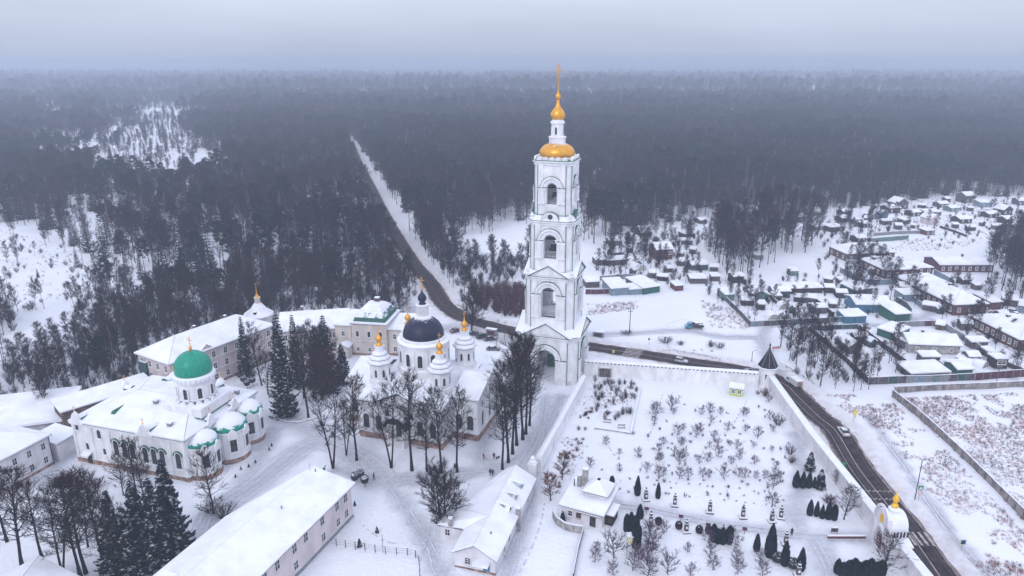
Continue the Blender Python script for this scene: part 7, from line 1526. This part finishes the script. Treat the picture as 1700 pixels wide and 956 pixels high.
far = [((1319, 369), (1336, 369), 7, 3.2, 'gable', 1.6, 'teal_paint', 'teal hut with a bright snowy roof behind the tall grove'), ((1397, 369), (1409, 368), 6, 2.4, 'gable', 1.2, 'dark_wood', 'dark hut with snowy roof, lower of two at the wood edge'), ((1400, 361), (1412, 360), 6, 3.4, 'gable', .8, 'dark_wood', 'dark hut with snowy roof, upper of two at the wood edge'),
 ((1378, 385), (1401, 384), 7, 2.6, 'hip', 1.4, 'dark_wood', 'low dark hut with a wide snowy roof above the dark brick bungalow'), ((1446, 364), (1460, 363), 6, 2.4, 'gabley', 1.6, 'pale_blue_paint', 'tiny pale blue cottage with steep snowy gable'), ((1461, 364), (1473, 363), 6, 3.4, 'gabley', 1.8, 'blue_paint', 'tiny bright blue cottage beside the pale one'),
 ((1475, 354), (1494, 353), 8, 3.0, 'gable', 1.4, 'dark_wood', 'dark cottage in front of the tallest gabled one at the forest edge'), ((1488, 347), (1507, 346), 8, 3.6, 'gabley', 3.0, 'grey_wood', 'tall gabled cottage with pointed snowy roof at the forest edge'), ((1513, 360), (1528, 359), 6, 2.6, 'gable', 1.2, 'dark_wood', 'dark cottage by the upper lane, left'),
 ((1545, 374), (1559, 373), 8, 3.4, 'gabley', 2.6, 'pink_wall', 'pale pink gabled cottage standing beside the upper lane'), ((1538, 359), (1562, 358), 6, 2.4, 'shed', .6, 'grey_wood', 'long snowy-roofed shed behind the pink cottage'), ((1602, 337), (1618, 336), 8, 4.6, 'gable', 2.0, 'grey_wood', 'two-storey grey cottage highest up at the forest edge'),
 ((1627, 344), (1647, 344), 7, 3.0, 'shed', .7, 'pale_blue_paint', 'blue-grey cottage with a flat roof at the forest edge'), ((1665, 357), (1680, 356), 7, 3.0, 'gabley', 2.6, 'dark_wood', 'dark pointed-gable cottage near the right edge'), ((1690, 341), (1704, 341), 7, 3.0, 'gable', 1.4, 'grey_wood', 'cottage cut by the right edge by the forest'),
 ((1593, 371), (1613, 370), 7, 2.4, 'gable', 1.4, 'dark_wood', 'low dark cottage right of the upper lane'), ((1670, 372), (1681, 371), 6, 2.8, 'gable', 1.2, 'dark_wood', 'small square dark hut near the right edge'), ((1423, 403), (1437, 402), 6, 2.4, 'gable', 1.0, 'dark_wood', 'dark shed at the left end of the long pale fence'),
 ((1537, 391), (1551, 390), 5, 2.6, 'shed', .4, 'brick_wall', 'small brown-red hut in the fields under the upper lane'), ((1560, 345), (1575, 344), 6, 2.4, 'gable', 1.2, 'grey_wood', 'snowy hut between the tall cottages at the forest edge'), ((1640, 362), (1658, 361), 6, 2.4, 'gable', 1.2, 'dark_wood', 'dark hut among bushes in the upper gardens'),
 ((1578, 352), (1592, 351), 6, 2.4, 'gable', 1.2, 'pale_green_paint', 'pale green hut with snowy roof in the upper gardens'), ((1685, 385), (1700, 384), 7, 2.8, 'gable', 1.3, 'grey_wood', 'grey hut at the right edge above the white field'), ((1500, 372), (1512, 371), 5, 2.2, 'shed', .5, 'grey_wood', 'tiny snow-capped hut below the gabled cottage'),
 ((1350, 382), (1368, 381), 5, 2.0, 'gable', 1.0, 'grey_wood', 'low white-roofed shed between grove and wood'), ((1430, 378), (1444, 377), 5, 2.2, 'gable', 1.0, 'teal_paint', 'teal shed with snowy roof above the long pale fence')]
for A, B, d, h, rf, rh, wm, lb in far: V(lb, A, B, d, h, rf, rh, wm, .4, {'f': (2, (.9,), .8, 1.1, False)} if B[0] - A[0] > 13 else None)
def greenhouse(label, px, py, ang, w, L, m='wall_snow', h=None):
    x, y = G(px, py); t = thing('greenhouse', label, 'greenhouse', (x, y), ang, 'snowed tunnel greenhouses'); n = 10; r = w / 2; h = h or r; b = nb('roof_snow')
    pr = [(r * math.cos(PI * k / n), -.1 + h * 1.05 * math.sin(PI * k / n)) for k in range(n + 1)]
    for k in range(n): b.add([(pr[k][0], 0, pr[k][1]), (pr[k + 1][0], 0, pr[k + 1][1]), (pr[k + 1][0], L, pr[k + 1][1]), (pr[k][0], L, pr[k][1])], [(0, 1, 2, 3)])
    o = b.build('tunnel', t, smooth=True); b = nb('pale_green_paint' if m == 'wall_snow' else m)
    for y_ in (.05, L - .05): b.add([(u * .96, y_, z * .96) for u, z in pr], [tuple(range(n + 1))])
    o = b.build('end_wall', t); fixnormals(o.data)
    b = nb('frame_white'); b.box(0, -.02, 0, .06, .06, h * .97); b.box(0, -.02, h * .5, w * .85, .05, .05); b.build('end_frame', t)
mat('poly', (.42, .44, .40), .5, .15)
greenhouse('tunnel greenhouse with tan end wall in the dark-fenced plot', 1457, 596, rad(28), 4.6, 7, 'concrete'); greenhouse('left greenhouse tunnel with tan end, in front of the pale plastered house', 1559, 607, rad(-78), 3.4, 7, 'cream_wall'); greenhouse('middle greenhouse tunnel in front of the pale plastered house', 1590, 603, rad(-70), 3.6, 6)
greenhouse('right greenhouse tunnel with grey end wall near the glass hut', 1636, 610, rad(35), 4.0, 8, 'concrete'); greenhouse('front greenhouse dome behind the long grey fence, left', 1285, 532, rad(5), 4.6, 5, 'poly'); greenhouse('front greenhouse dome behind the long grey fence, right', 1305, 532, rad(5), 4.4, 5, 'poly')
greenhouse('small round-ended greenhouse in the plot behind the domes', 1303, 513, rad(0), 4.2, 4, 'concrete'); greenhouse('twin-curved greenhouse behind the long low shed, front', 1066, 449, rad(30), 5, 7, 'poly'); greenhouse('greenhouse behind the front twin-curved one', 1058, 442, rad(30), 5, 5, 'poly')
greenhouse('tunnel greenhouse at the left end of the grey plots', 1301, 513.5, rad(80), 3.0, 5, 'concrete') if 0 else None
V('small grey gabled hut in the dark-fenced plot', (1408, 588), (1430, 587), 6, 2.6, 'gabley', 1.7, 'grey_wood', .4)
V('shed with a green side and snowy roof behind the grey fence', (1588, 626), (1613, 625), 6, 2.4, 'gable', 1.0, 'green_paint', .4); V('low open shed with wide snowy roof along the grey fence', (1512, 629), (1575, 626), 7, 1.7, 'shed', .6, 'grey_wood', .4)
t = house('dark glazed hut with a flat snowy roof in the right plot', (1651, 612), (1671, 612), 4, 3.2, 'flat', 0, 'dark_wood', .3, {'f': (1, (1.5,), 2.4, 1.0, False)}, ground=True)
# fences
G3 = ['grey_wood', 'grey_wood', 'teal_paint', 'grey_wood', 'grey_metal', 'pale_blue_paint', 'grey_metal', 'pale_green_paint', 'grey_metal', 'grey_wood', 'teal_paint']
fence('patchwork fence of grey, blue and green panels along the front of the village plots', WP([(1441, 638), (1490, 636), (1560, 634), (1617, 631)]), 2.2, 'grey_wood', 2.6, cols=G3)
fence('tall dark maroon metal fence continuing to the right edge', WP([(1618, 631.5), (1705, 625)]), 2.4, 'maroon_paint', 2.5)
fence('old concrete panel fence along the weedy field under the maroon fence', WP([(1484, 652), (1560, 648), (1640, 645), (1715, 641)]), 1.9, 'fence_concrete', 3.0, .14, 'concrete', boards=1)
fence('dark plank fence running diagonally down to the patchwork fence corner', WP([(1343, 549), (1372, 574), (1405, 603), (1441, 637)]), 1.9, 'dark_wood', 2.5)
fence('low dark fence along the lane on the left plots', WP([(1345, 549), (1385, 547), (1424, 546)]), 1.8, 'teal_paint', 2.5)
fence('black fence running diagonally between the two plots', WP([(1426, 547), (1455, 569), (1490, 596), (1515, 615)]), 1.8, 'dark_wood', 2.5)
fence('pale grey sheet fence running down right of the pale plastered house', WP([(1558, 541), (1600, 566), (1652, 601)]), 2.2, 'grey_metal', 2.5)
fence('grey sheet fence along the lane behind the pale plastered house', WP([(1470, 545), (1510, 542), (1558, 541)]), 2.0, 'grey_metal', 2.5, cols=['grey_metal', 'grey_metal', 'maroon_paint', 'grey_metal'])
fence('thin grey fence from the glass hut to the right edge', WP([(1655, 602), (1680, 612), (1706, 622)]), 1.5, 'grey_wood', 2.5)
fence('light blue metal fence round the yard of the red brick barrack', WP([(1394, 452), (1412, 461), (1432, 472), (1460, 473), (1489, 471)]), 2.3, 'pale_blue_paint', 3.0)
fence('light blue fence running down beside the tiny red annex', WP([(1489, 472), (1497, 486), (1515, 500), (1530, 512)]), 2.1, 'pale_blue_paint', 3.0)
fence('grey-blue fence right of the small brick wing', WP([(1550, 455), (1566, 464), (1583, 474)]), 2.3, 'pale_blue_paint', 3.0)
fence('long grey fence along the lane before the greenhouse domes', WP([(1246, 542), (1300, 539), (1350, 537), (1399, 534)]), 1.9, 'grey_wood', 2.6, cols=['pale_blue_paint', 'grey_metal', 'grey_wood', 'grey_wood', 'grey_wood', 'grey_metal'])
fence('grey plank fence rising from the snowfield corner up to the sheds', WP([(1203, 498), (1215, 510), (1230, 525), (1246, 542)]), 1.9, 'grey_wood', 2.6)
fence('dark fence between the narrow plots, left one', WP([(1275, 492), (1292, 508)]), 1.6, 'grey_wood', 2.6); fence('dark fence between the narrow plots, right one', WP([(1342, 495), (1362, 508), (1384, 527)]), 1.7, 'dark_wood', 2.6)
fence('dark maroon fence close to the bell tower', WP([(972, 488), (990, 488), (1014, 487)]), 2.0, 'maroon_paint', 2.6)
fence('grey fence behind the light blue house', WP([(996, 466), (1040, 462), (1068, 464)]), 2.0, 'grey_metal', 2.6)
fence('long pale fence in the fields above the dark brick bungalow', WP([(1440, 403), (1475, 400), (1508, 397)]), 2.2, 'pale_green_paint', 3.0); fence('upper long grey fence in the fields', WP([(1450, 392), (1490, 389), (1527, 388)]), 1.8, 'grey_metal', 3.0)
fence('thin fence along the upper lane', WP([(1560, 378), (1585, 386), (1605, 394)]), 1.3, 'dark_wood', 3.0)
fence('pale fence round the yard of the dark brick bungalow', WP([(1404, 437), (1440, 440), (1480, 436)]), 1.7, 'grey_metal', 2.8)
fence('low snowy plank fence beside the green garage', WP([(1490, 503), (1505, 512), (1513, 523), (1511, 533)]), 2.3, 'teal_paint', 2.6)
fence('long dark boarded fence running down between the weedy verge and the field', WP([(1481, 658), (1520, 688), (1560, 724), (1610, 772), (1660, 822), (1712, 874)]), 2.0, 'fence_concrete', 3.0, .14, 'grey_wood', boards=1)
for (px, py, lb) in ((1253, 411, 'grey board hut beneath the tall grove, front'), (1311, 438, 'pale green bench-like hut at the tall grove edge')): V(lb, (px, py + 20), (px + 14, py + 20), 4, 2.2, 'shed', .4, 'pale_green_paint', .3)

# small outhouses of the plots
LBS = ('small snow-capped garden shed among the village plots',)
rv = random.Random(77)
SP_ = [(1290, 500), (1330, 502), (1316, 520), (1360, 520), (1350, 505), (1385, 512), (1262, 512), (1240, 505), (1410, 505), (1440, 503), (1462, 505), (1395, 470), (1375, 470), (1420, 460), (1445, 455), (1060, 472), (1085, 460), (1110, 450), (1130, 440), (1100, 465), (1050, 455), (1025, 425), (1045, 418), (1130, 425), (1150, 420), (1110, 408), (1090, 400), (1140, 405), (1185, 450), (1165, 440),
       (1395, 570), (1425, 565), (1445, 575), (1540, 600), (1610, 600), (1640, 590), (1600, 612), (1550, 570), (1530, 570), (1620, 575), (1600, 545), (1560, 545), (1655, 540), (1590, 500), (1560, 520), (1545, 515), (1660, 530), (1690, 545), (1620, 480), (1600, 470), (1450, 348), (1470, 372), (1490, 380), (1515, 378), (1585, 378), (1610, 382), (1630, 375), (1655, 380), (1570, 335), (1640, 352), (1610, 350), (1530, 345), (1545, 350), (1420, 370), (1440, 368)]
pr_ = {}
for i, (px, py) in enumerate(SP_):
    k = i % 6
    if k not in pr_:
        w, d, h = ((3, 3, 2.2), (4.5, 3, 2.0), (2.2, 2.2, 2.0), (5.5, 3.2, 2.2), (3.5, 4, 2.4), (2.5, 3.5, 1.8))[k]
        pr_[k] = house_w(LBS[0], (G(px, py)[0] - w / 2, G(px, py)[1]), (G(px, py)[0] + w / 2, G(px, py)[1]), d, h, ('shed', 'gable', 'gabley', 'shed', 'gable', 'shed')[k], (.5, .9, 1.1, .5, 1.0, .4)[k], ('grey_wood', 'dark_wood', 'teal_paint', 'grey_wood', 'grey_wood', 'brown_brick')[k], .3, None, (), 'garden_shed', 'shed', 'small sheds of the village plots', door=(0, .8, 1.7, 'dark_wood'), thick=.36)
        pr_[k].rotation_euler.z = rad(rv.uniform(-35, 10))
    else: copy_thing(pr_[k], G(px, py), rad(rv.uniform(-40, 15)))
# ------------------------------------------------------------------ trees of the monastery and gardens
al = [(553, 777, 23, 'forked tree leftmost in front of the cathedral'), (575, 755, 15, 'open-branched tree between the forked one and the leaning trunk'), (592, 764, 21, 'leaning trunk tree third from the left before the cathedral'), (650, 776, 22, 'leaning forked tree just left of the cathedral door'), (684, 781, 24, 'tall straight tree just right of the cathedral door'),
      (709, 783, 17, 'thin slanting tree right of the cathedral door'), (733, 785, 21, 'tall thin tree before the cathedral\'s front corner'), (759, 783, 20, 'tree at the right corner of the cathedral front'), (834, 779, 21, 'nearest trunk of the clump beside the bell tower'), (844, 767, 25, 'second trunk of the clump beside the bell tower'), (851, 753, 26, 'third trunk of the clump beside the bell tower'),
      (858, 739, 26, 'fourth trunk of the clump beside the bell tower'), (868, 729, 27, 'fifth and tallest trunk of the clump beside the bell tower'), (873, 720, 25, 'sixth trunk of the clump beside the bell tower'), (879, 706, 24, 'farthest trunk of the clump beside the bell tower')]
for i, (px, py, h, lb) in enumerate(al): plant('alley%d' % (1 if 'fork' in lb else (0, 2, 3)[i % 3]), 'lime_tree', px, py, h, 24, 'bare dark ' + lb, group='bare trees before the cathedral', sxy=h / 24 * (1.0 if i < 8 else .95))
plant('round', 'spreading_tree', 736, 886, 13.5, 13, 'wide round-crowned bare tree left of the workshop building', sxy=.88)
plant('young0', 'bare_tree', 355, 853, 14, 15, 'bare tree with dark bushes at its foot near the church apses')
ll = [(37, 942, 20, 'at the far left edge below the white building'), (104, 954, 19, 'second from the left in the lower left grove'), (134, 958, 20, 'in the middle of the lower left grove'), (143, 952, 20, 'close right of the middle one in the lower left grove'), (171, 930, 18, 'with bent trunk in the lower left grove'), (193, 956, 15, 'thin and slanting beside the spruces'), (12, 900, 17, 'half cut at the left edge'), (70, 925, 16, 'thin one between the first two of the lower left grove'), (146, 907, 13, 'small one behind the lower left grove'), (225, 812, 12, 'light one close to the church wall'), (205, 822, 10, 'small one before the church door'), (240, 830, 11, 'behind the left spruce tip')]
for i, (px, py, h, lb) in enumerate(ll): plant('young%d' % (i % 2) if h < 16 else 'alley%d' % (i % 4), 'bare_tree', px, py, h, 15 if h < 16 else 24, 'bare tree ' + lb, group='bare trees of the lower left grove', sxy=(h / 15 if h < 16 else h / 24 * 1.15))
for i, (px, py, h, s, lb) in enumerate(((198, 946, 17, .95, 'leftmost of the big spruces at lower left'), (240, 935, 18, 1.0, 'second of the big spruces at lower left'), (268, 940, 19, 1.05, 'third of the big spruces at lower left'), (291, 918, 20.5, 1.1, 'tallest and rightmost of the big spruces at lower left'), (222, 950, 14, .9, 'lower spruce wedged between the first two'))):
    plant('spruce%d' % (i % 2), 'spruce_tree', px, py, h, 22, 'dark snowy-boughed spruce, ' + lb, group='big spruces at lower left', sxy=s)
for i, (px, py, h, s, lb) in enumerate(((410, 624, 19, .75, 'standing at the corner of the long residence'), (475, 690, 29, 1.0, 'tallest, its skirt reaching the yard path'), (495, 640, 22, .85, 'right behind the tallest one'), (545, 648, 23, 1.1, 'broad one in the dark clump before the cream house'), (570, 633, 12, .8, 'small one beside the entrance porch'), (528, 640, 19, .9, 'left of the broad one in the dark clump'), (465, 628, 20, .8, 'behind the tallest, toward the residence'))):
    plant('spruce%d' % (i % 2), 'spruce_tree', px, py, h, 22, 'dark spruce, ' + lb, group='spruces of the inner yard', sxy=s)
for i, (px, py, h, lb) in enumerate(((512, 692, 21, 'tall and thin between the spruces'), (435, 640, 19, 'before the residence corner'), (505, 660, 20, 'behind the tall thin one'), (533, 655, 20, 'in the dark clump before the cream house'), (552, 640, 18, 'right in the dark clump'), (445, 655, 12, 'small one at the yard edge'), (520, 630, 18, 'deep in the dark clump'))):
    plant('alley%d' % (i % 4) if h > 15 else 'young0', 'bare_tree', px, py, h, 24 if h > 15 else 15, 'bare tree ' + lb, group='bare trees of the inner yard', sxy=h / 24 if h > 15 else h / 15)
for px, py, h, lb in ((535, 652, 15, 'left'), (548, 655, 14, 'middle'), (520, 662, 13, 'front')): plant('burgundy', 'burgundy_tree', px, py, h, 15, 'twiggy purplish tree in the clump before the cream house, %s one' % lb, group='purplish twiggy trees of the clump')
plant('round', 'roadside_tree', 783, 549, 14, 13, 'big spreading dark tree alone by the road and parked cars', sxy=.85)
plant('orange0', 'orange_shrub_tree', 914, 831, 6.4, 7.5, 'reddish brown small tree by the wall, near one', sxy=1.0); plant('orange0', 'orange_shrub_tree', 933, 797, 6.8, 7.5, 'reddish brown small tree by the wall, far one')
plant('young0', 'bare_tree', 1401, 862, 7.5, 15, 'bare round-crowned tree against the road wall beside the five thujas', sxy=.62); plant('young1', 'bare_tree', 1466, 956, 8.5, 15, 'bare crooked tree in front of the gate chapel', sxy=.75); plant('young1', 'bare_tree', 1387, 805, 3.6, 15, 'small bare sapling beside the spruce row at the wall', sxy=.25)
plant('spruce_small', 'blue_spruce', 1344, 780, 4.8, 6, 'blue spruce standing alone above the thuja row'); plant('spruce_small', 'blue_spruce', 1361, 811, 5.0, 6, 'broad blue spruce ending the thuja row'); plant('spruce_small', 'small_spruce', 626, 884, 1.5, 6, 'tiny spruce on the lawn beside the pink building, upper'); plant('spruce_small', 'small_spruce', 597, 907, 1.9, 6, 'tiny spruce on the lawn by the wire fence, lower'); plant('spruce_small', 'small_spruce', 589, 839, 1.2, 6, 'tiny spruce at the pink building\'s far corner'); plant('spruce_small', 'small_spruce', 934, 866, 2.6, 6, 'small dark spruce between curved fence and garden house')
for i, (px, py) in enumerate(((451, 740), (447, 747), (413, 775), (400, 779), (391, 792), (424, 768))): plant('spruce_small', 'small_evergreen', px, py, .9, 6, 'knee-high dark evergreen along the church apses, %s' % ('farthest', 'second farthest', 'middle', 'fourth', 'nearest', 'beside the middle apse')[i], 'bush', 'small evergreens along the apses')
# fruit trees and saplings of the garden
mat('twigs_mauve', (.13, .09, .13), .9, .3, .35)
for i in range(3): LIB['sap%d' % i] = (merge(*bare_tree(120 + i, 3.6, .09, .16, 2.5, 18, 6, 8, .032, .6, .12, (12, 50), barkm='twigs_mauve', twigm='twigs_mauve')).mesh('sapling'),)
for i in range(3): LIB['tuft%d' % i] = (shrub(130 + i, 1.2, 1.3, 22, .045, 6, 'twigs_mauve').mesh('tuft'),)
up = [(1089, 692, 4.2), (1115, 682, 4.2), (1178, 687, 3.2), (1157, 726, 3.4), (1124, 724, 3.0), (1127, 771, 3.6), (1201, 795, 3.2), (1193, 760, 2.8), (1258, 728, 3.2), (1227, 764, 2.6), (1224, 747, 2.6), (1093, 751, 2.4), (1094, 766, 2.2), (1093, 795, 3.4), (1006, 739, 2.4), (1166, 793, 2.6), (1237, 795, 2.4), (979, 776, 2.6), (1185, 730, 2.6), (1190, 745, 2.6), (1270, 795, 2.2), (1287, 792, 2.4), (1160, 770, 2.2), (1128, 795, 3.0), (1130, 740, 2.4), (1120, 757, 2.2), (1283, 812, 3.8), (1281, 842, 3.6), (1181, 703, 2.2), (1239, 690, 2.2), (1276, 668, 2.4)]
for i, (px, py, h) in enumerate(up): plant('sap%d' % (i % 3), 'fruit_sapling', px, py, h, 4.2, 'small bare fruit tree among the rows of the snowy orchard', 'tree', 'fruit saplings of the upper garden')
for i in range(40):
    row, c_ = divmod(i, 8); px = 1010 + c_ * 38 + row * 5 + R.uniform(-6, 6); py = 680 + row * 26 + c_ * 2 + R.uniform(-4, 4)
    if px < 1070 and py < 735: continue
    plant('sap%d' % (i % 3), 'fruit_sapling', px, py, R.uniform(1.3, 2.3), 3.6, 'small bare fruit tree among the rows of the snowy orchard', 'tree', 'fruit saplings of the upper garden')
dn = [(1019, 926, 5.2), (988, 933, 3.2), (1074, 939, 5.4), (1050, 947, 4.0), (1102, 887, 3.0), (1141, 918, 2.2), (1175, 903, 3.2), (1178, 925, 3.0), (1183, 947, 3.2), (1219, 912, 3.2), (1222, 935, 3.0), (1225, 953, 3.2), (1108, 952, 4.2), (1017, 956, 3.0), (1146, 957, 2.8), (1261, 936, 2.8), (1266, 956, 3.2), (1077, 900, 4.6), (1082, 915, 4.0), (1060, 930, 3.4), (1212, 895, 2.8), (1075, 960, 4.4), (990, 915, 2.2)]
for i, (px, py, h) in enumerate(dn): plant('sap%d' % ((i + 1) % 3), 'fruit_tree', px, py, h, 4.2, 'bare spreading fruit tree in the lower garden between walk and picture edge', 'tree', 'fruit trees of the lower garden')
rg = random.Random(5); k = 0
for row in range(13):
    for c_ in range(11):
        px = 985 + c_ * 31 + (row % 2) * 12 + rg.uniform(-7, 7); py = 672 + row * 12.5 + rg.uniform(-4, 4)
        if px < 1060 - (row - 3) * 9 and row < 8 or rg.random() < .26 or px > 1330: continue
        plant('tuft%d' % (k % 3), 'currant_bush', px, py, rg.uniform(.6, 1.25), 1.2, 'low bare twiggy bush in the planted rows of the upper garden', 'bush', 'currant bushes in rows', sxy=rg.uniform(.5, 1.0)); k += 1
for row in range(3):
    for c_ in range(14):
        px = 1095 + c_ * 16 + rg.uniform(-5, 5); py = 800 + row * 10 + c_ * 1.6 + rg.uniform(-2, 2)
        if rg.random() < .3: continue
        plant('tuft%d' % (k % 3), 'rose_bush', px, py, rg.uniform(.3, .6), 1.2, 'knee-high withered rose bush in the bed above the busts', 'bush', 'rose bushes of the bed', sxy=rg.uniform(.35, .6)); k += 1
def bushes(lst, group, base):
    for i, (px, py, h, w, kd, lb) in enumerate(lst): plant(kd, 'bush', px, py, h, {'fshrub0': 5, 'fshrub1': 3.5, 'fshrub2': 6}[kd], lb + ' ' + base, 'bush', group, sxy=w / {'fshrub0': 4.5, 'fshrub1': 4, 'fshrub2': 3.5}[kd])
bushes([(1291, 706, 3.6, 4.2, 'fshrub0', 'big dark'), (1270, 658, 2.8, 3.6, 'fshrub1', 'first dense'), (1312, 754, 2.4, 3.4, 'fshrub1', 'reddish'), (1314, 768, 1.6, 3.2, 'fshrub1', 'low'), (1378, 830, 1.6, 3.0, 'fshrub0', 'low dark'), (1376, 836, 1.5, 4.2, 'fshrub1', 'lower spreading'), (1056, 650, 1.8, 1.8, 'fshrub1', 'orange-tinged'), (1258, 655, 1.6, 1.6, 'fshrub0', 'small')], 'bare bushes along the garden walls', 'bare bush by the garden wall')
bushes([(1105, 569, 2.6, 6, 'fshrub0', 'rounded dark'), (1180, 575, 2.2, 4, 'fshrub1', 'scrubby'), (1195, 578, 2.4, 4, 'fshrub0', 'twin scrubby'), (1040, 554, 1.4, 5, 'fshrub0', 'low'), (1130, 572, 1.3, 4, 'fshrub1', 'sparse')], 'bushes beyond the road', 'bush on the snow across the road')
bushes([(110, 800, 3.4, 9, 'fshrub0', 'broad dark'), (95, 806, 2.6, 6, 'fshrub0', 'left dark'), (130, 806, 2.6, 6, 'fshrub0', 'right dark'), (160, 808, 2.2, 6, 'fshrub1', 'low'), (350, 850, 3.0, 6, 'fshrub0', 'left'), (372, 860, 3.4, 6, 'fshrub0', 'right'), (155, 840, 3, 5, 'fshrub1', 'purple'), (235, 785, 3.6, 6, 'fshrub2', 'tall twiggy')], 'dark bushes near the green-domed church', 'evergreen-dark bush near the green-domed church')
# rubble corner with a thicket
for i in range(44):
    px = rg.uniform(985, 1055); py = rg.uniform(632, 700) ; x, y = G(px, py)
    if px > 1062 - (py - 632) * .28: continue
    if px < 978 + (690 - py) * .1: continue
    plant('fshrub%d' % (i % 3), 'thicket_bush', px, py, rg.uniform(.9, 3.0), (5, 3.5, 6)[i % 3], 'dark bare bush in the overgrown rubble corner by the toothed wall', 'bush', 'bushes of the rubble corner', sxy=rg.uniform(.3, .55))
for i in range(26):
    t_ = rg.random(); px = 975 - t_ * 45 + rg.uniform(-8, 12); py = 680 + t_ * 130
    plant('fshrub1', 'withered_bush', px, py, rg.uniform(.5, 1.5), 3.5, 'low withered reddish bush along the inner wall', 'bush', 'withered bushes along the inner wall', sxy=rg.uniform(.25, .4))
# dry weeds: nobody could count them
def weed_mesh(seed, m, h=.9, n=16, w=.05, sp=.5):
    rnd = random.Random(seed); vs = []; fs = []
    for i in range(n):
        a = rnd.uniform(0, 6.28); d = Vector((math.cos(a) * rnd.uniform(.1, .9), math.sin(a) * rnd.uniform(.1, .9), 1)).normalized(); p = Vector((rnd.gauss(0, sp * .4), rnd.gauss(0, sp * .4), -.03)); sliver(vs, fs, p, d, h * rnd.uniform(.5, 1.1), w, rnd)
    b = nb(m); b.add(vs, fs); return b.mesh('weed')
for i in range(3): LIB['weed%d' % i] = (weed_mesh(200 + i, ('weeds', 'weeds', 'weeds_dark')[i], (.6, .9, .8)[i], 26, .045, (.7, .5, .6)[i]),)
wz = [([(1484, 662), (1700, 652), (1740, 700), (1740, 900), (1705, 870), (1600, 765), (1530, 700)], .75, .24, 1.0), ([(1350, 655), (1470, 655), (1560, 735), (1620, 800), (1700, 880), (1720, 960), (1650, 940), (1590, 870), (1520, 790), (1460, 712), (1400, 680)], .85, .38, 1.0), ([(1600, 930), (1690, 935), (1700, 960), (1620, 960)], .9, .2, 1.1),
      ([(0, 470), (60, 462), (130, 490), (0, 515)], 2.2, .45, 1.2), ([(0, 380), (100, 410), (200, 460), (0, 460)], 2.6, .4, 1.1), ([(975, 505), (1060, 500), (1060, 512), (975, 525)], 1.1, .2, 1.2), ([(1165, 500), (1240, 520), (1245, 548), (1180, 545)], 1.6, .2, 1.6), ([(1110, 575), (1250, 590), (1250, 603), (1100, 582)], 1.6, .4, 1.2),
      ([(1440, 402), (1560, 395), (1640, 405), (1560, 415), (1440, 420)], 2.0, .25, 1.3), ([(1500, 330), (1700, 335), (1700, 400), (1540, 395), (1440, 385)], 3.0, .35, 1.5), ([(1560, 500), (1700, 520), (1700, 600), (1640, 600)], 2.0, .3, 1.4), ([(1250, 470), (1340, 470), (1340, 482), (1250, 482)], 1.4, .3, 1.3),
      ([(930, 720), (975, 640), (1060, 640), (1040, 700), (990, 715), (945, 800)], 1.0, .3, .8), ([(760, 470), (870, 465), (870, 480), (770, 480)], 1.6, .3, 1.3)]
wp = []; rs = np.random.RandomState(3)
for poly, sp, th, s in wz:
    P_ = WP(poly); xs = [p[0] for p in P_]; ys = [p[1] for p in P_]
    gx, gy = np.meshgrid(np.arange(min(xs), max(xs), sp), np.arange(min(ys), max(ys), sp)); gx = gx.ravel() + rs.uniform(-.5, .5, gx.size) * sp; gy = gy.ravel() + rs.uniform(-.5, .5, gy.size) * sp
    nn = vnoise(gx, gy, 6, 31) * .6 + vnoise(gx, gy, 2.2, 32) * .4; ok = in_poly(gx, gy, P_) & (nn > th + .12) & (dist_poly(gx, gy, road_line) > 6.5)
    for x, y, q in zip(gx[ok], gy[ok], nn[ok]): wp.append((x, y, 'weed%d' % rs.randint(3), s * rs.uniform(.4, 1.0) * (.5 + q), rs.uniform(0, 6.28)))
print('weeds', len(wp)); scatter('dry_weeds', wp, 'reddish dry weeds sticking out of the snow')
# wall of rubble stones peeking out of snow beside paths
rs2 = random.Random(9)
for i in range(22):
    t_ = i / 21; px = 447 + t_ * 80; py = 692 + math.sin(t_ * 3.1) * 9 + rs2.uniform(-1, 1); b = nb('granite'); b.lathe([(.28, -.1), (.34, .12), (.16, .3)], 6); o = b.build('edge_stone'); o.location = (*G(px, py), 0); tag(o, 'dark stone in the row edging the church yard path', 'stone', 'stones edging the yard path')
# ------------------------------------------------------------------ haze
HAZE = 0.00046
hz = nb('roof_snow'); hz.box(0, 5600, -1.5, 13900, 12600, 0); hz = MB()
hm = bpy.data.materials.new('haze_air'); hm.use_nodes = True; hn = hm.node_tree.nodes; hl = hm.node_tree.links; hn.clear()
pv = hn.new('ShaderNodeVolumePrincipled'); pv.inputs['Density'].default_value = HAZE; pv.inputs['Color'].default_value = (0.62, 0.69, 0.82, 1); pv.inputs['Anisotropy'].default_value = 0.0
ho = hn.new('ShaderNodeOutputMaterial'); hl.new(pv.outputs[0], ho.inputs['Volume']); MATS['haze_air'] = hm
hz.mat('haze_air').box(0, 5800, -1.3, 14400, 12600, 98.3)
ho_ = hz.build('haze'); tag(ho_, kind='stuff')
